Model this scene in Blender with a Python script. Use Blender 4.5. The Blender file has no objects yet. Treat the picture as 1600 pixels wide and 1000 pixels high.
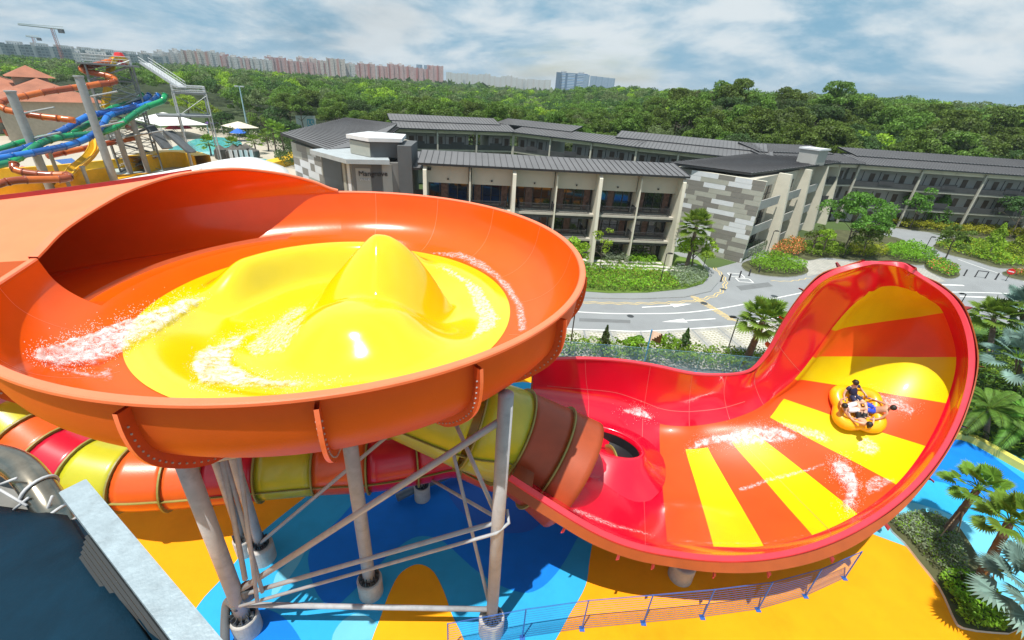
import bpy, bmesh, math, random
from math import sin, cos, pi, radians, sqrt, atan2, hypot, exp
from mathutils import Vector as V, Matrix, noise, Quaternion
R = random.Random(7)
SC = bpy.context.scene
COL = SC.collection
H = 20.0
FPX = 691.0
RX = V((0.99757998, 0.0321949504, 0.0616252375))
RY = V((0.0695283016, -0.461927549, -0.884188190))
RZ = V((0.0, 0.886333134, -0.463048135))
CAM = V((0, 0, H))
SUN = V((-0.191, -0.273, 0.943)).normalized()

def ray(x, y):
    return (RX * ((x - 800) / FPX) + RY * ((y - 500) / FPX) + RZ)
def P(x, y, z=0.0):
    r = ray(x, y)
    return CAM + r * ((z - H) / r.z)
def D(x, y, d):
    return CAM + ray(x, y) * d
def ztop(base, x, y):
    r = ray(x, y)
    return H + hypot(base[0], base[1]) / hypot(r.x, r.y) * r.z

# ---------------------------------------------------------------- materials
def nodes(name):
    m = bpy.data.materials.new(name)
    m.use_nodes = True
    nt = m.node_tree
    return m, nt, nt.nodes['Principled BSDF'], nt.nodes['Material Output']
def N(nt, t, **k):
    n = nt.nodes.new(t)
    for a, b in k.items():
        if a in n.inputs.keys():
            n.inputs[a].default_value = b
        else:
            setattr(n, a, b)
    return n
def scale_col(c, f):
    return tuple(min(1, x * f) for x in c[:3]) + (1,)
def MAT(name, col, rough=0.5, metal=0.0, var=0.12, vs=1.5, bump=0.0, bs=20.0, coat=0.0, island=0.0, spec=0.5, stain=0.0, ss=0.4):
    m, nt, b, out = nodes(name)
    L = nt.links.new
    tc = N(nt, 'ShaderNodeTexCoord')
    nz = N(nt, 'ShaderNodeTexNoise', Scale=vs, Detail=5.0, Roughness=0.6)
    L(tc.outputs['Object'], nz.inputs['Vector'])
    mr = N(nt, 'ShaderNodeMapRange')
    mr.inputs['From Min'].default_value = 0.3
    mr.inputs['From Max'].default_value = 0.7
    mr.inputs['To Min'].default_value = 1 - var
    mr.inputs['To Max'].default_value = 1 + var
    L(nz.outputs['Fac'], mr.inputs['Value'])
    val = mr.outputs['Result']
    if island:
        g = N(nt, 'ShaderNodeNewGeometry')
        m2 = N(nt, 'ShaderNodeMapRange')
        m2.inputs['To Min'].default_value = 1 - island
        m2.inputs['To Max'].default_value = 1 + island
        L(g.outputs['Random Per Island'], m2.inputs['Value'])
        mm = N(nt, 'ShaderNodeMath', operation='MULTIPLY')
        L(val, mm.inputs[0]); L(m2.outputs['Result'], mm.inputs[1])
        val = mm.outputs[0]
    vm = N(nt, 'ShaderNodeVectorMath', operation='SCALE')
    vm.inputs[0].default_value = col[:3]
    L(val, vm.inputs['Scale'])
    colout = vm.outputs[0]
    if stain:
        nz2 = N(nt, 'ShaderNodeTexNoise', Scale=ss, Detail=6.0, Roughness=0.7)
        L(tc.outputs['Object'], nz2.inputs['Vector'])
        m3 = N(nt, 'ShaderNodeMapRange')
        m3.inputs['From Min'].default_value = 0.52
        m3.inputs['From Max'].default_value = 0.68
        m3.inputs['To Max'].default_value = stain
        L(nz2.outputs['Fac'], m3.inputs['Value'])
        mx = N(nt, 'ShaderNodeMix', data_type='RGBA')
        L(m3.outputs['Result'], mx.inputs['Factor'])
        L(colout, mx.inputs[6])
        mx.inputs[7].default_value = (col[0] * .45, col[1] * .42, col[2] * .4, 1)
        colout = mx.outputs[2]
    L(colout, b.inputs['Base Color'])
    b.inputs['Roughness'].default_value = rough
    b.inputs['Metallic'].default_value = metal
    b.inputs['Coat Weight'].default_value = coat
    b.inputs['Coat Roughness'].default_value = 0.08
    b.inputs['Specular IOR Level'].default_value = spec
    if bump:
        nb = N(nt, 'ShaderNodeTexNoise', Scale=bs, Detail=3.0)
        L(tc.outputs['Object'], nb.inputs['Vector'])
        bp = N(nt, 'ShaderNodeBump', Strength=min(1, bump), Distance=0.03)
        L(nb.outputs['Fac'], bp.inputs['Height'])
        L(bp.outputs['Normal'], b.inputs['Normal'])
    return m
def LEAF(name, col, island=0.45, vs=0.35, trans=0.35, yellow=0.0, rnd=0.25):
    m, nt, b, out = nodes(name)
    L = nt.links.new
    g = N(nt, 'ShaderNodeNewGeometry')
    oi = N(nt, 'ShaderNodeObjectInfo')
    tc = N(nt, 'ShaderNodeTexCoord')
    nz = N(nt, 'ShaderNodeTexNoise', Scale=vs, Detail=3.0)
    L(g.outputs['Position'], nz.inputs['Vector'])
    def mr(sock, a, c, lo=0.0, hi=1.0):
        n = N(nt, 'ShaderNodeMapRange')
        n.inputs['From Min'].default_value = lo
        n.inputs['From Max'].default_value = hi
        n.inputs['To Min'].default_value = a
        n.inputs['To Max'].default_value = c
        L(sock, n.inputs['Value'])
        return n.outputs['Result']
    a = mr(g.outputs['Random Per Island'], 1 - island, 1 + island)
    c = mr(nz.outputs['Fac'], 0.7, 1.3, 0.3, 0.7)
    d = mr(oi.outputs['Random'], 1 - rnd, 1 + rnd)
    m1 = N(nt, 'ShaderNodeMath', operation='MULTIPLY'); L(a, m1.inputs[0]); L(c, m1.inputs[1])
    m2 = N(nt, 'ShaderNodeMath', operation='MULTIPLY'); L(m1.outputs[0], m2.inputs[0]); L(d, m2.inputs[1])
    hs = N(nt, 'ShaderNodeHueSaturation')
    hs.inputs['Color'].default_value = tuple(col[:3]) + (1,)
    L(m2.outputs[0], hs.inputs['Value'])
    L(mr(oi.outputs['Random'], 0.485, 0.515), hs.inputs['Hue'])
    df = N(nt, 'ShaderNodeBsdfDiffuse'); L(hs.outputs['Color'], df.inputs['Color'])
    tr = N(nt, 'ShaderNodeBsdfTranslucent')
    hs2 = N(nt, 'ShaderNodeHueSaturation', Hue=0.485, Value=1.3)
    L(hs.outputs['Color'], hs2.inputs['Color']); L(hs2.outputs['Color'], tr.inputs['Color'])
    gl = N(nt, 'ShaderNodeBsdfGlossy', Roughness=0.6)
    gl.inputs['Color'].default_value = (0.9, 0.95, 0.9, 1)
    x1 = N(nt, 'ShaderNodeMixShader', Fac=trans); L(df.outputs[0], x1.inputs[1]); L(tr.outputs[0], x1.inputs[2])
    x2 = N(nt, 'ShaderNodeMixShader', Fac=0.02); L(x1.outputs[0], x2.inputs[1]); L(gl.outputs[0], x2.inputs[2])
    L(x2.outputs[0], out.inputs['Surface'])
    return m

# ---------------------------------------------------------------- mesh builder
class MB:
    def __init__(s):
        s.v = []; s.f = []; s.m = []
    def add(s, vs, fs, m=0):
        o = len(s.v)
        s.v += [V(p) for p in vs]
        s.f += [tuple(i + o for i in f) for f in fs]
        s.m += [m] * len(fs)
        return s
    def quad(s, a, b, c, d, m=0):
        return s.add([a, b, c, d], [(0, 1, 2, 3)], m)
    def box(s, c, sz, rz=0.0, m=0, rot=None):
        c = V(c); q = rot if rot is not None else Matrix.Rotation(rz, 3, 'Z')
        x, y, z = sz[0] / 2, sz[1] / 2, sz[2] / 2
        vs = [c + q @ V((i * x, j * y, k * z)) for k in (-1, 1) for j in (-1, 1) for i in (-1, 1)]
        return s.add(vs, [(0, 2, 3, 1), (4, 5, 7, 6), (0, 1, 5, 4), (2, 6, 7, 3), (0, 4, 6, 2), (1, 3, 7, 5)], m)
    def beam(s, a, b, w, h, m=0, up=V((0, 0, 1))):
        a = V(a); b = V(b); d = (b - a); L = d.length; d.normalize()
        u = up - d * up.dot(d)
        if u.length < 1e-3: u = V((1, 0, 0)) - d * d.x
        u.normalize(); r = d.cross(u)
        q = Matrix((d, r, u)).transposed()
        return s.box((a + b) / 2, (L, w, h), rot=q, m=m)
    def frames(s, pts, closed=False):
        pts = [V(p) for p in pts]; n = len(pts); fr = []
        up = None
        for i in range(n):
            t = (pts[min(i + 1, n - 1)] - pts[max(i - 1, 0)])
            if t.length < 1e-9: t = V((0, 0, 1))
            t.normalize()
            if up is None:
                up = V((0, 0, 1)) if abs(t.z) < .9 else V((0, 1, 0))
            u = up - t * up.dot(t)
            if u.length < 1e-4: u = t.orthogonal()
            u.normalize(); fr.append((pts[i], t, u, t.cross(u))); up = u
        return fr
    def tube(s, pts, rad, n=12, m=0, caps=True, a0=0.0, a1=2 * pi):
        fr = s.frames(pts); full = abs(a1 - a0 - 2 * pi) < 1e-6
        o = len(s.v); k = n if full else n + 1
        for i, (p, t, u, r) in enumerate(fr):
            q = rad[i] if isinstance(rad, (list, tuple)) else rad
            for j in range(k):
                a = a0 + (a1 - a0) * j / n
                s.v.append(p + (u * cos(a) + r * sin(a)) * q)
        for i in range(len(fr) - 1):
            mm = m[i] if isinstance(m, (list, tuple)) else m
            for j in range(n):
                j2 = (j + 1) % k
                s.f.append((o + i * k + j, o + i * k + j2, o + (i + 1) * k + j2, o + (i + 1) * k + j)); s.m.append(mm)
        if caps and full:
            mm = m[0] if isinstance(m, (list, tuple)) else m
            s.f.append(tuple(o + j for j in reversed(range(n)))); s.m.append(mm)
            s.f.append(tuple(o + (len(fr) - 1) * k + j for j in range(n))); s.m.append(mm)
        return s
    def ring(s, c, axis, r0, r1, th, n=28, m=0, a0=0, a1=2 * pi):
        c = V(c); axis = V(axis).normalized(); u = axis.orthogonal().normalized()
        if abs(axis.z) < .9:
            u = (V((0, 0, 1)) - axis * axis.z).normalized()
        r = axis.cross(u); o = len(s.v)
        for j in range(n + 1):
            a = a0 + (a1 - a0) * j / n; d = u * cos(a) + r * sin(a)
            for (q, h) in ((r0, -th / 2), (r1, -th / 2), (r1, th / 2), (r0, th / 2)):
                s.v.append(c + d * q + axis * h)
        for j in range(n):
            for k in range(4):
                s.f.append((o + j * 4 + k, o + (j + 1) * 4 + k, o + (j + 1) * 4 + (k + 1) % 4, o + j * 4 + (k + 1) % 4)); s.m.append(m)
        return s
    def lathe(s, c, prof, n=24, m=0, a0=0.0, a1=2 * pi):
        c = V(c); o = len(s.v); full = abs(a1 - a0 - 2 * pi) < 1e-6; k = n if full else n + 1
        for (r, z) in prof:
            for j in range(k):
                a = a0 + (a1 - a0) * j / n
                s.v.append(c + V((r * cos(a), r * sin(a), z)))
        for i in range(len(prof) - 1):
            mm = m[i] if isinstance(m, (list, tuple)) else m
            for j in range(n):
                j2 = (j + 1) % k
                s.f.append((o + i * k + j, o + i * k + j2, o + (i + 1) * k + j2, o + (i + 1) * k + j)); s.m.append(mm)
        return s
    def grid(s, G, m=0, flip=False, skip=None):
        o = len(s.v); nr = len(G); nc = len(G[0])
        for row in G: s.v += [V(p) for p in row]
        for i in range(nr - 1):
            for j in range(nc - 1):
                if skip and skip(i, j): continue
                q = (o + i * nc + j, o + i * nc + j + 1, o + (i + 1) * nc + j + 1, o + (i + 1) * nc + j)
                s.f.append(q[::-1] if flip else q)
                s.m.append(m(i, j) if callable(m) else m)
        return s
    def prism(s, poly, z0, z1, m=0, mt=None):
        n = len(poly); z0f = z0 if callable(z0) else (lambda i: z0); z1f = z1 if callable(z1) else (lambda i: z1)
        vs = [V((p[0], p[1], z0f(i))) for i, p in enumerate(poly)] + [V((p[0], p[1], z1f(i))) for i, p in enumerate(poly)]
        s.add(vs, [tuple(reversed(range(n)))] + [(i, (i + 1) % n, n + (i + 1) % n, n + i) for i in range(n)], m)
        s.add(vs, [tuple(range(n, 2 * n))], m if mt is None else mt)
        return s
    def ball(s, c, r, n=8, m=0, sc=(1, 1, 1)):
        c = V(c); prof = []
        o = len(s.v)
        for i in range(n // 2 + 1):
            th = pi * i / (n // 2)
            for j in range(n):
                a = 2 * pi * j / n
                s.v.append(c + V((r * sc[0] * sin(th) * cos(a), r * sc[1] * sin(th) * sin(a), r * sc[2] * cos(th))))
        for i in range(n // 2):
            for j in range(n):
                j2 = (j + 1) % n
                s.f.append((o + i * n + j, o + (i + 1) * n + j, o + (i + 1) * n + j2, o + i * n + j2)); s.m.append(m)
        return s
    def build(s, name, mats, parent=None, smooth=False, origin=None, weld=False):
        me = bpy.data.meshes.new(name)
        off = V((0, 0, 0))
        if parent is not None: off = ROOT.get(parent.name, V((0, 0, 0)))
        elif origin is not None: off = V(origin)
        me.from_pydata([p - off for p in s.v], [], s.f)
        if not isinstance(mats, (list, tuple)): mats = [mats]
        for mm in mats: me.materials.append(mm)
        me.polygons.foreach_set('material_index', s.m)
        if smooth: me.polygons.foreach_set('use_smooth', [True] * len(me.polygons))
        me.update(); me.validate()
        if weld:
            bm = bmesh.new(); bm.from_mesh(me); bmesh.ops.remove_doubles(bm, verts=bm.verts, dist=1e-4); bm.to_mesh(me); bm.free()
        o = bpy.data.objects.new(name, me); COL.objects.link(o)
        if parent is not None:
            o.parent = parent; ROOT[o.name] = off
        elif origin is not None:
            o.location = off
        if parent is None: ROOT[o.name] = off if origin is not None else V((0, 0, 0))
        return o
ROOT = {}
def tag(o, label, cat, group=None, kind=None):
    if label: o['label'] = label
    if cat: o['category'] = cat
    if group: o['group'] = group
    if kind: o['kind'] = kind
    return o
def empty(name, loc, label, cat, group=None, rz=0.0):
    o = bpy.data.objects.new(name, None); COL.objects.link(o)
    o.location = loc; o.rotation_euler = (0, 0, rz); o.empty_display_size = .2
    ROOT[o.name] = V(loc)
    return tag(o, label, cat, group)
def dup(o, loc, rz=0.0, sc=None, label=None, group=None, parent=None):
    c = o.copy(); COL.objects.link(c)
    if parent is not None: c.parent = parent
    else:
        c.location = loc; c.rotation_euler = (0, 0, rz)
        if sc is not None: c.scale = (sc,) * 3 if not hasattr(sc, '__len__') else sc
        if label: c['label'] = label
        if group: c['group'] = group
    for ch in [q for q in KIDS.get(o.name, [])]:
        dup(ch, None, parent=c)
    return c
KIDS = {}
def mark(root):
    "remember children lists once, so copying does not scan the scene"
    KIDS[root.name] = list(root.children)
    for ch in root.children: mark(ch)
def struct(o, label=None, cat=None):
    o['kind'] = 'structure'
    return o
def cr(p0, p1, p2, p3, t):
    return 0.5 * ((2 * p1) + (p2 - p0) * t + (2 * p0 - 5 * p1 + 4 * p2 - p3) * t * t + (3 * p1 - p0 - 3 * p2 + p3) * t ** 3)
def crs(pts, n, closed=False):
    pts = [V(p) for p in pts]; out = []; k = len(pts)
    for i in range(k - 1):
        a = pts[i - 1] if i > 0 else pts[0] * 2 - pts[1]
        d = pts[i + 2] if i + 2 < k else pts[-1] * 2 - pts[-2]
        for j in range(n): out.append(cr(a, pts[i], pts[i + 1], d, j / n))
    out.append(pts[-1]); return out
def ccurve(pts, n):
    pts = [V(p) for p in pts]; k = len(pts); out = []
    for i in range(k):
        for j in range(n): out.append(cr(pts[i - 1], pts[i], pts[(i + 1) % k], pts[(i + 2) % k], j / n))
    return out
def sm(a, b, x):
    t = max(0, min(1, (x - a) / (b - a))); return t * t * (3 - 2 * t)
def lerp(a, b, t): return a + (b - a) * t
# ---------------------------------------------------------------- camera, sun, sky
cam = bpy.data.cameras.new('camera'); co = bpy.data.objects.new('camera', cam); COL.objects.link(co)
rot = Matrix((RX, -RY, -RZ)).transposed()
# rows RX,RY,RZ are world images of the camera axes
co.matrix_world = Matrix.Translation(CAM) @ rot.to_4x4()
cam.sensor_width = 36; cam.lens = 36 * FPX / 1600; cam.clip_start = 0.05; cam.clip_end = 30000
SC.camera = co
sl = bpy.data.lights.new('sun', 'SUN'); sl.energy = 5.0; sl.angle = radians(0.53); sl.color = (1.0, 0.95, 0.87)
so = bpy.data.objects.new('sun', sl); COL.objects.link(so); so.rotation_mode = 'QUATERNION'; so.rotation_quaternion = SUN.to_track_quat('Z', 'Y')
so.location = (0, 0, 60)
w = bpy.data.worlds.new('World'); SC.world = w; w.use_nodes = True
nt = w.node_tree; L = nt.links.new; bg = nt.nodes['Background']
sky = N(nt, 'ShaderNodeTexSky', sky_type='NISHITA'); sky.sun_disc = False
sky.sun_elevation = radians(70.5); sky.sun_rotation = radians(215); sky.air_density = 1.2; sky.dust_density = 1.0; sky.ozone_density = 1.5
tc = N(nt, 'ShaderNodeTexCoord')
# clouds on a flat layer: direction divided by its height
sep = N(nt, 'ShaderNodeSeparateXYZ'); L(tc.outputs['Generated'], sep.inputs[0])
zz = N(nt, 'ShaderNodeMath', operation='ADD'); L(sep.outputs['Z'], zz.inputs[0]); zz.inputs[1].default_value = 0.26
zm = N(nt, 'ShaderNodeMath', operation='MAXIMUM'); L(zz.outputs[0], zm.inputs[0]); zm.inputs[1].default_value = 0.02
dv = N(nt, 'ShaderNodeCombineXYZ')
for k, ax in enumerate('XY'):
    dd = N(nt, 'ShaderNodeMath', operation='DIVIDE'); L(sep.outputs[ax], dd.inputs[0]); L(zm.outputs[0], dd.inputs[1]); L(dd.outputs[0], dv.inputs[k])
def cl(scale, detail, rough, off):
    mp = N(nt, 'ShaderNodeMapping'); mp.inputs['Location'].default_value = off
    L(dv.outputs[0], mp.inputs['Vector'])
    n = N(nt, 'ShaderNodeTexNoise', Scale=scale, Detail=detail, Roughness=rough, Distortion=0.25); L(mp.outputs[0], n.inputs['Vector'])
    return n.outputs['Fac']
def wmr(sock, lo, hi, a=0.0, b=1.0):
    n = N(nt, 'ShaderNodeMapRange', interpolation_type='SMOOTHSTEP'); L(sock, n.inputs['Value'])
    n.inputs['From Min'].default_value = lo; n.inputs['From Max'].default_value = hi
    n.inputs['To Min'].default_value = a; n.inputs['To Max'].default_value = b
    return n.outputs['Result']
base = cl(0.7, 9.0, 0.55, (3.1, 1.7, 0)); fine = cl(1.25, 12.0, 0.58, (8.2, 4.4, 2))
cover = wmr(base, 0.22, 0.42)
bright = wmr(fine, 0.39, 0.60)
ccol = N(nt, 'ShaderNodeMix', data_type='RGBA'); L(bright, ccol.inputs['Factor'])
ccol.inputs[6].default_value = (1.85, 3.75, 5.2, 1); ccol.inputs[7].default_value = (6.3, 6.9, 7.2, 1)
thick = wmr(base, 0.5, 0.75, 1.0, 0.78)
sc_ = N(nt, 'ShaderNodeVectorMath', operation='SCALE'); L(ccol.outputs[2], sc_.inputs[0]); L(thick, sc_.inputs['Scale'])
mx = N(nt, 'ShaderNodeMix', data_type='RGBA'); L(cover, mx.inputs['Factor'])
L(sky.outputs[0], mx.inputs[6]); L(sc_.outputs[0], mx.inputs[7])
L(mx.outputs[2], bg.inputs['Color']); bg.inputs['Strength'].default_value = 0.10
SC.view_settings.view_transform = 'Standard'; SC.view_settings.look = 'None'; SC.view_settings.gamma = 1; SC.view_settings.use_curve_mapping = False
SC.view_settings.exposure = 0.25
SC.cycles.max_bounces = 8; SC.cycles.diffuse_bounces = 3; SC.cycles.glossy_bounces = 3; SC.cycles.transparent_max_bounces = 12
# ---------------------------------------------------------------- palette
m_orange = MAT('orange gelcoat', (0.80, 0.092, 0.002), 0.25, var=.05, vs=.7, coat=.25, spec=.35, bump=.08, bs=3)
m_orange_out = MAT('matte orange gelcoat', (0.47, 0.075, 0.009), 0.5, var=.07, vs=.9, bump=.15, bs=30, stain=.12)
m_salmon = MAT('weathered orange rim', (0.85, 0.20, 0.09), 0.45, var=.05, vs=2, bump=.15, bs=40)
m_rib = MAT('brown orange flange', (0.42, 0.06, 0.012), 0.45, var=.15, vs=2, stain=.3, ss=2)
m_yellow = MAT('yellow gelcoat', (0.66, 0.53, 0.002), 0.13, var=.03, vs=.8, coat=.9, bump=.05, bs=4)
m_red = MAT('red gelcoat', (0.66, 0.001, 0.022), 0.2, var=.05, vs=.6, coat=.8, bump=.04, bs=4)
m_pink = MAT('weathered red rim', (0.68, 0.045, 0.07), 0.4, var=.1, vs=2)
m_dkrib = MAT('dark red flange', (0.30, 0.02, 0.02), 0.45, var=.15, vs=2)
m_sor = MAT('orange stripe gelcoat', (0.76, 0.075, 0.014), 0.34, var=.07, vs=.7, coat=.08, spec=.2, bump=.04, bs=5)
m_syel = MAT('yellow stripe gelcoat', (0.68, 0.53, 0.003), 0.34, var=.06, vs=.8, coat=.08, spec=.2, bump=.04, bs=5)
m_crim = MAT('crimson gelcoat', (0.50, 0.006, 0.03), 0.3, var=.08, coat=.4)
m_lime = MAT('yellow green gelcoat', (0.46, 0.47, 0.02), 0.35, var=.06, coat=.3, bump=.1, bs=25)
m_tor = MAT('tube orange gelcoat', (0.66, 0.10, 0.016), 0.35, var=.08, coat=.3, bump=.1, bs=25)
m_steel = MAT('galvanised steel', (0.36, 0.38, 0.40), 0.55, metal=0.0, var=.18, vs=3, bump=.1, bs=30, stain=.3, ss=1.5)
m_steelk = MAT('near black steel', (.025, .028, .03), .6)
m_steeld = MAT('dull dark steel', (0.09, 0.10, 0.11), 0.4, metal=.5, var=.2)
m_conc = MAT('pale concrete', (0.42, 0.41, 0.39), 0.85, var=.15, vs=3, bump=.3, stain=.4, ss=2)
m_white = MAT('white paint', (0.75, 0.75, 0.73), 0.5, var=.05)
m_black = MAT('black paint', (0.02, 0.02, 0.022), 0.4)
# ---------------------------------------------------------------- the big orange bowl
BC = V((-7.1, 16.28, 0)); BR = 9.52; BZ = 14.2; FR = 7.0; FZ = 11.75
A0, A1 = radians(110), radians(195)      # azimuths between which the entry barrel opens
def rdip(a): return -.40 * exp(-(((math.degrees(a) % 360) - 203) / 20) ** 2)
def bowl_pt(a, r, z): return V((BC.x + r * cos(a), BC.y + r * sin(a), z + rdip(a) * sm(12.3, 14.1, z)))
bowl = empty('bowl_slide', (BC.x, BC.y, 0), 'huge round orange bowl slide with a yellow floor, raised high on steel columns', 'water slide')
inner = crs([(FR, 0, FZ - .02), (7.55, 0, 11.79), (8.25, 0, 12.02), (8.9, 0, 12.5), (9.3, 0, 13.2), (9.52, 0, BZ)], 5)
outer = crs([(9.5, 0, 14.12), (9.54, 0, 13.4), (9.42, 0, 12.75), (9.02, 0, 12.15), (8.35, 0, 11.5), (7.55, 0, 10.95), (6.5, 0, 10.3), (5.0, 0, 9.75), (2.5, 0, 9.4)], 4)
def arange(a, b, n): return [a + (b - a) * i / n for i in range(n + 1)]
mb = MB()
rest = arange(A1, A0 + 2 * pi, 150)
mb.grid([[bowl_pt(a, p.x, p.z) for p in inner] for a in rest], flip=True)
low = [p for p in inner if p.z <= 12.03]
mb.grid([[bowl_pt(a, p.x, p.z) for p in low] for a in arange(A0, A1, 50)], flip=True)
mb.build('bowl_wall', m_orange, bowl, smooth=True)
mb = MB()
mb.grid([[bowl_pt(a, p.x, p.z) for p in outer] for a in rest])
lowo = [p for p in outer if p.z <= 12.2]
mb.grid([[bowl_pt(a, p.x, p.z) for p in lowo] for a in arange(A0, A1, 50)])
mb.lathe(BC, [(2.5, 9.4), (.01, 9.35)], 40)
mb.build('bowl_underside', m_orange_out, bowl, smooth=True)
mb = MB()
prof = [(9.5, BZ - .02), (9.53, BZ + .03), (9.70, BZ + .03), (9.73, BZ + .0), (9.73, BZ - .07), (9.5, BZ - .09)]
mb.grid([[bowl_pt(a, r, z) for r, z in prof] for a in rest], flip=True)
mb.build('rim', m_salmon, bowl, smooth=False)
# panel seams inside, and ribs outside
for k in range(16):
    a = radians(-92.5 + 21.8 * k) % (2 * pi)
    if A0 - .02 < a < A1 + .02: continue
    mb = MB()
    G = []
    t = radians(.28)
    op = [p for p in outer if p.z < 14.0 and p.z > 10.2]
    n = len(op)
    ext = [.30 * (0.25 + .75 * min(1, (n - 1 - i) / 6)) for i in range(n)]
    for s_ in (-1, 1):
        row0 = [bowl_pt(a + s_ * t, p.x - .02, p.z) for p in op]
        row1 = []
        for i, p in enumerate(op):
            q = op[min(i + 1, n - 1)]; q0 = op[max(i - 1, 0)]
            tx, tz = q.x - q0.x, q.z - q0.z; l = hypot(tx, tz)
            row1.append(bowl_pt(a + s_ * t * p.x / 9, p.x + (-tz / l) * ext[i], p.z + (tx / l) * ext[i]))
        G.append((row0, row1))
    mb.grid([G[0][0], G[0][1], G[1][1], G[1][0]], m=lambda i, j: 1 if i == 1 else 0)
    mb.build('flange', [m_rib, m_salmon], bowl)
    mb = MB()
    for i in range(2, n - 3, 1):
        p = op[i]; q = op[i + 1]; tx, tz = q.x - p.x, q.z - p.z; l = hypot(tx, tz)
        for s_ in (-1, 1):
            c = bowl_pt(a, p.x + (-tz / l) * .18, p.z + (tx / l) * .18)
            tang = V((-sin(a), cos(a), 0))
            mb.tube([c + tang * s_ * .03, c + tang * s_ * .075], .022, 6)
    mb.build('bolt_row', m_steel, bowl).__setitem__('kind', 'stuff')
# thin seams on the inner wall
for k in range(16):
    a = radians(-80 + 22.2 * k) % (2 * pi)
    if A0 < a < A1: continue
    mb = MB(); mb.grid([[bowl_pt(a + s_ * .0011, p.x - .006, p.z + .004) for p in inner[2:]] for s_ in (-1, 1)], flip=True)
    mb.build('wall_seam', m_salmon, bowl)
# entry barrel
m_barrel = MAT('salmon barrel outside', (0.84, 0.20, 0.075), .5, var=.08, vs=.8, bump=.15, bs=30, stain=.1)
arch = [(-165, 13.84), (-168, 13.98), (-171, 14.16), (-174, 14.33), (-184, 14.76), (-193, 15.17), (-206, 15.52), (-221, 15.58), (-234, 15.18), (-243, 14.7), (-247.5, 14.32), (-250, 14.2)]
Aup = []
for i in range(0, 61):
    f = i / 60 * (len(arch) - 1); k = min(int(f), len(arch) - 2); t = f - k
    a = lerp(arch[k][0], arch[k + 1][0], t); z = lerp(arch[k][1], arch[k + 1][1], t)
    Aup.append(V((BC.x + BR * cos(radians(a)), BC.y + BR * sin(radians(a)), z)))
for _ in range(3):
    Aup = [Aup[0]] + [(Aup[i - 1] + Aup[i] * 2 + Aup[i + 1]) / 4 for i in range(1, 60)] + [Aup[-1]]
Alo = []
up_ = [p for p in inner if p.z > 12.03][::-1]
up_ = [up_[int(i * (len(up_) - 1) / 8)] for i in range(1, 9)]
for p in up_: Alo.append(bowl_pt(A0, p.x, p.z))
for i in range(0, 25):
    Alo.append(bowl_pt(lerp(A0, A1, i / 24), 8.25, 12.02))
for p in reversed(up_): Alo.append(bowl_pt(A1, p.x, p.z))
S0 = Aup + Alo
nS = len(S0)
def circ(c, ax, rad, sz=1.0):
    ax = V(ax).normalized(); side = V((0, 0, 1)).cross(ax).normalized() * -1; up = V((0, 0, 1))
    out = []
    for i in range(nS):
        if i <= 60: th = pi * i / 60
        else: th = pi + pi * (i - 60) / (nS - 60)
        out.append(V(c) + side * (-cos(th) * -1 * -rad) + up * (sin(th) * rad * sz))
    return out
secs = [S0]
end = circ((-33, 13.2, 11.3), (1, .25, 0), 2.3)
# make 'end' start on the near (low-y) side like S0
if (end[0] - S0[0]).length > (end[60] - S0[0]).length:
    end = [V((2 * -33 - p.x, 2 * 13.2 - p.y, p.z)) for p in end]
n1 = 22
G = []
for k in range(n1 + 1):
    t = k / n1
    row = []
    for i in range(nS):
        p, q = S0[i], end[i]
        # leave the bowl along the barrel direction first
        tt = t
        b1 = p + V((-6.5, -1.9, 0)); b1.z = p.z - ((1.15 * sin(pi * i / 60) + .2) if i <= 60 else 0)
        b2 = q + V((5, 1.3, 0))
        row.append(p * (1 - tt) ** 3 + b1 * 3 * tt * (1 - tt) ** 2 + b2 * 3 * tt * tt * (1 - tt) + q * tt ** 3)
    G.append(row + [row[0]])
mb = MB(); mb.grid(G); mb.build('entry_barrel', m_orange, bowl, smooth=True)
GO = []
for row in G:
    c_ = sum(row, V((0, 0, 0))) / len(row)
    GO.append([p + (p - c_).normalized() * .09 for p in row])
mb = MB(); mb.grid(GO); mb.grid([G[-1], GO[-1]]); mb.build('barrel_outside', m_barrel, bowl, smooth=True)
# rim strip of the arch
mb = MB()
row = []
for k in range(61):
    p = Aup[k]; o_ = (p - V((BC.x, BC.y, p.z))).normalized()
    t_ = (Aup[min(60, k + 1)] - Aup[max(0, k - 1)]).normalized()
    nrm = o_.cross(t_); nrm = nrm if nrm.z > 0 else -nrm
    row.append((p, o_, nrm))
mb.grid([[p - o_ * .05 + n_ * .03, p - o_ * .05 + n_ * .11, p + o_ * .22 + n_ * .12, p + o_ * .24 + n_ * -.03] for p, o_, n_ in row], flip=False)
mb.build('arch_rim', m_salmon, bowl)
mb = MB()
for i, (k0, k1) in enumerate(((30, 48),)):
    pass
for idx in (36, 46):
    pts = [G[k][idx] + V((0, 0, .1)) for k in range(1, n1)]
    mb.grid([[p + V((0, 0, -.05)), p + V((0, 0.03, .16)), p + V((0, .1, .16)), p + V((0, .12, -.05))] for p in pts])
mb.build('barrel_flange', m_dkrib, bowl)

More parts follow.
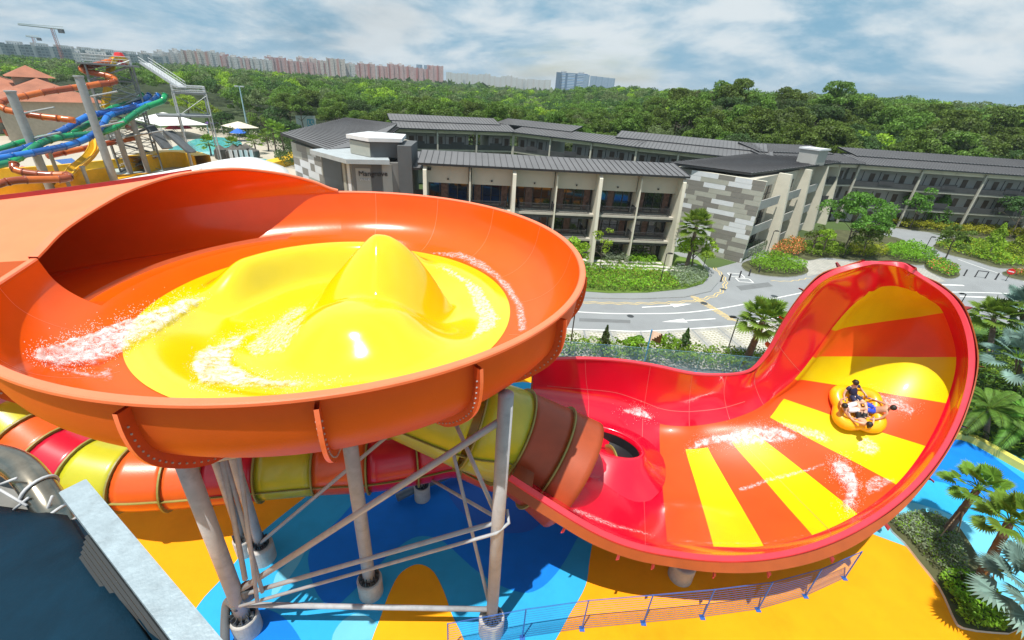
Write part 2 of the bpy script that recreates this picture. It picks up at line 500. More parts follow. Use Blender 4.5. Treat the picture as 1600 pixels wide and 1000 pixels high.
# yellow floor: a height field
def fh(x, y):
    r = hypot(x, y); a = math.degrees(atan2(y, x)) % 360
    b0 = FZ - 0.65 * sm(6.6, 4.2, r)
    e = sm(7.0, 5.9, r)
    d = hypot((x - 1.6) / 2.85, (y + 2.25) / 2.2)
    dome = 1.85 * exp(-d ** 3.0)
    # the peaked crest behind the dome
    dx, dy = x - 1.5, y - 0.6
    u = dx * cos(radians(12)) + dy * sin(radians(12)); v = -dx * sin(radians(12)) + dy * cos(radians(12))
    q = ((u / 3.1) ** 1.8 if u > 0 else (-u / 3.3) ** 1.1) + ((v / 1.5) ** 1.5 if v > 0 else (-v / 3.1) ** 1.4)
    q = sqrt(q * q + .0012)
    c = 3.75 * (1 - q)
    crest = .5 * (c + sqrt(c * c + .09))
    # smooth union
    h_ = .5 * (dome + crest + sqrt((dome - crest) ** 2 + .10)) - .05
    ra = max(0, min(1, sm(190, 158, a) * sm(52, 80, a)))
    k = (r - 5.1) / (.75 if r < 5.1 else .8)
    return b0 + e * max(h_ - .12, 0) + e * 1.3 * ra * exp(-abs(k) ** 2.4)
mb = MB(); NR, NA = 90, 180
G = []
for i in range(NR + 1):
    r = FR * (i / NR)
    G.append([V((BC.x + r * cos(2 * pi * j / NA), BC.y + r * sin(2 * pi * j / NA), fh(r * cos(2 * pi * j / NA), r * sin(2 * pi * j / NA)))) for j in range(NA + 1)])
mb.grid(G)
mb.build('yellow_floor', m_yellow, bowl, smooth=True, weld=True)
# ---------------------------------------------------------------- red and striped wave slide
wave = empty('wave_slide', (12, 17, 0), 'tall red half funnel slide with fanned yellow and orange stripes, right of the bowl', 'water slide')
# station: rimF, inF, m1, m2, top, inB, w, rimB  -> (x, y, z)
T = [
 [(800,742,6.6),(803,738,6.2),(815,700,4.6),(825,668,4.3),(830,640,4.4),(832,612,4.9),(833,590,5.8),(832,566,6.9)],
 [(872,788,5.9),(876,782,5.4),(885,745,3.6),(893,700,3.4),(898,660,3.5),(898,622,4.1),(895,592,5.4),(893,562,6.8)],
 [(935,826,5.2),(938,818,4.8),(945,775,3.0),(950,725,2.7),(955,675,2.8),(958,630,3.6),(955,596,5.2),(955,564,6.7)],
 [(992,848,4.7),(992,838,4.3),(992,795,2.6),(990,745,2.3),(990,695,2.4),(992,645,3.3),(997,604,5.0),(1002,570,6.6)],
 [(1042,858,4.4),(1042,846,3.9),(1038,795,2.4),(1034,745,2.2),(1031,700,2.4),(1031,662,3.0),(1036,615,4.7),(1042,578,6.5)],
 [(1115,868,4.1),(1115,854,3.6),(1100,800,2.4),(1086,752,2.3),(1071,702,2.7),(1067,666,3.2),(1068,620,4.7),(1072,585,6.4)],
 [(1193,866,4.1),(1193,853,3.6),(1163,800,2.6),(1134,750,2.6),(1106,699,3.1),(1097,664,3.7),(1096,620,5.0),(1100,588,6.4)],
 [(1272,849,4.2),(1269,836,3.7),(1226,787,3.0),(1184,738,3.1),(1143,690,3.6),(1131,658,4.1),(1123,618,5.3),(1126,588,6.5)],
 [(1345,816,4.5),(1340,803,4.1),(1284,758,3.6),(1228,714,3.8),(1176,673,4.2),(1157,650,4.6),(1148,612,5.9),(1152,586,6.8)],
 [(1412,769,5.1),(1400,757,4.7),(1334,721,4.4),(1268,687,4.5),(1203,652,4.9),(1184,638,5.2),(1172,604,6.5),(1175,582,7.3)],
 [(1466,706,6.2),(1446,697,5.7),(1376,675,5.3),(1306,651,5.4),(1225,623,5.8),(1211,618,6.0),(1192,585,7.2),(1193,566,7.9)],
 [(1500,636,7.8),(1478,630,7.0),(1400,617,6.4),(1322,604,6.5),(1258,594,6.8),(1242,592,6.9),(1214,558,8.1),(1210,543,8.8)],
 [(1516,560,9.6),(1494,558,8.8),(1420,558,8.0),(1345,557,8.0),(1285,557,8.3),(1270,557,8.5),(1236,520,9.5),(1228,510,9.9)],
 [(1499,489,11.7),(1474,489,10.7),(1430,496,10.1),(1385,502,10.0),(1325,511,10.2),(1299,515,10.4),(1264,480,11.2),(1252,474,11.5)],
 [(1470,456,13.1),(1450,467,12.0),(1420,470,11.6),(1385,473,11.5),(1350,476,11.6),(1328,481,11.7),(1294,445,12.7),(1286,437,13.0)],
 [(1441,438,13.6),(1432,455,12.6),(1416,451,12.4),(1398,447,12.5),(1378,448,12.5),(1358,455,12.4),(1330,431,13.4),(1322,424,13.5)],
 [(1422,426,14.2),(1414,421,13.9),(1404,418,13.9),(1394,416,13.9),(1382,415,13.9),(1370,414.5,13.9),(1358,415,14.15),(1349,416.5,14.25)],
]
NU, NV = 6, 6
ctrl = [[P(*q) for q in row] for row in T]
DT = {9: [27.5, 28.5, 29.2, 29.1, 28.6, 28.4, 27.8, 27.2], 10: [29.2, 30.1, 30.4, 29.9, 29.1, 28.7, 27.7, 27.0], 11: [30.4, 31.6, 31.6, 30.7, 29.0, 28.6, 27.4, 26.7],
      12: [30.9, 32.4, 32.4, 31.2, 28.8, 28.2, 26.8, 26.1], 13: [30.3, 32.0, 32.3, 31.2, 28.9, 27.8, 26.2, 25.4], 14: [29.0, 30.6, 31.0, 30.3, 28.8, 27.7, 25.9, 25.0],
      15: [27.6, 28.9, 29.2, 29.0, 28.3, 27.5, 25.8, 25.1], 16: [26.3, 27.0, 27.2, 27.1, 26.9, 26.6, 25.6, 25.2]}
for k_, row_ in DT.items(): ctrl[k_] = [CAM + (p_ - CAM).normalized() * d_ for p_, d_ in zip(ctrl[k_], row_)]
# smooth in v, then in u
rows = [crs(r, NV) for r in ctrl]
nv = len(rows[0])
cols = [crs([rows[i][j] for i in range(len(rows))], NU) for j in range(nv)]
nu = len(cols[0])
WG = [[cols[j][i] for j in range(nv)] for i in range(nu)]
# even out the depth of the surface so that it is one smooth shell
dist = [[(p - CAM).length for p in row] for row in WG]
dirs = [[(p - CAM).normalized() for p in row] for row in WG]
for it in range(14):
    nd = [r[:] for r in dist]
    for i in range(nu):
        for j in range(nv):
            if 0 < i < nu - 1:
                if 0 < j < nv - 1: nd[i][j] = (dist[i][j] * 2 + dist[i - 1][j] * 2 + dist[i + 1][j] * 2 + dist[i][j - 1] + dist[i][j + 1]) / 8
                else: nd[i][j] = (dist[i][j] * 2 + dist[i - 1][j] + dist[i + 1][j]) / 4
    dist = nd
WG = [[CAM + dirs[i][j] * dist[i][j] for j in range(nv)] for i in range(nu)]
def wnorm(i, j):
    a = WG[min(i + 1, nu - 1)][j] - WG[max(i - 1, 0)][j]; b = WG[i][min(j + 1, nv - 1)] - WG[i][max(j - 1, 0)]
    n = a.cross(b)
    if n.length < 1e-9: n = V((-.7, -.5, .2))
    n.normalize()
    return n if n.dot(CAM - WG[i][j]) > 0 else -n
cellcol = ['r', 'r', 'r', 'r', 'o', 'y', 'o', 'y', 'o', 'y', 'o', 'y', 'o', 'y', 'y', 'r']
def wmat(i, j):
    s_ = i // NU; v_ = j // NV
    if v_ < 1 or v_ >= 5 or s_ < 4: return 0
    if s_ == 15: return 0
    c = cellcol[s_]
    if v_ == 4 and s_ < 10: return 1
    return {'o': 1, 'y': 2, 'r': 0}[c]
WN = [[wnorm(i, j) for j in range(nv)] for i in range(nu)]
mb = MB(); mb.grid(WG, m=wmat)
mb.build('slide_surface', [m_red, m_sor, m_syel], wave, smooth=True)
def thk(i, j): return .30 + .34 * max(0, 1 - j / 5) * sm(60, 44, i)
WO = [[WG[i][j] - WN[i][j] * thk(i, j) for j in range(nv)] for i in range(nu)]
mb = MB(); mb.grid(WO, flip=True, m=lambda i, j: 0 if i < 58 else 1)
mb.grid([WG[0], WO[0]])
for jj in (0, nv - 1): mb.grid([[WG[i][jj] - WN[i][jj] * .25 for i in range(nu)], [WO[i][jj] for i in range(nu)]])
mb.build('slide_underside', [MAT('underside red orange', (0.32, 0.065, 0.010), 0.5, var=.1, stain=.2), m_pink], wave, smooth=True)
# rim: a flat lip round the open edge
edge = [(i, 0) for i in range(nu)] + [(nu - 1, j) for j in range(1, nv)] + [(i, nv - 1) for i in range(nu - 2, -1, -1)]
mb = MB(); G = []
for k, (i, j) in enumerate(edge):
    p = WG[i][j]
    jj = 4 if j < nv // 2 else nv - 5
    if i > nu - 5 or 0 < j < nv - 1: n = WN[nu - 8][min(max(j, 6), nv - 7)]; out = (p - WG[nu - 9][min(max(j, 4), nv - 5)]).normalized()
    else: n = WN[i][jj]; out = (p - WG[i][jj]).normalized()
    if nu - 9 < i < nu - 1: out = (out + (p - WG[nu - 16][nv // 2]).normalized()).normalized()
    sid = (-n)
    G.append([p + out * .0, p + out * .09, p + out * .09 + sid * .21, p + sid * .28])
for _ in range(14):
    G = [G[0]] + [[(G[k - 1][q] + G[k][q] * 2 + G[k + 1][q]) / 4 for q in range(4)] for k in range(1, len(G) - 1)] + [G[-1]]
mb.grid(G)
mb.build('rim', m_pink, wave)
# fine joints between the moulded panels
def joint(idx, w_=.011):
    L_ = [WG[i][j] + WN[i][j] * .012 for i, j in idx]; A_ = []; B_ = []
    for k, p in enumerate(L_):
        t_ = (L_[min(k + 1, len(L_) - 1)] - L_[max(k - 1, 0)]).normalized(); s_ = t_.cross(WN[idx[k][0]][idx[k][1]]).normalized() * w_
        A_.append(p + s_); B_.append(p - s_)
    mb = MB(); mb.grid([A_, B_]); mb.build('panel_joint', m_joint, wave)
m_joint = MAT('pale joint sealant', (.62, .12, .12), .6)
joint([(i, 33) for i in range(2, 52)], .02)
for i in (8, 20, 32, 44, 56, 68): joint([(i, j) for j in range(30 if i > 24 else 14, nv)])
for i in (20, 44): joint([(i, j) for j in range(0, 26)], .007)
# ribs on the outside
def wrib(i, j0, j1, e=.3):
    mb = MB(); G = [[], []]
    i2 = min(i + 1, nu - 1)
    for s_ in (0, 1):
        for j in range(j0, j1 + 1):
            d = (WG[i2][j] - WG[i][j]).normalized() * (.05 * s_)
            f = min(1, .75 + (j - j0) / 8, (j1 - j + 1) / 5) if j0 == 0 else min(1, .75 + (j1 - j) / 8, (j - j0 + 1) / 5)
            G[s_].append((WO[i][j] + d, WO[i][j] - WN[i][j] * e * f + d))
    mb.grid([[g[0] for g in G[0]], [g[1] for g in G[0]], [g[1] for g in G[1]], [g[0] for g in G[1]]], m=lambda a, b: 1 if a == 1 else 0)
    mb.build('flange', [m_dkrib, m_pink], wave)
for i in (8, 16, 22, 30, 36, 43, 50, 57, 64, 71, 78):
    wrib(i, 0, 14)
for i in (66, 73, 80, 88):
    wrib(i, nv - 15, nv - 1)
# ---------------------------------------------------------------- ground, roads, painted deck
def G2(pts, z=0.0): return [P(x, y, z) for x, y in pts]
def flat(name, pts, z, mat, kind='structure', world=False, curve=0):
    q = [V((p[0], p[1], z)) for p in pts] if world else [P(x, y, z) for x, y in pts]
    if curve: q = ccurve(q, curve)
    for p in q: p.z = z
    bm = bmesh.new(); vs = [bm.verts.new(p) for p in q]
    es = [bm.edges.new((vs[i], vs[(i + 1) % len(vs)])) for i in range(len(vs))]
    bmesh.ops.triangle_fill(bm, use_beauty=True, use_dissolve=False, edges=es)
    me = bpy.data.meshes.new(name)
    for f in bm.faces:
        if f.normal.z < 0: f.normal_flip()
    bm.to_mesh(me); bm.free(); me.materials.append(mat)
    o = bpy.data.objects.new(name, me); COL.objects.link(o); ROOT[o.name] = V((0, 0, 0))
    if kind: o['kind'] = kind
    return o
def slab(name, pts, z0, z1, mat, mtop=None, curve=0, world=False):
    q = [V((p[0], p[1], 0)) for p in pts] if world else [P(x, y, 0) for x, y in pts]
    if curve: q = ccurve(q, curve)
    bm = bmesh.new(); lo = [bm.verts.new((p.x, p.y, z0)) for p in q]; hi = [bm.verts.new((p.x, p.y, z1)) for p in q]
    n = len(q)
    es = [bm.edges.new((hi[i], hi[(i + 1) % n])) for i in range(n)]
    bmesh.ops.triangle_fill(bm, use_beauty=True, use_dissolve=False, edges=es)
    for f in bm.faces:
        if f.normal.z < 0: f.normal_flip()
        f.material_index = 1 if mtop else 0
    for i in range(n): bm.faces.new((lo[i], lo[(i + 1) % n], hi[(i + 1) % n], hi[i]))
    me = bpy.data.meshes.new(name); bm.to_mesh(me); bm.free()
    me.materials.append(mat)
    if mtop: me.materials.append(mtop)
    o = bpy.data.objects.new(name, me); COL.objects.link(o); ROOT[o.name] = V((0, 0, 0))
    return o
def strip(mb, pts, w, z, m=0, world=False, n=0):
    q = [V((p[0], p[1], z)) for p in pts] if world else [P(x, y, z) for x, y in pts]
    for p in q: p.z = z
    if n: q = crs(q, n)
    a = []; b = []
    for i, p in enumerate(q):
        t = (q[min(i + 1, len(q) - 1)] - q[max(i - 1, 0)]).normalized(); s_ = V((-t.y, t.x, 0)) * (w / 2)
        a.append(p + s_); b.append(p - s_)
    mb.grid([a, b], m=m, flip=True)
m_earth = MAT('grass and soil', (0.05, 0.085, 0.02), 0.95, var=.4, vs=.05, bump=.4, bs=8)
m_asph = MAT('asphalt', (0.235, 0.25, 0.26), 0.9, var=.08, vs=.25, bump=.25, bs=60, stain=.22, ss=.12)
m_asph2 = MAT('paler asphalt', (0.24, 0.255, 0.26), 0.9, var=.08, vs=.3, bump=.25, bs=60, stain=.2, ss=.15)
m_line = MAT('white road paint', (0.72, 0.73, 0.72), 0.7, var=.12, vs=2)
m_yline = MAT('yellow road paint', (0.62, 0.47, 0.2), 0.7, var=.15, vs=2)
m_kerb = MAT('kerb concrete', (0.42, 0.42, 0.40), 0.9, var=.15, vs=2, bump=.3)
m_dy = MAT('yellow rubber deck', (0.84, 0.36, 0.008), 0.75, var=.09, vs=.35, bump=.5, bs=70, spec=.12, stain=.16, ss=.45)
m_do = MAT('orange rubber deck', (0.83, 0.33, 0.006), 0.75, var=.09, vs=.35, bump=.5, bs=70, spec=.12, stain=.16, ss=.45)
m_lb = MAT('light blue rubber deck', (0.03, 0.36, 0.66), 0.75, var=.10, vs=.35, bump=.5, bs=70, spec=.12, stain=.2, ss=.45)
m_pb = MAT('pale blue deck and sun patch', (0.14, 0.48, 0.66), 0.75, var=.09, vs=.35, bump=.5, bs=70, spec=.12, stain=.16, ss=.45)
m_db = MAT('blue rubber deck', (0.008, 0.19, 0.72), 0.75, var=.10, vs=.35, bump=.5, bs=70, spec=.12, stain=.2, ss=.45)
m_db2 = MAT('deep blue rubber deck', (0.005, 0.12, 0.56), 0.75, var=.05, vs=.25, bump=.35, bs=90)
def brick(name, c1, c2, c3, sx, sy, mortar=.1, rz=0.0, off=.5):
    m, nt, b, out = nodes(name); L = nt.links.new
    tc = N(nt, 'ShaderNodeTexCoord'); mp = N(nt, 'ShaderNodeMapping'); mp.inputs['Rotation'].default_value = (0, 0, rz)
    L(tc.outputs['Object'], mp.inputs['Vector'])
    bt = N(nt, 'ShaderNodeTexBrick', offset=off); bt.inputs['Color1'].default_value = c1 + (1,); bt.inputs['Color2'].default_value = c2 + (1,); bt.inputs['Mortar'].default_value = c3 + (1,)
    bt.inputs['Scale'].default_value = 1; bt.inputs['Brick Width'].default_value = sx; bt.inputs['Row Height'].default_value = sy; bt.inputs['Mortar Size'].default_value = mortar
    bt.inputs['Mortar Smooth'].default_value = .1
    L(mp.outputs[0], bt.inputs['Vector'])
    nz = N(nt, 'ShaderNodeTexNoise', Scale=.6, Detail=5.0); L(tc.outputs['Object'], nz.inputs['Vector'])
    mr = N(nt, 'ShaderNodeMapRange'); mr.inputs['To Min'].default_value = .75; mr.inputs['To Max'].default_value = 1.25; L(nz.outputs['Fac'], mr.inputs['Value'])
    vm = N(nt, 'ShaderNodeVectorMath', operation='SCALE'); L(bt.outputs['Color'], vm.inputs[0]); L(mr.outputs['Result'], vm.inputs['Scale'])
    L(vm.outputs[0], b.inputs['Base Color']); b.inputs['Roughness'].default_value = .9
    return m
m_pave = brick('pale paving', (.40, .39, .35), (.34, .34, .31), (.22, .21, .19), .5, .25, .02)
m_cell = brick('grass cell paving', (.27, .26, .17), (.31, .29, .20), (.46, .45, .40), .42, .36, .09, radians(-20), 0)
m_tan = MAT('pale beach deck', (0.42, 0.38, 0.31), .9, var=.1, vs=.1, bump=.2)

g = flat('ground', [(-6000, -200), (6000, -200), (6000, 9000), (-6000, 9000)], -0.012, m_earth, world=True)
# drive, built as one sheet reaching behind the wave slide
flat('road', [(8, 33), (8, 28), (60, 28), (78, 33), (95, 45), (120, 60), (125, 78), (100, 74), (86, 73), (70, 66), (58, 68), (40, 70), (33, 62), (27, 57.5), (23, 60), (20, 52), (-16, 52), (-20, 33)], 0.0, m_asph, world=True)
flat('road', [(1362, 346), (1400, 352), (1470, 368), (1540, 376), (1640, 384), (1680, 420), (1660, 480), (1500, 470), (1440, 440), (1405, 395), (1385, 375)], 0.004, m_asph)
# parking bays of grass paving between the drive and the hedge
bays_top = [(800, 506), (875, 513), (950, 516), (1000, 517.6), (1070, 514), (1130, 510), (1170, 505), (1240, 489), (1330, 462)]
tw = [P(x, y) for x, y in bays_top]
bay = [(p.x, p.y) for p in tw] + [(40, 32), (21, 31.5), (12, 32.0), (2, 32.4), (-12, 33)]
flat('parking_pavement', bay, 0.008, m_pave, world=True)
mb = MB()
slots = [((835, 510), (840, 546)), ((875, 513), (879, 548)), ((912, 516), (921, 552)), ((952, 517), (969, 554)), ((1000, 518.5), (1019, 555)), ((1043, 517), (1073, 556)), ((1081, 515), (1120, 554)), ((1121, 512), (1165, 549)), ((1158, 508), (1212, 544)), ((1200, 500), (1260, 534))]
ce = MB(); li = MB()
for k in range(len(slots)):
    a, b = [P(*q, 0) for q in slots[k]]
    d = (b - a).normalized()
    strip(li, [(a.x, a.y), (b.x, b.y)], .16, .016, world=True)
    if k + 1 < len(slots):
        a2, b2 = [P(*q, 0) for q in slots[k + 1]]
        def mixp(u, v):
            q = (a * (1 - u) + a2 * u) * (1 - v) + (b * (1 - u) + b2 * u) * v; return V((q.x, q.y, .012))
        ce.add([mixp(.2, .1), mixp(.2, .97), mixp(.82, .97), mixp(.82, .1)], [(0, 1, 2, 3)])
        c_ = mixp(.0, 0)
        li.box((c_.x + .3, c_.y, .018), (.6, .12, .004)); 
struct(ce.build('grass_paving', m_cell)); struct(li.build('bay_marking', m_asph2))
mb = MB()
strip(mb, bays_top, .16, .02, n=6)
strip(mb, [(840, 482), (886, 486), (950, 489.6), (1010, 490), (1060, 489), (1110, 484), (1170, 474), (1269, 454), (1330, 440)], .17, .012, n=6)
strip(mb, [(1465, 456), (1530, 457), (1620, 460)], .2, .012, n=4)
strip(mb, [(1468, 444.5), (1506, 446)], .35, .012)
strip(mb, [(1500, 463), (1555, 465)], .35, .012)
strip(mb, [(1497, 405), (1530, 417), (1570, 430), (1600, 440), (1640, 455)], .15, .012, n=4)
def arrow(tail, neck, tip):
    a, b, c = P(*tail), P(*neck), P(*tip)
    t = (c - a).normalized(); s_ = V((-t.y, t.x, 0))
    z = V((0, 0, .012))
    mb.add([a + s_ * .09 + z, b + s_ * .09 + z, b - s_ * .09 + z, a - s_ * .09 + z], [(0, 3, 2, 1)])
    mb.add([b + s_ * .42 + z, c + z, b - s_ * .42 + z], [(0, 2, 1)])
arrow((1003, 480.3), (1050, 477.5), (1081, 474.8)); arrow((1118, 498), (1071, 501), (1034, 503))
struct(mb.build('road_marking', m_line))
mb = MB()
def zig(pts, amp, n, off):
    q = crs([P(x, y) for x, y in pts], 20); L_ = [0]
    for i in range(1, len(q)): L_.append(L_[-1] + (q[i] - q[i - 1]).length)
    out = []
    for k in range(n + 1):
        d = L_[-1] * k / n; i = max(1, next((i for i in range(len(q)) if L_[i] >= d - 1e-6), len(q) - 1))
        t = (q[i] - q[i - 1]).normalized(); s_ = V((-t.y, t.x, 0))
        p = q[i] + s_ * (off + (amp if k % 2 else -amp)); out.append((p.x, p.y))
    strip(mb, out, .11, .012, world=True)
kl = [(860, 465), (900, 469), (990, 471.5), (1070, 468.5), (1113, 459), (1127, 444), (1123, 430), (1110, 418)]
zig(kl, .13, 34, -.28); zig(kl, .13, 34, -.62)
zig([(1200, 437), (1230, 438), (1262, 433)], .12, 10, -.3)
a, b = P(1084, 464), P(1145, 501)
for k in range(17):
    c = a.lerp(b, k / 16); s_ = V((1, -.28, 0)) * .55
    strip(mb, [(c.x - s_.x, c.y - s_.y), (c.x, c.y + .12), (c.x + s_.x, c.y + s_.y)], .16, .013, world=True)
struct(mb.build('yellow_marking', m_yline))
mb = MB()
for cx_, cy_ in ((1150, 430), (1163, 438)):
    c = P(cx_, cy_)
    for r_ in (.9,):
        mb.box((c.x, c.y + r_ * .7, .012), (r_ * 2, .14, .004)); mb.box((c.x, c.y - r_ * .7, .012), (r_ * 2, .14, .004))
        mb.box((c.x - r_, c.y, .012), (.14, r_ * 1.26, .004)); mb.box((c.x + r_, c.y, .012), (.14, r_ * 1.26, .004))
struct(mb.build('hatch_marking', m_line))
m_patch = MAT('newer asphalt patch', (0.15, 0.16, 0.165), 0.9, var=.1, bump=.25, bs=60)
flat('road_patch', [(1150, 447), (1200, 441), (1208, 447), (1158, 454)], .008, m_patch)
flat('road_patch', [(905, 497), (985, 500), (985, 505), (905, 502)], .008, m_patch)
for (x, y, w_) in ((1100, 474, .4), (985, 494, .35), (1210, 463, .4), (1130, 452, .35)):
    c = P(x, y); mb = MB(); mb.lathe((c.x, c.y, 0), [(w_, .010), (w_, .018), (w_ * .8, .02), (0, .02)], 18); struct(mb.build('manhole_cover', m_steeld))
# kerb and lawn in front of the hotel
kerb_out = [(820, 455), (860, 462), (900, 466), (990, 468), (1070, 465), (1110, 456), (1122, 442), (1118, 430), (1104, 416), (1088, 400), (1060, 395), (820, 395)]
slab_k = slab('kerb', kerb_out, 0, .12, m_kerb, m_asph2, curve=0); struct(slab_k)
lawn_e = [(820, 446), (860, 452), (900, 456), (950, 459.6), (1010, 459), (1070, 453), (1098, 445), (1107, 434), (1104, 424), (1090, 408), (1062, 402), (1050, 396), (820, 396)]
struct(slab('lawn', lawn_e, .1, .16, m_earth, MAT('lawn grass', (0.10, 0.17, 0.02), .95, var=.3, vs=.4, bump=.6, bs=14)))
# planted beds on the right, each with a kerb
m_bed = MAT('bed soil', (0.07, 0.075, 0.03), .95, var=.4, vs=.8, bump=.5)
beds = {
 'a': [(1160, 412), (1190, 404), (1225, 405), (1258, 418), (1260, 428), (1230, 434), (1190, 431), (1165, 424)],
 'b': [(1196, 400), (1250, 372), (1310, 360), (1400, 372), (1420, 385), (1450, 405), (1440, 415), (1400, 412), (1330, 408), (1290, 404), (1262, 408), (1235, 404)],
 'c': [(1445, 412), (1470, 412), (1497, 426), (1496, 434), (1478, 436), (1450, 424)],
 'd': [(1362, 342), (1420, 340), (1500, 350), (1600, 362), (1640, 372), (1640, 380), (1530, 374), (1470, 366), (1420, 360), (1370, 352)],
 'e': [(1458, 384), (1500, 372), (1560, 378), (1640, 392), (1640, 418), (1600, 419), (1560, 420), (1520, 408), (1480, 398)],
 'f': [(1566, 426), (1600, 422), (1640, 424), (1640, 446), (1600, 440), (1575, 434)],
}
for k, v in beds.items():
    struct(slab('planting_bed', v, 0, .13, m_kerb, m_bed, curve=3))
flat('pavement', [(1250, 404), (1300, 406), (1360, 411), (1420, 416), (1445, 420), (1478, 440), (1440, 441), (1380, 432), (1300, 424), (1262, 432)], .02, m_pave)
# painted deck of the water park
deck = flat('pool_deck', [(-60, -12), (60, -12), (60, 8), (24.5, 13.5), (22, 22), (26, 31), (-9, 31.4), (-20, 36), (-60, 58)], .004, m_do, world=True)
LB = [(310, 945), (350, 900), (400, 840), (460, 790), (520, 745), (600, 690), (700, 620), (850, 600), (960, 700), (935, 800), (922, 870), (915, 915), (890, 960), (868, 1000), (830, 1060), (600, 1150), (330, 1100), (280, 1010)]
flat('light_blue_deck', LB, .010, m_lb, curve=4)
DB = [(595, 715), (550, 788), (505, 835), (483, 862), (484, 893), (497, 930), (520, 948), (545, 930), (581, 894), (612, 863), (644, 841), (669, 838), (694, 847), (722, 872), (744, 891), (778, 913), (816, 926), (841, 921), (862, 904), (881, 879), (900, 844), (920, 800), (920, 720), (850, 640), (760, 610), (660, 650)]
flat('blue_deck', DB, .016, m_db, curve=3)
flat('deep_blue_deck', [(700, 640), (690, 720), (705, 780), (750, 822), (800, 833), (840, 822), (862, 780), (850, 700), (800, 640)], .022, m_db2, curve=4)
flat('blue_deck', [(350, 1010), (360, 965), (400, 950), (440, 962), (470, 1000), (480, 1040), (400, 1060)], .016, m_db, curve=4)
flat('pale_deck_and_sun_patch', [(520, 1010), (530, 975), (560, 958), (590, 975), (610, 1010), (570, 1040)], .016, m_pb, curve=4)
flat('yellow_deck', [(575, 1030), (581, 1000), (594, 966), (606, 932), (622, 900), (641, 885), (659, 882), (678, 894), (694, 925), (706, 960), (725, 1000), (730, 1040), (650, 1060)], .022, m_dy, curve=3)
flat('pale_deck_and_sun_patch', [(430, 900), (445, 885), (478, 852), (470, 875), (450, 905), (425, 935)], .016, m_pb, curve=3)  # patch of sunlight on the deck, painted in as paler blue
# right side: pale, light and blue bands of the pool edge
flat('pale_deck_and_sun_patch', [(1300, 800), (1350, 829), (1381, 841), (1414, 853), (1470, 890), (1560, 945), (1640, 990), (1700, 900), (1640, 740), (1560, 700), (1500, 670), (1420, 690), (1330, 740)], .010, m_pb)
flat('light_blue_deck', [(1330, 760), (1387, 785), (1428, 785), (1469, 797), (1506, 813), (1550, 825), (1620, 850), (1700, 830), (1640, 735), (1560, 700), (1500, 672), (1400, 690)], .016, m_lb)
flat('blue_deck', [(1400, 735), (1437, 747), (1475, 754), (1503, 765), (1540, 790), (1600, 800), (1680, 815), (1640, 745), (1600, 750), (1540, 705), (1490, 682), (1430, 690)], .022, m_db)
struct(slab('planting_bed', [(1384, 819), (1412, 850), (1437, 882), (1466, 919), (1481, 950), (1491, 972), (1503, 983), (1550, 990), (1590, 985), (1560, 930), (1530, 880), (1500, 830), (1465, 806), (1420, 803)], 0, .14, MAT('white kerb', (.55, .54, .5), .8), m_bed, curve=2))
# slope behind the pool with yellow channel wall, seen at the right edge
mb = MB()
q = crs([P(x, y) for x, y in [(1478, 686), (1510, 690), (1545, 708), (1580, 728), (1640, 762), (1700, 800)]], 5)
ring_ = []
for i, p in enumerate(q):
    t = (q[min(i + 1, len(q) - 1)] - q[max(i - 1, 0)]).normalized(); s_ = V((-t.y, t.x, 0))
    ring_.append([p + V((0, 0, .01)), p + V((0, 0, .5)), p + s_ * .5 + V((0, 0, .5)), p + s_ * .5])
mb.grid(ring_)
tag(mb.build('channel_wall', MAT('cream yellow wall', (.66, .60, .13), .6, var=.1)), 'long curving pale yellow kerb wall along the far side of the blue pool edge', 'wall')
flat('park_lawn', [(1480, 680), (1545, 703), (1600, 735), (1700, 790), (1800, 700), (1700, 560), (1560, 500), (1510, 500), (1480, 600)], .012, MAT('lush ground', (.05, .12, .015), .9, var=.5, vs=1.2, bump=.8, bs=10))
# ---------------------------------------------------------------- steel columns, braces and tubes
def column(px, top, rad, lab, zbot=1.05, ped=.52):
    c = P(px[0], px[1], 0)
    if isinstance(top, tuple): tp = V(top)
    else: tp = V((c.x, c.y, top))
    r = empty('steel_column', (c.x, c.y, 0), lab, 'column', 'steel columns under the big slides')
    mb = MB(); mb.lathe((c.x, c.y, 0), [(ped, -.02), (ped, .93), (ped - .03, .98), (ped - .09, 1.0), (0.01, 1.0)], 32)
    mb.build('pedestal', m_conc, r, smooth=False)
    mb = MB(); mb.tube([(c.x, c.y, 1.02), tp], rad, 24); mb.build('post', m_steel, r, smooth=True)
    mb = MB(); mb.lathe((c.x, c.y, 1.0), [(.0, .07), (rad + .17, .07), (rad + .17, .035), (rad + .17, 0)], 28)
    for k in range(12):
        a = 2 * pi * k / 12
        mb.box((c.x + (rad + .09) * cos(a), c.y + (rad + .09) * sin(a), 1.19), (.17, .02, .26), rz=a)
        mb.tube([(c.x + (rad + .12) * cos(a + .26), c.y + (rad + .12) * sin(a + .26), 1.0), (c.x + (rad + .12) * cos(a + .26), c.y + (rad + .12) * sin(a + .26), 1.16)], .02, 6)
    mb.build('base_plate', m_steeld, r)
    return r, c
cols = []
c1 = V((-9.75, 9.72, 0))
def colw(x, y, *a, **k):
    global P
    q = P; 
    P = lambda *_: V((x, y, 0))
    r = column((0, 0), *a, **k); P = q
    return r
colw(c1.x, c1.y, 9.75, .27, 'thick steel column at the left front of the bowl with a dark pipe at its foot')
column((580, 925), 9.6, .26, 'thick steel column standing under the front middle of the bowl')
column((767, 985), (-.02, 10.32, 12.2), .23, 'tall steel column at the right front edge of the bowl beside a yellow green tube')
column((660, 778), 8.8, .2, 'thinner steel column further back under the right side of the bowl', ped=.42)
column((413, 872), 9.2, .2, 'steel column at the back left under the bowl, right one of a close pair')
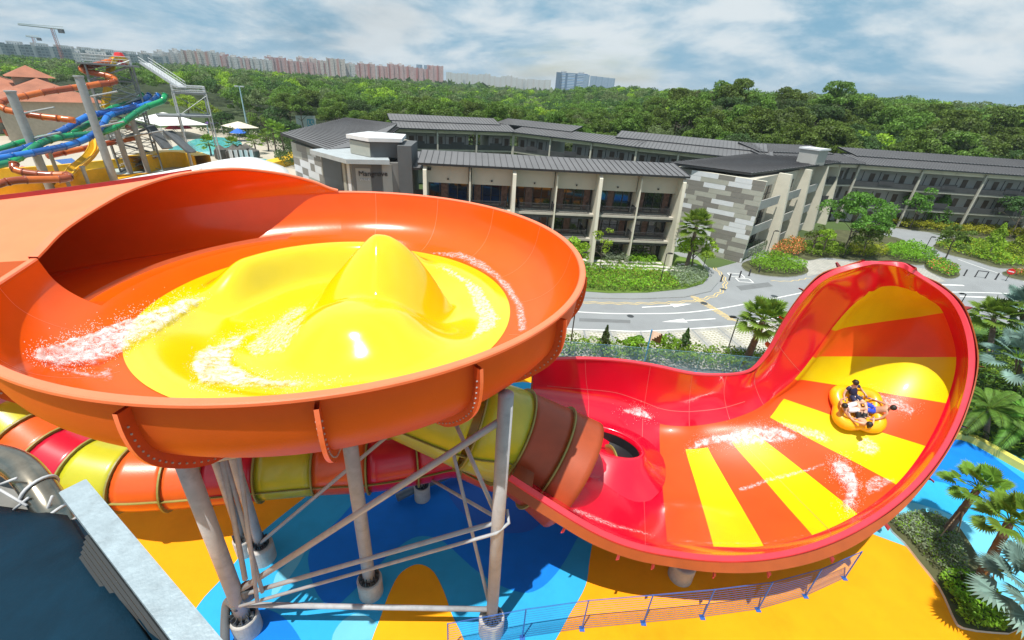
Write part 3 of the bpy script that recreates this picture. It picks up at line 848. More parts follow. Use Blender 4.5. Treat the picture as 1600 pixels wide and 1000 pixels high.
column((385, 862), 8.9, .17, 'steel column at the back left under the bowl, left one of a close pair', ped=.4)
column((1062, 900), (8.2, 14.0, 1.9), .13, 'short steel post on a wide round concrete pedestal under the wave slide', ped=.55)
# steel braces
def pipe(pts, rad, lab, name='steel_brace', group='steel braces between the columns', m=None, nn=12, caps=True):
    mb = MB(); mb.tube(pts, rad, nn)
    return tag(mb.build(name, m or m_steel, smooth=True), lab, 'brace' if name == 'steel_brace' else 'pipe', group)
C1 = V((-9.75, 9.72, 0)); C2 = P(580, 925); C3 = V((-.02, 10.32, 0)); C4 = P(660, 778)
def cz(c, z): return V((c.x, c.y, z))
hub = V((-9.35, 9.95, 2.6))
pipe([cz(C1, 2.55) + V((.2, .1, 0)), cz(C3, 11.3)], .11, 'long diagonal brace from the left front column to the top of the right front column')
pipe([cz(C1, 2.3) + V((.2, .05, 0)), cz(C3, 6.7)], .085, 'upper of the two parallel pipes crossing low between the left and right front columns', name='steel_pipe')
pipe([cz(C1, 2.0) + V((.2, -.2, 0)), cz(C3, 6.45) + V((0, -.25, 0)), cz(C3, 6.7) + V((.4, .0, 0)), cz(C3, 7.0) + V((.3, .3, 0))], .06, 'lower of the two parallel pipes crossing low between the left and right front columns', name='steel_pipe')
pipe([cz(C1, 1.75) + V((.2, 0, 0)), cz(C3, 1.5)], .1, 'level steel pipe running just above the ground to the foot of the right front column')
pipe([cz(C3, 1.3), V((-1.9, 12.4, 7.9))], .07, 'thin brace rising leftward from the foot of the right front column')
pipe([cz(C3, 6.9), V((-2.1, 13.3, 8.9))], .08, 'thin brace dropping from under the bowl to the middle of the right front column')
pipe([cz(C3, 6.9), cz(C4, 1.8)], .07, 'short strut from the right front column down to the foot of the back column')
pipe([cz(C1, 9.1), V((-5.3, 11.3, 9.4))], .12, 'horizontal steel beam under the bowl from the left front column')
pipe([V((-8.2, 12.0, 9.1)), V((-1.6, 12.8, 9.1))], .1, 'horizontal steel beam under the middle of the bowl')
pipe([P(405, 850, 1.2), V((-3.0, 14.5, 8.6))], .08, 'long thin brace rising to the right from the foot of the back left column pair')
for i, (a, b) in enumerate((((345, 700, 9.0), (383, 905, 3.4)), ((372, 705, 9.0), (402, 940, 2.6)), ((352, 715, 8.6), (410, 925, 2.7)))):
    pipe([P(*a), P(*b)], (.09, .07, .07)[i], ('blue grey drain pipe hanging left of the back column pair', 'thin pale strut left of the back column pair', 'thin pale strut crossing in front of the back column pair')[i], name=('drain_pipe', 'steel_brace', 'steel_brace')[i])
mb = MB(); j0 = cz(C1, 2.3) + V((.35, .2, 0))
mb.lathe(j0, [(.0, -.28), (.26, -.28), (.28, 0), (.26, .28), (0, .28)], 14)
tag(mb.build('junction_box', m_steeld), 'dark round junction drum where the pipes meet on the left front column', 'drum')
pts = [cz(C1, 1.9) + V((.1, -.2, 0)), cz(C1, 1.7) + V((-.5, .1, 0)), P(352, 965, 1.2), P(352, 1005, .6), P(356, 1030, .1)]
pipe(crs(pts, 5), .16, 'fat dark drain pipe bending down beside the left front column', name='drain_pipe', m=MAT('dark grey pipe', (.10, .11, .12), .45))
pipe(crs([P(620, 778, .3), P(640, 768, .35), P(700, 742, .4), P(760, 720, .5)], 3), .22, 'fat grey drain pipe lying on the blue deck behind the back column', name='drain_pipe', m=MAT('grey blue pipe', (.09, .13, .17), .45))
# ---------------------------------------------------------------- coloured tubes
def slide_tube(name, ctl, n, cols_, lab, mats, rad=1.55, seam=True, cat='tube slide', fl=.18, grp=None, flm=None, nseg=28):
    path = crs([c[0] if isinstance(c, tuple) and isinstance(c[0], V) else V(c) for c in ctl], n)
    r = empty(name, (path[0].x, path[0].y, 0), lab, cat, grp)
    for k in range(len(ctl) - 1):
        seg = path[k * n:(k + 1) * n + 1]
        rr = rad if not isinstance(rad, list) else [lerp(rad[k], rad[k + 1], i / n) for i in range(n + 1)]
        mb = MB(); mb.tube(seg, rr, nseg, caps=False)
        o = mb.build('tube_section', mats[cols_[k % len(cols_)]], r, smooth=True)
        s_ = o.modifiers.new('s', 'SOLIDIFY'); s_.thickness = .05; s_.offset = 1
        t = (seg[1] - seg[0]).normalized(); q = rr if not isinstance(rr, list) else rr[0]
        mb = MB(); mb.ring(seg[0], t, q - .02, q + fl, .07, 36); mb.build('flange', flm or mats[cols_[k % len(cols_)]], r)
    if seam:
        for sgn in (-1, 1):
            G = []
            fr = MB().frames(path)
            for i, (p, t, u, rr_) in enumerate(fr):
                side = V((t.y, -t.x, 0)).normalized() * sgn; q = rad if not isinstance(rad, list) else lerp(rad[min(i // n, len(rad) - 2)], rad[min(i // n, len(rad) - 2) + 1], (i % n) / n)
                G.append([p + side * (q - .02) + V((0, 0, .02)), p + side * (q + .14) + V((0, 0, .02)), p + side * (q + .14) - V((0, 0, .02)), p + side * (q - .02) - V((0, 0, .02))])
            mb = MB(); mb.grid(G); mb.build('side_seam', flm or mats[0], r)
    return r, path
m_lflange = MAT('olive flange', (.25, .24, .06), .5, var=.15)
# feed tube from under the bowl into the wave slide: yellow, then orange with the bowl's shade put into its colour, widening
A = [V((-4.6, 15.6, 7.5)), P(735, 660, 7.0), P(795, 680, 6.0), P(852, 712, 5.1), P(893, 738, 4.5)]
slide_tube('feeder_tube', [V((-7.5, 16.2, 7.9))] + A, 6, [3, 0, 0, 1, 1], 'wide tube leaving the bowl underneath, yellow green then shade-darkened orange, opening onto the red slide', [m_lime, MAT('shade darkened orange tube', (.34, .06, .015), .45, var=.1, stain=.15), m_red, MAT('yellow tube', (.75, .55, .01), .3)], rad=[1.5, 1.65, 1.95, 2.15, 2.4, 2.6], flm=m_lflange)
# exit tube running left under the bowl
ctl = [P(950, 740, 2.0), P(800, 730, 2.6), P(720, 702, 3.4), P(650, 712, 3.4), P(578, 722, 3.4), P(497, 726, 3.4), P(411, 733, 3.45), P(331, 740, 3.5), P(272, 744, 3.6), P(205, 745, 3.8), P(138, 732, 4.1), P(90, 710, 4.5), P(50, 682, 5.0), P(15, 655, 5.6)]
pal = [m_red, m_tor, m_crim, m_crim, m_tor, m_lime, m_crim, m_tor, m_tor, m_lime, m_crim, m_tor, m_lime]
mm = {id(x): i for i, x in enumerate([m_red, m_tor, m_crim, m_lime])}
slide_tube('exit_tube', ctl, 6, [mm[id(x)] for x in pal], 'long tube in orange, crimson and yellow green rings curving along the deck below the bowl', [m_red, m_tor, m_crim, m_lime], rad=1.35, flm=m_lflange)
# open crimson run-out at far left
mb = MB(); G = []
for k, (x, y, z) in enumerate([(-120, 560, 5.5), (-40, 585, 5.5), (20, 620, 5.5), (60, 650, 5.4)]):
    c = P(x, y, z); 
    G.append([c + V((-.6, 2.4, 1.4)), c + V((-.5, 2.0, .3)), c + V((0, 0, 0)), c + V((.4, -2.0, .1)), c + V((.5, -2.5, 1.0))])
G = [crs(r, 4) for r in G]; G = [[q[i] for q in [crs([g[j] for g in G], 4) for j in range(len(G[0]))]] for i in range(13)]
mb.grid(G); ro = mb.build('runout_trough', MAT('wet crimson trough', (.42, .03, .06), .3, var=.2, vs=3), smooth=True)
tag(ro, 'open crimson trough behind the left end of the ringed tube', 'water slide')
# mound on the red floor with a shallow dish, coloured black for the hole's shade: where riders leave the wave slide
hc = P(950, 699, 3.1)
mb = MB()
ux = (P(1000, 716, 3.1) - P(905, 680, 3.1)).normalized(); uy = V((-ux.y, ux.x, 0))
def oval(rx, ry, z, sh=0): return [hc + ux * (rx * cos(2 * pi * k / 40) + sh) + uy * ry * sin(2 * pi * k / 40) + V((0, 0, z)) for k in range(41)]
mb.grid([oval(3.2, 3.4, -.75), oval(2.7, 2.7, -.45, .0), oval(2.1, 1.7, .1), oval(1.9, 1.15, .42), oval(1.78, 1.0, .48), oval(1.7, .94, .42), oval(1.65, .9, .2)])
mb.build('exit_mouth', m_red, wave, smooth=True)
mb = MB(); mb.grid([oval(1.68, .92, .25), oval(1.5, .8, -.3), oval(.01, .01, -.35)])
mb.build('black_exit_dish', MAT('black standing for shade', (.012, .012, .015), .35), wave)
# truss ring below the wave slide
for j, (dz, lab) in enumerate(((.0, 'upper'),)):
    pts = []
    for i in range(26, 66, 2):
        n_ = WN[i][5]; pts.append(WO[i][5] - n_ * .15 + V((0, 0, -.1)))
    mb = MB(); mb.tube(pts, .05, 8); mb.build('support_pipe', m_steel, wave, smooth=True)
pts = []
# stack of barriers leaning under the wave slide
bs = P(935, 852, 0)
for k in range(5):
    r = V((.09 * k, .02 * k, 0)); mb = MB(); b0 = bs + r
    fr = [b0 + V((0, 0, .15)), b0 + V((.1, .0, 1.1)), b0 + V((.5, 1.2, 1.1)), b0 + V((.4, 1.2, .15))]
    for a_, b_ in ((0, 1), (1, 2), (2, 3), (3, 0)): mb.tube([fr[a_], fr[b_]], .025, 6)
    for q in range(1, 9): mb.tube([fr[0].lerp(fr[3], q / 9), fr[1].lerp(fr[2], q / 9)], .012, 5)
    for q in (0, 3): mb.tube([fr[q] + V((-.25, 0, -.12)), fr[q] + V((.25, 0, -.12))], .02, 6)
    tag(mb.build('crowd_barrier', m_steel), 'grey metal crowd barrier in a tight stack beneath the front rim of the wave slide', 'barrier', 'stacked crowd barriers')
# ---------------------------------------------------------------- hotel
m_beige = MAT('beige render', (0.50, 0.47, 0.39), .85, var=.07, vs=.3, bump=.1, stain=.12, ss=.3)
m_beige2 = MAT('pale beige fin', (0.62, 0.59, 0.49), .85, var=.07, vs=.4, stain=.15, ss=.35)
m_roofm = MAT('dark grey metal roof', (0.15, 0.148, 0.152), .55, metal=.2, var=.1, vs=.2, stain=.2, ss=.15)
m_seam = MAT('roof seam', (0.045, 0.045, 0.05), .5, metal=.2)
m_edge = MAT('dark roof edge', (0.02, 0.024, 0.028), .4)
m_rail = MAT('dark railing', (0.045, 0.045, 0.05), .5)
m_par = MAT('dark parapet', (0.05, 0.052, 0.055), .6, var=.2)
m_gallery = MAT('gallery wall', (0.36, 0.36, 0.34), .8, var=.1, vs=.3)
m_door = MAT('brown door', (0.10, 0.075, 0.055), .6, var=.2)
m_slab = MAT('pale slab edge', (0.45, 0.43, 0.37), .8, var=.08)
def glass(name, col=(0.012, 0.016, 0.02), rough=.04):
    m, nt, b, out = nodes(name)
    b.inputs['Base Color'].default_value = col + (1,); b.inputs['Roughness'].default_value = rough; b.inputs['Specular IOR Level'].default_value = .9
    return m
m_glass = glass('dark window glass')
m_frame = MAT('window frame', (.03, .028, .026), .5)
m_curt = MAT('curtain behind glass', (.11, .06, .045), .6, var=.5, vs=3)
def obox(mb, a, b, n, y0, y1, z0, z1, m=0):
    "box over the base line a-b, from offset y0 to y1 along n"
    pts = [a + n * y0, b + n * y0, b + n * y1, a + n * y1]
    if (pts[1] - pts[0]).cross(pts[2] - pts[1]).z < 0: pts = pts[::-1]
    mb.prism([(p.x, p.y) for p in pts], z0, z1, m)
def roof(name, parent, a, b, n, y0, y1, z0, z1, th=.25, seam=.9, over0=0, over1=0, skew0=0, skew1=0):
    "sloped slab roof: eave line at offset y0 height z0, ridge line at y1 height z1"
    t = (b - a).normalized(); a = a - t * over0; b = b + t * over1
    A = a + n * y0; B = b + n * y0; C_ = b + n * y1 + t * skew1; D_ = a + n * y1 + t * skew0
    lo = [V((A.x, A.y, z0)), V((B.x, B.y, z0)), V((C_.x, C_.y, z1)), V((D_.x, D_.y, z1))]
    up = V((0, 0, th)); hi = [p + up for p in lo]
    mb = MB(); mb.add(lo + hi, [(0, 1, 2, 3), (4, 5, 6, 7)], 0); mb.add(lo + hi, [(0, 1, 5, 4), (1, 2, 6, 5), (2, 3, 7, 6), (3, 0, 4, 7)], 2)
    L_ = (b - a).length; k = max(2, int(L_ / seam))
    for i in range(k + 1):
        f = i / k; p = hi[0].lerp(hi[1], f); q = hi[3].lerp(hi[2], f)
        mb.beam(p + V((0, 0, .03)), q + V((0, 0, .03)), .05, .08, m=1)
    return mb.build(name, [m_roofm, m_seam, m_edge], parent)

# ---- front wing with fins and balconies
a = V((-11.6, 55.0, 0)); b = V((20.2, 58.6, 0)); t = (b - a).normalized(); n = V((t.y, -t.x, 0))   # n points to the camera
FW = empty('hotel_building', (a.x, a.y, 0), 'three storey beige hotel wing with tall slanted fins and railed balconies', 'building')
mb = MB(); obox(mb, a, b, n, -1.2, -4.2, 0.0, 11.4); mb.build('wall', m_beige, FW)
roof('roof', FW, a, b, n, 1.2, -4.4, 11.45, 12.2, over0=.8, over1=.5, seam=.75)
nb = 6; L_ = (b - a).length
for k in range(nb + 1):
    p = a + t * (L_ * k / nb); big = (k % 2 == 0)
    mb = MB(); w_ = .42 if big else .16
    d0, d1 = (2.5, 1.2) if big else (1.15, .7)
    A_ = p - t * w_ / 2; B_ = p + t * w_ / 2
    vs = []
    for q in (A_, B_):
        vs += [q - n * 1.3, q + n * d0, q + n * d1 + V((0, 0, 10.9)), q + n * (d1 - .7) + V((0, 0, 11.5)), q - n * 1.3 + V((0, 0, 11.5))]
    vs[0:0] = []
    mb.add(vs, [(0, 1, 2, 3, 4), (9, 8, 7, 6, 5), (0, 5, 6, 1), (1, 6, 7, 2), (2, 7, 8, 3), (3, 8, 9, 4)])
    mb.build('fin', m_beige2, FW)
for k in range(nb):
    p = a + t * (L_ * k / nb); q = a + t * (L_ * (k + 1) / nb)
    c = (p + q) / 2
    p1 = p + t * .5; q1 = q - t * .5
    mb = MB(); obox(mb, p + t * .2, q - t * .2, n, -1.2, -.3, 9.25, 11.4); mb.build('upper_wall', m_beige, FW)
    for fl, (z0, z1) in enumerate(((0.1, 2.9), (3.3, 5.9), (6.5, 9.2))):
        wp = p + t * .35; wq = q - t * .35
        mb = MB(); obox(mb, wp, wq, n, -1.2, -1.12, z0, z1); g_ = mb.build('window', m_glass, FW)
        mb = MB()
        for f in (0, .27, .5, .74, 1):
            s_ = wp.lerp(wq, f); obox(mb, s_ - t * .05, s_ + t * .05, n, -1.12, -1.04, z0, z1)
        obox(mb, wp, wq, n, -1.12, -1.03, z0 - .02, z0 + .08); obox(mb, wp, wq, n, -1.12, -1.03, z1 - .08, z1 + .02)
        mb.build('frame', m_frame, g_)
        if fl:
            for (f0, f1) in ((.04, .22), (.78, .95)) if (k + fl) % 2 else ((.3, .48),):
                mb = MB(); u0 = wp.lerp(wq, f0); u1 = wp.lerp(wq, f1); G = []
                for s_ in range(13):
                    e_ = u0.lerp(u1, s_ / 12) + n * (-1.09 + .02 * (s_ % 2)); G.append(e_)
                mb.grid([[V((e_.x, e_.y, z0 + .1)) for e_ in G], [V((e_.x, e_.y, z1 - .1)) for e_ in G]])
                mb.build('curtain', m_curt, g_)
            mb = MB(); obox(mb, p + t * .1, q - t * .1, n, -1.1, .75, z0 - .38, z0 - .12); bal = mb.build('balcony', m_slab, FW)
            side = .9 if k % 2 == 0 else .12; side2 = .12 if k % 2 == 0 else .9
            r0 = p + t * side; r1 = q - t * side2
            mb = MB()
            obox(mb, r0, r1, n, .62, .68, z0 + .93, z0 + 1.0); obox(mb, r0, r1, n, .62, .68, z0 - .05, z0 + .02)
            m_ = int((r1 - r0).length / .16)
            for i in range(m_ + 1):
                s_ = r0.lerp(r1, i / m_); obox(mb, s_ - t * .018, s_ + t * .018, n, .63, .67, z0, z0 + .95)
            for e_ in (r0, r1):
                for i in range(9): obox(mb, e_ - t * .018, e_ + t * .018, n, -1 + i * .2, -.96 + i * .2, z0, z0 + .95)
                obox(mb, e_ - t * .03, e_ + t * .03, n, -1, .65, z0 + .93, z0 + 1)
            mb.build('railing', m_rail, bal)
            mb = MB(); obox(mb, p + t * .2, q - t * .2, n, .45, .6, z0 - .75, z0 - .38); mb.build('balcony_beam', m_par, bal)
    mb = MB(); cc = c + n * -.2; mb.box((cc.x, cc.y, 9.75), (.18, .18, .18)); mb.build('wall_lamp', m_black, FW)

# ---- galleries round the court
def gallery(name, lab, a, b, depth=7.0, zf=(3.5, 6.9), ztop=10.6, gw=2.2, eave=10.6, upper=True, seed=1, bays=9.0, gap=None, up0=0, up1=0, dark=False, o0=.3, o1=.3):
    rr = random.Random(seed)
    a = V((a[0], a[1], 0)); b = V((b[0], b[1], 0)); t = (b - a).normalized(); n = V((t.y, -t.x, 0)); Ln = (b - a).length
    B = empty(name, (a.x, a.y, 0), lab, 'building')
    segs = [(0, 1)] if not gap else [(0, gap[0]), (gap[1], 1)]
    for s0, s1 in segs:
        mb = MB(); obox(mb, a.lerp(b, s0), a.lerp(b, s1), n, -gw, -gw - depth, 0, ztop); mb.build('wall', m_gallery, B)
    for z in zf:
        mb = MB(); obox(mb, a, b, n, 0, -gw, z - .3, z); mb.build('gallery_floor', m_slab, B)
        mb = MB(); obox(mb, a, b, n, .06, -.06, z + .01, z + 1.05); mb.build('parapet', m_par, B)
    mb = MB(); obox(mb, a, b, n, -.3, -.1, ztop - .55, ztop + .1); mb.build('eave_beam', m_beige2, B)
    nc = max(1, round(Ln / bays))
    for k in range(nc + 1):
        p = a.lerp(b, k / nc); mb = MB(); obox(mb, p - t * .16, p + t * .16, n, .35, .08, 0, ztop); mb.build('column', m_slab, B)
    for z in (0,) + tuple(zf):
        if z == 0 and not dark: continue
        for k in range(nc):
            for q in (.12, .40, .62, .90):
                f = (k + q) / nc
                if gap and gap[0] - .02 < f < gap[1] + .02: continue
                p = a.lerp(b, f)
                w_ = .5
                mb = MB(); obox(mb, p - t * w_, p + t * w_, n, -gw, -gw + .06, z + .02, z + 2.3); mb.build('door', m_door, B)
            for q in (.25, .52, .77):
                f = (k + q) / nc
                if gap and gap[0] - .02 < f < gap[1] + .02: continue
                p = a.lerp(b, f)
                mb = MB(); obox(mb, p - t * .06, p + t * .06, n, -gw, -gw + .05, z + .02, z + 2.6); mb.build('wall_strip', m_par, B)
        for k in range(nc):
            p = a.lerp(b, (k + .52) / nc)
            if z:
                mb = MB(); obox(mb, p - t * 1.4, p + t * 1.4, n, .07, .13, z + .5, z + 1.5)
                mb.build('screen', m_rail, B)
    roof('roof', B, a, b, n, .9, -gw - depth * .45, eave, eave + 1.0, over0=o0, over1=o1, seam=.7)
    if upper:
        roof('upper_roof', B, a.lerp(b, up0), a.lerp(b, 1 - up1), n, -gw - depth * .28, -gw - depth - .8, eave + 1.0, eave + 1.9, over0=-.6, over1=-.6, seam=.7)
        mb = MB(); obox(mb, a.lerp(b, up0) + t * 1.2, a.lerp(b, 1 - up1) - t * 1.2, n, -gw - depth * .35, -gw - depth + .2, ztop - .1, eave + 1.15); mb.build('roof_wall', m_par, B)
    return B
gallery('hotel_building', 'far left hotel wing of the court with open galleries under a long flat roof', (-26.5, 97.5), (-2.5, 106.5), seed=2, gap=(.62, .80), up0=-.05, up1=.05, eave=11.3, ztop=11.2, zf=(3.9, 7.5))
gallery('hotel_building', 'middle hotel wing across the court where two guests stand on the open gallery', (-2.5, 106.5), (22, 92.5), seed=3, gap=(.30, .48), eave=11.3, ztop=11.2, zf=(3.9, 7.5), up1=.55, up0=-.3)
gallery('hotel_building', 'hotel wing at the far right of the court beside the striped end block', (22, 92.5), (44, 84.0), seed=4, eave=11.3, ztop=11.2, zf=(3.9, 7.5), up0=-.25)
gallery('hotel_building', 'short hotel wing behind the pale roof box, joining the court to the right wing', (44, 84), (64, 90.5), seed=5, eave=11.3, ztop=11.2, zf=(3.9, 7.5), up1=.08)
gallery('hotel_building', 'long dark right hotel wing with three gallery levels behind the garden trees', (64, 90.5), (125, 90.5), seed=6, eave=11.2, ztop=11.0, zf=(3.7, 7.3), dark=True, bays=11.5, depth=8, up0=.02)
gallery('hotel_building', 'side wing on the left of the court with a steep grey roof seen end on', (-23.5, 76), (-26.5, 97.5), seed=7, eave=11.3, ztop=11.2, zf=(3.9, 7.5), upper=False, bays=12)

# two guests on the gallery are added with the people

# ---- striped panel walls
def panels(B, a, b, n, z0, z1, seed, rows=11, off=.03):
    rr = random.Random(seed); t = (b - a).normalized(); Ln = (b - a).length
    cols3 = [m_pA, m_pB, m_pC, m_pA, m_pC]
    z = z0; r_ = 0
    h = (z1 - z0) / rows
    mb = MB()
    for r_ in range(rows):
        x = -rr.random() * 2
        last = -1
        while x < Ln:
            w_ = rr.choice([1.5, 2.2, 3.0, 3.8])
            ci = rr.choice([c for c in (0, 1, 2) if c != last]); last = ci
            x0, x1 = max(0, x), min(Ln, x + w_)
            if x1 > x0 + .05:
                zz0 = z0 + r_ * h; zz1 = zz0 + h
                p = a + t * x0 + n * off; q = a + t * x1 + n * off
                d_ = .012
                mb.quad(V((p.x, p.y, zz0 + d_)) + t * d_, V((q.x, q.y, zz0 + d_)) - t * d_, V((q.x, q.y, zz1 - d_)) - t * d_, V((p.x, p.y, zz1 - d_)) + t * d_, ci)
            x += w_
    return mb.build('panel_cladding', [m_pA, m_pB, m_pC], B)
m_pA = MAT('white panel', (.60, .62, .64), .6, var=.04)
m_pB = MAT('taupe panel', (.20, .19, .17), .6, var=.06)
m_pC = MAT('sand panel', (.36, .36, .31), .6, var=.06)
# right end block
c = V((31.9, 60.5, 0)); lft = V((21.6, 68.6, 0)); bk = V((62.1, 91.5, 0))
RB = empty('hotel_building', (c.x, c.y, 0), 'right end block of the hotel with white, sand and taupe panel wall and leaning fins', 'building')
t1 = (c - lft).normalized(); n1 = V((t1.y, -t1.x, 0)); t2 = (bk - c).normalized(); n2 = V((t2.y, -t2.x, 0))
mb = MB(); mb.prism([(lft.x, lft.y), (c.x, c.y), ((c - n1 * .5).x, (c - n1 * .5).y), ((lft - n1 * .5).x, (lft - n1 * .5).y)], 0, 11.3); mb.build('end_wall', m_beige2, RB)
panels(RB, lft, c, n1, .1, 11.3, 5, rows=17)
mb = MB(); inn = 1.8
c_in = c - n2 * inn; b_in = bk - n2 * inn
mb.prism([((c_in + t2 * .3).x, (c_in + t2 * .3).y), (b_in.x, b_in.y), ((b_in - n2 * 9).x, (b_in - n2 * 9).y), ((lft + t2 * .55).x, (lft + t2 * .55).y)], 0, 11.2); mb.build('wall', m_beige, RB)
Lr = (bk - c).length
fins = [10.7, 20.8, 30.8, 40]
for f in fins:
    p = c + t2 * f; w_ = .35; vs = []
    for q in (p - t2 * w_, p + t2 * w_):
        vs += [q - n2 * inn, q + n2 * 1.2, q - n2 * .1 + V((0, 0, 11.4)), q - n2 * inn + V((0, 0, 11.4))]
    mb = MB(); mb.add(vs, [(0, 1, 2, 3), (7, 6, 5, 4), (0, 4, 5, 1), (1, 5, 6, 2), (2, 6, 7, 3)]); mb.build('fin', m_beige2, RB)
prev = 0.6
for f in fins[:3]:
    for z0 in (.4, 3.9, 7.5):
        p = c + t2 * (prev + .8); q = c + t2 * (f - 1.0); m_ = p.lerp(q, .5)
        for (u0, u1) in ((.1, .45), (.55, .9)):
            mb = MB(); obox(mb, p.lerp(q, u0), p.lerp(q, u1), n2, -inn, -inn + .06, z0, z0 + 2.4); g_ = mb.build('window', m_glass, RB)
            mb = MB(); obox(mb, p.lerp(q, u0), p.lerp(q, u1), n2, -inn + .06, -inn + .12, z0 + 1.15, z0 + 1.25); obox(mb, p.lerp(q, (u0 + u1) / 2) - t2 * .04, p.lerp(q, (u0 + u1) / 2) + t2 * .04, n2, -inn + .06, -inn + .12, z0, z0 + 2.4); mb.build('frame', m_frame, g_)
        mb = MB(); obox(mb, p, q, n2, -.6, -.45, z0 - .3, z0 + 1.0); obox(mb, p, q, n2, -inn, -.6, z0 - .3, z0 - .15); mb.build('balcony', m_gallery, RB)
    prev = f
# its flat roof
rp = [V(p + (11.5,)) for p in ((22.4, 66.2), (31.4, 64.0), (58.5, 86.5), (45, 89.8))]
rp = [V((20.8, 67.5, 11.7)), V((31.0, 63.4, 11.55)), V((57.5, 86.2, 11.6)), V((45, 90.5, 11.9))]
mb = MB(); up = V((0, 0, .3)); hi = [p + up for p in rp]
mb.add(rp + hi, [(4, 5, 6, 7)], 0); mb.add(rp + hi, [(3, 2, 1, 0), (0, 1, 5, 4), (1, 2, 6, 5), (2, 3, 7, 6), (3, 0, 4, 7)], 2)
for i in range(34):
    f = i / 33; mb.beam(hi[0].lerp(hi[3], f) + V((0, 0, .03)), hi[1].lerp(hi[2], f) + V((0, 0, .03)), .05, .07, m=1)
mb.build('roof', [m_roofm, m_seam, m_edge], RB)
p = P(1268, 248, 12.6)
mb = MB(); mb.box((p.x, p.y, 12.9), (3.6, 3.0, 2.4), rz=.65); rb_ = mb.build('roof_box', m_gallery, RB)
mb = MB(); mb.box((p.x, p.y, 14.2), (4.0, 3.4, .25), rz=.65); mb.build('cap', m_pA, rb_)
# ---- left block: panel wall, sign tower and canopy
l0 = V((-33.8, 67.8, 0)); l1 = V((-25.5, 59.5, 0)); l2 = V((-15.8, 55.0, 0))
LB_ = empty('hotel_building', (l0.x, l0.y, 0), 'left end block of the hotel with panel cladding and grey tower with name sign', 'building')
t1 = (l1 - l0).normalized(); n1 = V((t1.y, -t1.x, 0))
mb = MB(); mb.prism([(l0.x, l0.y), (l1.x, l1.y), (-18, 60), (-18, 78), (-33, 94)], 0, 11.2); mb.build('wall', m_beige, LB_)
panels(LB_, l0, l1, n1, .1, 11.2, 11, rows=11)
rp = [V((-35.0, 67.6, 12.0)), V((-24.2, 57.4, 11.6)), V((-20.5, 63, 11.9)), V((-22.5, 84, 13.0)), V((-34.0, 90.5, 12.9))]
mb = MB(); hi = [p + up for p in rp]
mb.add(rp + hi, [(5, 6, 7, 8, 9)], 0); mb.add(rp + hi, [(4, 3, 2, 1, 0)] + [(i, (i + 1) % 5, 5 + (i + 1) % 5, 5 + i) for i in range(5)], 2)
for i in range(30):
    f = i / 29; mb.beam(hi[0].lerp(hi[4], f) + V((0, 0, .03)), hi[1].lerp(hi[3], f) + V((0, 0, .03)), .05, .07, m=1)
mb.build('roof', [m_roofm, m_seam, m_edge], LB_)
m_grt = MAT('dark grey render', (.10, .105, .11), .7, var=.12, vs=.5)
m_grm = MAT('mid grey render', (.17, .17, .165), .7, var=.1, vs=.5)
# portal: dark recess, side pier, sign wall
p0 = V((-24.9, 56.8, 0)); p1 = V((-19.5, 52.2, 0)); p2 = V((-13.2, 54.6, 0)); ZC = ztop(p1, 538, 254); ZL = ztop(V((-17.6, 53.4, 0)), 568, 221)
tt = (p1 - p0).normalized(); nn = V((tt.y, -tt.x, 0)); t3 = (p2 - p1).normalized(); n3 = V((t3.y, -t3.x, 0))
mb = MB(); mb.prism([(p0.x, p0.y), (p1.x, p1.y), (p2.x, p2.y), (-14.5, 60), (-22, 62)], 0, ZC); mb.build('sign_tower', m_grm, LB_)
mb = MB(); obox(mb, p0.lerp(p1, .05), p0.lerp(p1, .68), nn, .0, .04, 0, ZC - .2); mb.build('dark_panel', m_edge, LB_)
for f0, f1, mt in ((.72, .80, m_pC), (.86, .95, m_pA)):
    mb = MB(); obox(mb, p0.lerp(p1, f0), p0.lerp(p1, f1), nn, .0, .05, 0, ZC - .2); mb.build('light_strip', mt, LB_)
for f0, f1, z0, z1, mt in ((.06, .30, 1.0, ZC - .6, m_gallery), (.50, .66, 2.8, ZC - .1, m_gallery), (.32, .48, .3, ZC - .2, m_grt)):
    mb = MB(); obox(mb, p1.lerp(p2, f0), p1.lerp(p2, f1), n3, .0, .05, z0, z1); mb.build('wall_panel', mt, LB_)
q0 = p0 - tt * .6 + nn * 1.0; q1 = p1 + tt * .6 + nn * .9; q2 = p1.lerp(p2, .62) + n3 * 1.2; q3 = V((-19.0, 63.0, 0)); q4 = V((-24.5, 60, 0))
mb = MB(); mb.prism([(q.x, q.y) for q in (q0, q1, q2, q3, q4)], ZC + .01, ZC + .5); mb.build('canopy', MAT('pale grey canopy', (.36, .40, .42), .6, var=.1), LB_)
mb = MB(); mb.prism([(-20.6, 55.6), (-17.6, 53.6), (-14.6, 55.0), (-15.4, 59.5), (-19.6, 60)], ZC + .51, ZL); lb2 = mb.build('lift_tower', m_grt, LB_)
mb = MB(); mb.prism([(-20.6, 55.6), (-17.62, 53.58), (-17.66, 53.54), (-20.66, 55.56)], ZC + .55, ZL - .2); mb.build('pale_strip', m_pC, lb2)
mb = MB(); mb.prism([(-21.0, 55.5), (-17.6, 53.2), (-14.2, 54.8), (-15.0, 60), (-19.9, 60.4)], ZL, ZL + .4); mb.build('cap', m_pA, lb2)
mb = MB(); mb.prism([(-14.6, 53.9), (-13.1, 54.5), (-13.6, 60), (-15.2, 60)], 0, ZL - .3); mb.build('pier', m_grt, LB_)
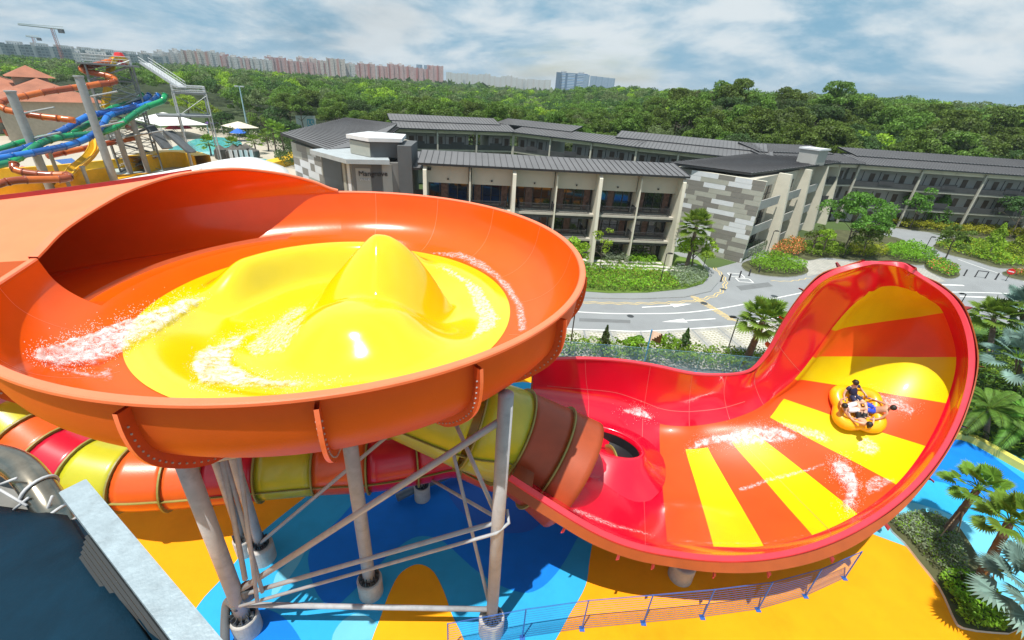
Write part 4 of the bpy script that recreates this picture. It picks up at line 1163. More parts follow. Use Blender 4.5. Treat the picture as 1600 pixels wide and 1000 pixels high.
# curved gallery between tower and front wing
A_ = [V((-13.2, 54.9, 0)), V((-12.6, 56.2, 0)), V((-11.9, 57.0, 0))]
mb = MB()
cv = crs([V((-15.5, 55.5, 0)), V((-13.4, 57.0, 0)), V((-11.2, 57.0, 0))], 5)
def text(name, body, size, loc, t_, up_, mat, parent, ext=.03):
    cu = bpy.data.curves.new(name, 'FONT'); cu.body = body; cu.size = size; cu.extrude = ext; cu.align_x = 'LEFT'
    o = bpy.data.objects.new('tmp', cu); COL.objects.link(o)
    dg = bpy.context.evaluated_depsgraph_get(); me = bpy.data.meshes.new_from_object(o.evaluated_get(dg)); bpy.data.objects.remove(o)
    nn_ = t_.cross(up_); q = Matrix((t_, up_, nn_)).transposed()
    off = ROOT[parent.name] if parent else V((0, 0, 0))
    for v in me.vertices: v.co = q @ v.co + V(loc) - off
    me.name = name; me.materials.append(mat)
    r = bpy.data.objects.new(name, me); COL.objects.link(r)
    if parent: r.parent = parent; ROOT[r.name] = off
    return r
s0 = p1.lerp(p2, .10) + n3 * .12
text('sign_lettering', 'Mangrove', .82, (s0.x, s0.y, ZC - 1.45), t3, V((0, 0, 1)), m_black, LB_, .04)
s0 = p1.lerp(p2, .11) + n3 * .12
text('sign_lettering', 'WALK', .42, (s0.x, s0.y, ZC - 2.0), t3, V((0, 0, 1)), m_pA, LB_, .04)
mb = MB(); w0, w1 = V((-13.4, 56.0, 0)), V((-11.6, 57.2, 0))
roof('court_roof', LB_, V((-14.2, 56.0, 0)), V((-11.4, 56.6, 0)), V((.15, -.98, 0)), 1.6, -9, 10.7, 11.2, seam=.7, over0=.4, over1=.2, skew0=-4)
for z0 in (3.3, 6.8):
    mb = MB(); obox(mb, V((-14.4, 56.6, 0)), V((-11.6, 57.4, 0)), V((.2, -.97, 0)), 0.3, -2, z0 - .3, z0); mb.build('balcony', m_slab, LB_)
    mb = MB(); obox(mb, V((-14.4, 56.6, 0)), V((-11.6, 57.4, 0)), V((.2, -.97, 0)), 0.3, .2, z0, z0 + 1.2); mb.build('parapet', m_par, LB_)
# ---------------------------------------------------------------- vegetation
import numpy as np
RN = np.random.default_rng(11)
m_leafA = LEAF('forest foliage', (0.105, 0.18, 0.025), .38)
m_leafB = LEAF('dark foliage', (0.055, 0.11, 0.026), .36)
m_leafC = LEAF('bright foliage', (0.23, 0.34, 0.025), .35)
m_leafD = LEAF('dusty foliage', (0.125, 0.165, 0.06), .36)
m_hedge = LEAF('hedge leaves', (0.17, 0.33, 0.02), .45, vs=1.2)
m_hedgeY = LEAF('yellow hedge leaves', (0.30, 0.33, 0.02), .4, vs=1.2)
m_silver = LEAF('silvery shrub leaves', (0.24, 0.31, 0.20), .4, vs=1.2)
m_ixora = LEAF('flowering shrub', (0.20, 0.20, 0.03), .5, vs=1.5)
m_flower = LEAF('pink orange flowers', (0.75, 0.18, 0.10), .3, trans=.1)
m_palm = LEAF('palm leaf', (0.15, 0.26, 0.03), .3, vs=.8)
m_bis = LEAF('silver palm leaf', (0.115, 0.19, 0.16), .3, vs=.8, trans=.15)
m_bark = MAT('bark', (0.16, 0.13, 0.10), .9, var=.3, vs=4, bump=.6, bs=15)
m_pbark = MAT('palm trunk', (0.13, 0.10, 0.08), .9, var=.35, vs=5, bump=.8, bs=18)
def cards(centers, normals, size, aspect=.62, jit=.7, up=None):
    "numpy: one quad per centre, roughly facing its normal"
    n = len(centers); nr = normals + RN.normal(0, jit, (n, 3)); nr /= np.linalg.norm(nr, axis=1)[:, None] + 1e-9
    r = RN.normal(0, 1, (n, 3)); u = np.cross(nr, r); u /= np.linalg.norm(u, axis=1)[:, None] + 1e-9; v = np.cross(nr, u)
    s = size * (0.6 + .8 * RN.random(n)) if not hasattr(size, 'shape') else size
    u = u * s[:, None] * .5; v = v * s[:, None] * .5 * aspect
    q = np.stack([centers - u * .9 - v * .3, centers + v, centers + u, centers - v * .9 + u * .2], 1)
    return q.reshape(-1, 3)
def card_mesh(name, qs, mats, mi=None):
    n = len(qs) // 4; me = bpy.data.meshes.new(name)
    me.vertices.add(len(qs)); me.vertices.foreach_set('co', qs.astype(np.float32).ravel())
    me.loops.add(n * 4); me.loops.foreach_set('vertex_index', np.arange(n * 4, dtype=np.int32))
    me.polygons.add(n); me.polygons.foreach_set('loop_start', np.arange(0, n * 4, 4, dtype=np.int32)); me.polygons.foreach_set('loop_total', np.full(n, 4, dtype=np.int32))
    for m in mats: me.materials.append(m)
    if mi is not None: me.polygons.foreach_set('material_index', mi.astype(np.int32))
    me.update(); me.validate()
    return me
def link(name, me, parent=None, loc=None, off=None):
    o = bpy.data.objects.new(name, me); COL.objects.link(o)
    if parent is not None: o.parent = parent; ROOT[o.name] = ROOT.get(parent.name, V((0, 0, 0)))
    if loc is not None: o.location = loc
    return o
def crown_pts(nclump, nleaf, rx, rz, zc, cr_, flat=.75):
    ph = RN.random(nclump) * 2 * np.pi; ct = RN.random(nclump) * 1.5 - .5; st = np.sqrt(1 - ct ** 2)
    rad = .45 + .45 * RN.random(nclump)
    C_ = np.stack([np.cos(ph) * st * rad * rx, np.sin(ph) * st * rad * rx, zc + ct * rad * rz], 1)
    k = RN.integers(0, nclump, nleaf); cs = cr_ * (.6 + .7 * RN.random(nclump))
    d = RN.normal(0, 1, (nleaf, 3)); d /= np.linalg.norm(d, axis=1)[:, None]; d[:, 2] = np.where(d[:, 2] < -.3, -d[:, 2], d[:, 2])
    rr = cs[k][:, None] * (.75 + .3 * RN.random(nleaf))[:, None]
    p = C_[k] + d * rr * np.array([1, 1, flat])
    return p, d
def limb_mesh(h, rx, tr=.25, nb=6, zb=.4):
    mb = MB(); pts = [V((0, 0, -.3)), V((.05 * h * .2, 0, h * .25)), V((-.1, .1, h * .5)), V((0, 0, h * .72))]
    mb.tube(crs(pts, 3), [tr * (1 - .06 * i) for i in range(10)], 8)
    for k in range(nb):
        a = 2 * pi * k / nb + R.random(); z = h * (zb + .3 * R.random()); l = rx * (.5 + .3 * R.random())
        mb.tube(crs([V((0, 0, z)), V((cos(a) * l * .5, sin(a) * l * .5, z + l * .35)), V((cos(a) * l, sin(a) * l, z + l * .55))], 2), [tr * .45, tr * .38, tr * .3, tr * .2, tr * .1], 5)
    return mb
def tree_proto(kind, h, rx, rz, nclump, nleaf, ls, cr_, mat, zc=None, tr=.25):
    root = empty('forest_tree', (0, 0, 0), 'x', 'tree')
    zc = zc if zc else h - rz * .95
    p, d = crown_pts(nclump, nleaf, rx, rz, zc, cr_)
    link('crown', card_mesh('crown', cards(p, d, ls), [mat]), root)
    limb_mesh(h, rx, tr).build('trunk', m_bark, root, smooth=True)
    mark(root)
    return root
protos = [tree_proto(0, 14, 4.8, 3.6, 26, 5200, .46, 1.55, m_leafA), tree_proto(1, 12.5, 5.4, 3.0, 34, 5600, .44, 1.4, m_leafB), tree_proto(2, 15, 4.2, 4.6, 20, 4800, .46, 1.7, m_leafA),
          tree_proto(3, 11.5, 4.6, 3.4, 18, 4400, .5, 1.8, m_leafC), tree_proto(4, 13, 5.0, 3.8, 40, 5200, .4, 1.15, m_leafD)]
def th(x, y):
    "height of the wooded ground"
    d = hypot(x, y)
    z = 3.5 * sm(150, 420, d)
    z += 9.0 * sm(8, 75, x) * sm(108, 165, y) * (1 - .5 * sm(400, 900, d))
    z += 2.5 * sin(x * .021 + 1) * sin(y * .017) * sm(160, 260, d)
    z -= 4.0 * sm(-.1, .22, x / max(1, y)) * sm(.45, .3, x / max(1, y)) * sm(300, 700, d)
    return max(z, 0) + 0 * d
# terrain sheet
mb = MB(); xs = [-1500 + i * 50 for i in range(62)]; ys = [100, 112, 125, 140, 160, 185, 215, 250, 300, 360, 430, 520, 640, 800, 1000, 1300, 1700]
mb.grid([[V((x * (0.35 + y / 1500), y, th(x * (0.35 + y / 1500), y) - .4 * (1 if y > 105 else 3))) for x in xs] for y in ys], flip=True)
struct(mb.build('wooded_hill', MAT('forest floor', (0.035, 0.055, 0.015), .95, var=.4, vs=.05), smooth=True))
def proj(p):
    v = V(p) - CAM; z = RX.z * 0
    cx_ = v.dot(V((RX.x, RX.y, RX.z))) ; return v
CX, CY, CZ = V(RX), V(RY), V(RZ)
def pix(p):
    v = V(p) - CAM; z = v.dot(CZ); return (800 + FPX * v.dot(CX) / z, 500 + FPX * v.dot(CY) / z) if z > 0 else (-9e3, 0)
# tree stands: near individuals, far mass
cand = []
rr = random.Random(5)
y = 112.0
while y < 760:
    step = 7.2 if y < 260 else 7.2 + (y - 260) * .018
    x = -y * 1.25
    while x < y * 1.35:
        px_ = x + rr.uniform(-2.6, 2.6); py_ = y + rr.uniform(-2.6, 2.6)
        u = pix((px_, py_, 12))
        ok = -60 < u[0] < 1660
        # keep clear of the court, the park and its pools
        if px_ > -52 and py_ < 122 + max(0, (40 - abs(px_ - 0)) * .0) and px_ < 58: ok = ok and py_ > (124 if px_ < 8 else 124 - (px_ - 8) * .36)
        if px_ >= 58: ok = ok and py_ > 106
        if px_ <= -44: ok = ok and py_ > (134 + min(46, max(0, (-44 - px_) * .75)))
        if px_ < -118: ok = ok and py_ > 205
        if px_ < -146: ok = ok and py_ > 240
        if ok: cand.append((py_ ** 2 + px_ ** 2, px_, py_))
        x += step
    y += step * .9
cand.sort()
near = cand[:292]; far = cand[292:]
labs = ['tall broad mid green tree in the wood behind the hotel', 'dark green spreading tree in the wood behind the hotel', 'tall narrow green tree in the wood behind the hotel', 'bright yellow green tree in the wood behind the hotel', 'dusty grey green tree in the wood behind the hotel']
gl = ['mid green wood trees', 'dark spreading wood trees', 'tall wood trees', 'bright green wood trees', 'grey green wood trees']
first = [True] * 5
for k, (d_, x, y) in enumerate(near):
    i = rr.choices(range(5), [4, 3, 3, 1.2, 2.2])[0]
    if x < -40: i = rr.choices(range(5), [3, 4, 2, 1.5, 1])[0]
    p = protos[i]; s_ = rr.uniform(.72, 1.08) * (1.14 if x > 45 else .98) * (1.12 if rr.random() < .15 else 1)
    zz = th(x, y)
    rz = rr.random() * 6.28
    if first[i]:
        first[i] = False; p.location = (x, y, zz); p.rotation_euler[2] = rz; p.scale = (s_,) * 3; p['label'] = labs[i]; p['group'] = gl[i]; p['category'] = 'tree'
    else: dup(p, (x, y, zz), rz, s_ , label=labs[i], group=gl[i])
# far mass in one object
allq = []; mi = []
for (d_, x, y) in far:
    d = sqrt(d_); nl = int(max(110, min(1000, 1000 * (230 / d) ** 1.5))); ls = .6 * max(1, d / 230) ** .8
    s_ = rr.uniform(.75, 1.1); r_ = rr.uniform(4.2, 6.0) * (1 + max(0, d - 260) * .0009)
    p, dd = crown_pts(9, nl, r_ * .85, 3.2, 0, 2.2); p = p * s_ + np.array([x, y, th(x, y) + 10.5 * s_])
    q = cards(p, dd, ls); allq.append(q); m_ = rr.choices([0, 1, 2, 3], [5, 3, 1, 3])[0]; mi.append(np.full(nl, m_))
o = link('forest', card_mesh('forest', np.concatenate(allq), [m_leafA, m_leafB, m_leafC, m_leafD], np.concatenate(mi)))
tag(o, 'distant wood reaching to the city, tree crowns merged into one rolling green mass', 'forest', None, 'stuff')
# beyond: a low canopy sheet to the horizon made of coarse cards
qs = []; n_ = 26000
yy = 700 + 1500 * RN.random(n_) ** 1.2; xx = (RN.random(n_) * 2.7 - 1.3) * yy
zz = 10 + 3 * np.sin(xx * .013) * np.cos(yy * .011) + RN.random(n_) * 6
dd = RN.normal(0, .5, (n_, 3)); dd[:, 2] = 1
o = link('far_canopy', card_mesh('far_canopy', cards(np.stack([xx, yy, zz], 1), dd, 18.0), [m_leafA, m_leafB, m_leafD], RN.integers(0, 3, n_)))
tag(o, 'strip of far woodland canopy just under the skyline', 'woodland', None, 'stuff')
mb = MB()
for (cx_, w_, hh, dd_) in ((1500, 900, 62, 2600), (1585, 500, 75, 2500), (1040, 900, 34, 1900)):
    c = P(cx_, 500, 0); dr = V((ray(cx_, 180).x, ray(cx_, 180).y, 0)).normalized(); c = dr * dd_; s_ = V((dr.y, -dr.x, 0))
    G = []
    for i in range(-12, 13):
        row = []
        for j in range(-4, 5):
            h_ = hh * max(0, cos(i / 12 * pi / 2)) * max(0, cos(j / 4 * pi / 2)) ** .6 * (1 + .15 * sin(i * 2.1 + j))
            p = c + s_ * (i / 12 * w_ / 2) + dr * j * 60; row.append(V((p.x, p.y, h_)))
        G.append(row)
    mb.grid(G)
struct(mb.build('far_hill', MAT('hill woodland', (0.05, 0.09, 0.05), .95, var=.4, vs=.02), smooth=True))

# ---- hedges and shrubs
def inpoly(x, y, poly):
    c = False; j = len(poly) - 1
    for i in range(len(poly)):
        if (poly[i][1] > y) != (poly[j][1] > y) and x < (poly[j][0] - poly[i][0]) * (y - poly[i][1]) / (poly[j][1] - poly[i][1] + 1e-12) + poly[i][0]: c = not c
        j = i
    return c
def hedge(name, px, h, ls, dens, mat, lab, cat='hedge', extra=None, z0=.13, world=False, lump=.3, curve=2, grp=None):
    q = [V((p[0], p[1], 0)) for p in px] if world else [P(x, y, 0) for x, y in px]
    if curve: q = ccurve(q, curve)
    poly = [(p.x, p.y) for p in q]; x0 = min(p[0] for p in poly); x1 = max(p[0] for p in poly); y0 = min(p[1] for p in poly); y1 = max(p[1] for p in poly)
    area = abs(sum(poly[i - 1][0] * poly[i][1] - poly[i][0] * poly[i - 1][1] for i in range(len(poly)))) / 2
    n_ = int(min(16000, area * dens)); pts = []; nr = []
    so = R.random() * 50
    tries = 0
    while len(pts) < n_ and tries < n_ * 6:
        tries += 1
        x = R.uniform(x0, x1); y = R.uniform(y0, y1)
        if not inpoly(x, y, poly): continue
        nz_ = noise.noise(V((x * 1.1 + so, y * 1.1, 0))); nz2 = noise.noise(V((x * 3 + so, y * 3, 3)))
        hh = h * (1 + lump * nz_ * 1.6 + lump * .5 * nz2)
        z = z0 + hh * (1 - .75 * R.random() ** 2.2)
        pts.append((x, y, z)); nr.append((nz2, nz_, 1.0))
    if not pts: return None
    mats = [mat] + ([extra[0]] if extra else [])
    mi = (RN.random(len(pts)) < extra[1]).astype(int) if extra else None
    qs = cards(np.array(pts), np.array(nr), ls, jit=.8)
    c = sum((V((p[0], p[1], 0)) for p in poly), V((0, 0, 0))) / len(poly)
    qs = qs - np.array([c.x, c.y, 0])
    o = link(name, card_mesh(name, qs, mats, mi), loc=(c.x, c.y, 0))
    return tag(o, lab, cat, grp)
hedge('shrub_bed', [(860, 424), (920, 420), (1000, 424), (1040, 434), (1062, 452), (1010, 458), (950, 457), (900, 453), (850, 448)], .8, .24, 60, m_hedge, 'long low green shrub bed filling the rounded lawn before the balconies', 'shrubs', (m_ixora, .3))
hedge('shrub', [(1040, 430), (1075, 424), (1102, 430), (1104, 440), (1085, 450), (1062, 452), (1048, 442)], .9, .2, 90, m_silver, 'silvery rounded shrub at the right tip of the lawn', 'shrub')
hedge('shrub_bed', [(938, 404), (960, 402), (985, 406), (980, 416), (945, 414)], 1.0, .2, 80, m_silver, 'silver grey shrubs against the dark ground floor windows', 'shrubs', z0=.16)
hedge('shrub_bed', [(978, 406), (1000, 406), (1022, 410), (1020, 418), (982, 416)], .9, .2, 80, m_hedge, 'dark green shrubs right of the silver ones below the windows', 'shrubs', z0=.16)
hedge('hedge', [(1172, 410), (1192, 403), (1225, 406), (1255, 420), (1254, 429), (1230, 431), (1192, 428), (1172, 420)], 1.1, .2, 100, m_hedge, 'rounded bright green hedge at the corner of the striped end block', lump=.15)
hedge('shrub', [(1162, 398), (1178, 386), (1192, 386), (1194, 396), (1170, 406)], 1.2, .2, 90, m_silver, 'pale silvery shrub at the foot of the striped wall corner', 'shrub')
hedge('flower_bed', [(1200, 400), (1222, 384), (1246, 380), (1256, 392), (1252, 402), (1220, 404)], 1.2, .22, 90, m_ixora, 'bed of pink and orange flowering shrubs behind the rounded hedge', 'flower bed', (m_flower, .3))
hedge('hedge', [(1252, 388), (1280, 384), (1322, 392), (1324, 402), (1290, 404), (1258, 402)], 1.1, .22, 90, m_hedge, 'green clipped hedge strip right of the flowering bed', lump=.15)
hedge('hedge', [(1322, 390), (1352, 388), (1382, 396), (1380, 404), (1330, 403)], 1.2, .22, 90, m_hedgeY, 'yellow green clipped hedge in the middle of the roadside strip', lump=.15)
hedge('hedge', [(1380, 392), (1420, 386), (1450, 398), (1462, 410), (1440, 414), (1390, 406)], 1.2, .24, 80, m_hedge, 'loose green hedge behind the top of the wave slide', lump=.35)
hedge('hedge', [(1445, 414), (1470, 412), (1492, 424), (1494, 432), (1478, 434), (1452, 424)], .9, .22, 90, m_hedge, 'low hedge with orange blooms on the small traffic island', 'hedge', (m_flower, .12))
hedge('hedge', [(1365, 343), (1400, 342), (1450, 348), (1520, 357), (1640, 370), (1640, 377), (1540, 371), (1470, 364), (1400, 356)], 1.3, .35, 36, m_hedgeY, 'long bright hedge in front of the dark right hotel wing')
hedge('shrub_bed', [(1458, 384), (1500, 376), (1560, 382), (1640, 396), (1640, 416), (1600, 417), (1560, 416), (1520, 404), (1482, 394)], .7, .3, 36, m_hedge, 'wide green shrub bed at the right edge beyond the road', 'shrubs', (m_hedgeY, .3))
hedge('shrub_bed', [(1568, 428), (1600, 424), (1640, 427), (1640, 443), (1600, 436)], .7, .25, 50, m_hedgeY, 'yellow orange shrubs beside the no entry sign', 'shrubs', (m_flower, .15))
fb = [(2, 32.0), (10, 31.8), (22, 30.9), (30, 31.5), (33, 33.4), (26, 33.9), (14, 33.9), (2, 34.0)]
hedge('hedge', fb, 1.25, .24, 110, m_hedge, 'long green hedge running behind the blue mesh fence', world=True, z0=0, lump=.35, curve=0)
# bed between the deck and the pool, bottom right
hedge('shrub_bed', [(1388, 820), (1415, 806), (1455, 808), (1485, 832), (1500, 868), (1505, 900), (1470, 905), (1445, 880), (1420, 850)], .45, .11, 420, m_silver, 'grey green small leaved shrubs in the upper half of the curved bed', 'shrubs', (m_hedge, .3))
hedge('shrub_bed', [(1462, 905), (1500, 895), (1530, 915), (1560, 950), (1575, 985), (1540, 988), (1500, 978), (1482, 945)], .4, .17, 260, m_hedge, 'glossy dark green leafy plants in the lower half of the curved bed', 'shrubs')
hedge('shrub_bed', [(1405, 778), (1418, 770), (1428, 776), (1424, 784), (1410, 785)], .6, .14, 200, m_hedge, 'small green shrub on the blue deck beside the slide rim', 'shrub')
hedge('shrub_bed', [(1500, 560), (1560, 520), (1700, 520), (1700, 780), (1610, 735), (1550, 705), (1500, 688), (1480, 660)], .9, .3, 40, m_hedge, 'dense dark undergrowth below the palms at the right edge', 'undergrowth', (m_leafB, .5), z0=0, lump=.5)
# ---- stepping stones in front of the ground floor
mst = MAT('pale stepping stone', (.52, .51, .46), .85, var=.1)
k = 0
sp = []
for i in range(44):
    u = 902 + i * 5.0
    for row in range(3):
        if R.random() < .85:
            yv = 408 + (u - 902) * .045 + row * 5 + R.uniform(-1, 1)
            if u > 1090: continue
            sp.append((u + R.uniform(-1.5, 1.5), yv))
s0 = None
for (u, v) in sp:
    c = P(u, v, 0)
    if s0 is None:
        mb = MB(); mb.lathe((0, 0, 0), [(.38, 0), (.38, .05), (.34, .07), (0, .07)], 9); s0 = mb.build('stepping_stone', mst)
        tag(s0, 'flat round pale stepping stone in the rows before the ground floor windows', 'stone', 'stepping stones'); s0.location = (c.x, c.y, .165)
    else: dup(s0, (c.x, c.y, .165), R.random() * 6, (R.uniform(.7, 1.15), R.uniform(.6, 1), 1))
# ---- garden trees
def garden_tree(px, top, rx, kind, lab, nleaf=2400, ls=.3, mat=None, nclump=16, cr_=.8, shape=1.0, tr=.12, trunk=True, name='garden_tree'):
    b = P(px[0], px[1], 0); h = ztop(b, top[0], top[1]); h = max(2, h)
    r = empty(name, (b.x, b.y, 0), lab, 'tree')
    rz = h * .38 * shape
    p, d = crown_pts(nclump, nleaf, rx, rz, h - rz, cr_)
    if kind == 'cone':
        t_ = RN.random(nleaf) ** .8; a_ = RN.random(nleaf) * 6.28; rr_ = rx * (1.02 - t_) * (.7 + .4 * RN.random(nleaf)) * (1 + .25 * np.sin(t_ * 22 + a_ * 2))
        p = np.stack([np.cos(a_) * rr_, np.sin(a_) * rr_, .5 + t_ * (h - .5)], 1); d = np.stack([np.cos(a_), np.sin(a_), .4 + 0 * a_], 1)
    if kind == 'sparse':
        pass
    link('crown', card_mesh('crown', cards(p, d, ls), [mat or m_leafC]), r)
    limb_mesh(h, rx, tr, 8, .35).build('trunk', m_bark if kind != 'white' else m_white, r, smooth=True) if False else None
    mb = limb_mesh(h, rx, tr, 8, .35)
    for i, v in enumerate(mb.v): mb.v[i] = v + V((b.x, b.y, 0))
    mb.build('trunk', m_bark, r, smooth=True)
    return r
m_fine = LEAF('feathery leaves', (0.10, 0.24, 0.03), .4, vs=1)
garden_tree((1315, 398), (1322, 294), 5.2, '', 'large feathery green tree beside the leaning fins', 5200, .36, m_fine, 30, 1.15)
garden_tree((1345, 400), (1372, 352), 3.2, '', 'dense round bushy tree in front of the feathery one', 3000, .32, m_leafA, 20, 1.0)
garden_tree((1282, 402), (1284, 352), 1.6, '', 'small pale green tree between flower bed and fins', 1000, .26, m_leafC, 10, .6)
garden_tree((1266, 398), (1268, 348), 1.4, '', 'thin young tree at the foot of the second leaning fin', 600, .26, m_leafA, 8, .6)
garden_tree((1362, 342), (1352, 294), 2.0, '', 'slim tree with orange tinted top before the right wing', 900, .34, LEAF('orange green leaves', (.32, .26, .02), .4), 10, .8)
garden_tree((1420, 358), (1430, 292), 3.2, '', 'feathery tree left of centre before the dark right wing', 2600, .36, m_fine, 18, 1.1)
garden_tree((1455, 356), (1474, 296), 2.8, 'cone', 'pointed feathery tree in the middle of the dark right wing', 2200, .38, m_fine)
garden_tree((1520, 350), (1532, 316), 2.2, 'cone', 'small pointed tree before the dark wing, left of the round dark tree', 1200, .36, m_leafA)
garden_tree((1576, 372), (1580, 304), 4.6, '', 'round dark green tree before the dark wing at the right edge', 3600, .4, m_leafB, 22, 1.3)
garden_tree((1472, 412), (1492, 348), 2.1, '', 'dark leaved young tree on the traffic island', 1800, .3, m_leafA, 18, .7)
garden_tree((1540, 404), (1545, 344), 2.3, 'cone', 'tiered bright green tree in the roadside shrub bed', 2200, .32, m_leafC)
garden_tree((1582, 402), (1590, 360), 2.0, 'cone', 'small yellow green pyramidal tree at the right edge', 1500, .3, LEAF('lime leaves', (.22, .33, .015), .35))
garden_tree((935, 428), (945, 350), 1.3, '', 'thin pale barked sapling on the lawn in front of the balconies', 420, .24, m_leafC, 9, .55, tr=.06)
garden_tree((1078, 424), (1092, 372), 2.5, '', 'leafy small tree beside the lamp at the right of the lawn', 1900, .34, m_leafC, 16, .8)
garden_tree((893, 420), (897, 372), 1.6, '', 'light green tree just behind the right rim of the bowl', 1100, .34, m_leafC, 10, .8)
garden_tree((941, 556), (946, 508), .62, 'cone', 'slim dark conifer at the hedge, left of the blue flag', 900, .2, m_leafB)
garden_tree((1064, 556), (1072, 512), .68, 'cone', 'slim dark conifer at the hedge, right of the blue flag', 900, .2, m_leafB)
for (u, v, w_, lab) in ((988, 556, 0, 'small leafy bush standing out of the fence hedge left of the flag'), (1040, 556, 0, 'small leafy bush standing out of the fence hedge right of the flag'), (1235, 560, 1, 'bushy shrub behind the red slide wall near the tall fan palm')):
    garden_tree((u, v), (u + 2, v - 22 - 10 * w_), .9 + w_ * .5, '', lab, 700, .24, m_hedge, 7, .5, tr=.04, name='bush')
# ---- palms
def fan_palm(b, top, lean_px=None, nf=26, fl=1.5, mat=None, lab='', tr=.2, seg=20, wid=.085, name='fan_palm', base_rot=0.0, spread=1.0, skirt=True, topxy=None):
    tp = V(topxy) if topxy is not None else V((b.x, b.y, top))
    r = empty(name, (b.x, b.y, 0), lab, 'palm tree')
    mid = b.lerp(tp, .5) + V((.08, .05, 0))
    pts = crs([V((b.x, b.y, -.1)), mid, tp], 8); mb = MB()
    rad = [tr * (1.25 - .35 * i / 16) * (1 + .07 * (i % 2)) for i in range(len(pts))]
    mb.tube(pts, rad, 12); mb.build('trunk', m_pbark, r, smooth=True)
    mb = MB()
    for k in range(nf):
        az = base_rot + k * 2.399963; el = radians(lerp(78, -28, (k + .5) / nf)) * spread
        d = V((cos(az) * cos(el), sin(az) * cos(el), sin(el)))
        pl = fl * R.uniform(.75, 1.05)
        hub_ = tp + d * pl + V((0, 0, -.12 * pl * pl * (1 - sin(el)) * .5))
        mb.tube([tp, tp.lerp(hub_, .5) + V((0, 0, .08)), hub_], [.03, .022, .014], 5, m=1)
        out = (hub_ - tp).normalized(); side = out.cross(V((0, 0, 1)))
        if side.length < .05: side = V((1, 0, 0))
        side.normalize(); nrm = side.cross(out).normalized()
        bl = fl * R.uniform(.62, .85)
        for s_ in range(seg):
            a = radians(-118 + 236 * s_ / (seg - 1))
            dd_ = (out * cos(a) + side * sin(a)); dd_ = (dd_ + nrm * (.10 + .12 * abs(sin(a)))).normalized()
            L_ = bl * (.72 + .28 * cos(a * .6)) * R.uniform(.92, 1.04)
            wv = dd_.cross(nrm).normalized() * (bl * wid)
            p1 = hub_ + dd_ * L_ * .55 + nrm * .02; p2 = hub_ + dd_ * L_ + V((0, 0, -.16 * L_)) 
            mb.add([hub_, p1 + wv, p2, p1 - wv], [(0, 1, 2, 3)], 0)
    mb.build('crown', [mat or m_palm, m_palm], r)
    return r
b = P(1160, 574, 0); fan_palm(b, 0, topxy=P(1183, 497, 5.0) if False else V((b.x + .3, b.y, ztop(b, 1184, 500))), nf=30, fl=1.45, lab='tall fan palm beside the road with a dark trunk, left of the wave slide top', tr=.24)
b = P(1474, 836, 0); t_ = V((b.x + .9, b.y - .5, 0)); fan_palm(b, 0, topxy=P(1528, 764, 3.6), nf=18, fl=.95, lab='propped fan palm leaning right out of the curved bed, upper one', tr=.15, seg=24)
b = P(1520, 925, 0); fan_palm(b, 0, topxy=P(1578, 815, 4.2), nf=20, fl=1.0, lab='propped fan palm with thick trunk leaning right at the right edge, lower one', tr=.17, seg=24)
b = P(1620, 985, 0); fan_palm(b, 0, topxy=P(1612, 925, 3.4), nf=22, fl=1.25, mat=m_bis, lab='silver blue fan palm in the bottom right corner', tr=.18, seg=24)
b = P(1545, 560, 0); fan_palm(b, 0, topxy=P(1553, 496, 3.5), nf=28, fl=1.5, lab='low bushy green fan palm behind the right rim of the wave slide', tr=.2, seg=22)
b = P(1600, 545, 0); fan_palm(b, 0, topxy=P(1597, 484, 4.5), nf=22, fl=1.7, mat=m_bis, lab='silver blue fan palm at the right edge, upper one beside the road', tr=.2, seg=22)
b = P(1590, 610, 0); fan_palm(b, 0, topxy=P(1592, 560, 4.0), nf=22, fl=1.6, mat=m_bis, lab='silver blue fan palm at the right edge, middle one above the undergrowth', tr=.2, seg=22)
b = P(1070, 425, 0); fan_palm(b, 0, topxy=V((b.x, b.y, ztop(b, 1078, 352))), nf=26, fl=1.5, lab='fan palm against the striped end wall of the hotel', tr=.22)
def feather_palm(b, tp, nf, fl, lab, mat=None, tr=.15, name='feather_palm', el0=70, el1=5, wid=.05, n=20):
    r = empty(name, (b.x, b.y, 0), lab, 'palm tree')
    mb = MB(); pts = crs([V((b.x, b.y, -.1)), b.lerp(tp, .5), tp], 5); mb.tube(pts, [tr * (1.2 - .3 * i / 10) for i in range(len(pts))], 10); mb.build('trunk', m_pbark, r, smooth=True)
    mb = MB()
    for k in range(nf):
        az = k * 2.399963; el = radians(lerp(el0, el1, (k + .5) / nf)); L_ = fl * R.uniform(.85, 1.1)
        hz = V((cos(az), sin(az), 0)); path = []
        for i in range(n + 1):
            s_ = i / n; path.append(tp + hz * (L_ * s_ * cos(el) * (1)) + V((0, 0, L_ * (s_ * sin(el) - .62 * s_ * s_ * (.5 + .5 * cos(el))))))
        mb.tube(path, [.03 * (1 - .8 * i / n) + .004 for i in range(n + 1)], 4, m=1)
        for i in range(2, n):
            t_ = (path[i + 1] - path[i]).normalized(); sd = t_.cross(V((0, 0, 1))).normalized(); up_ = sd.cross(t_)
            ll = L_ * .24 * sin(pi * min(.97, .12 + .85 * i / n)) ** .6
            for sg in (-1, 1):
                for o_ in (0, .5):
                    base = path[i].lerp(path[i + 1], o_); e_ = base + (sd * sg * .85 + t_ * .6 + up_ * .2).normalized() * ll + V((0, 0, -ll * .35)); m_ = base.lerp(e_, .5) + V((0, 0, ll * .1)); wv = t_ * ll * wid * 1.5
                    mb.add([base, m_ + wv, e_, m_ - wv], [(0, 1, 2, 3)], 0)
    mb.build('crown', [mat or m_palm, m_palm], r)
    return r
m_feather = LEAF('feather palm leaf', (0.11, 0.24, 0.03), .3, vs=.8)
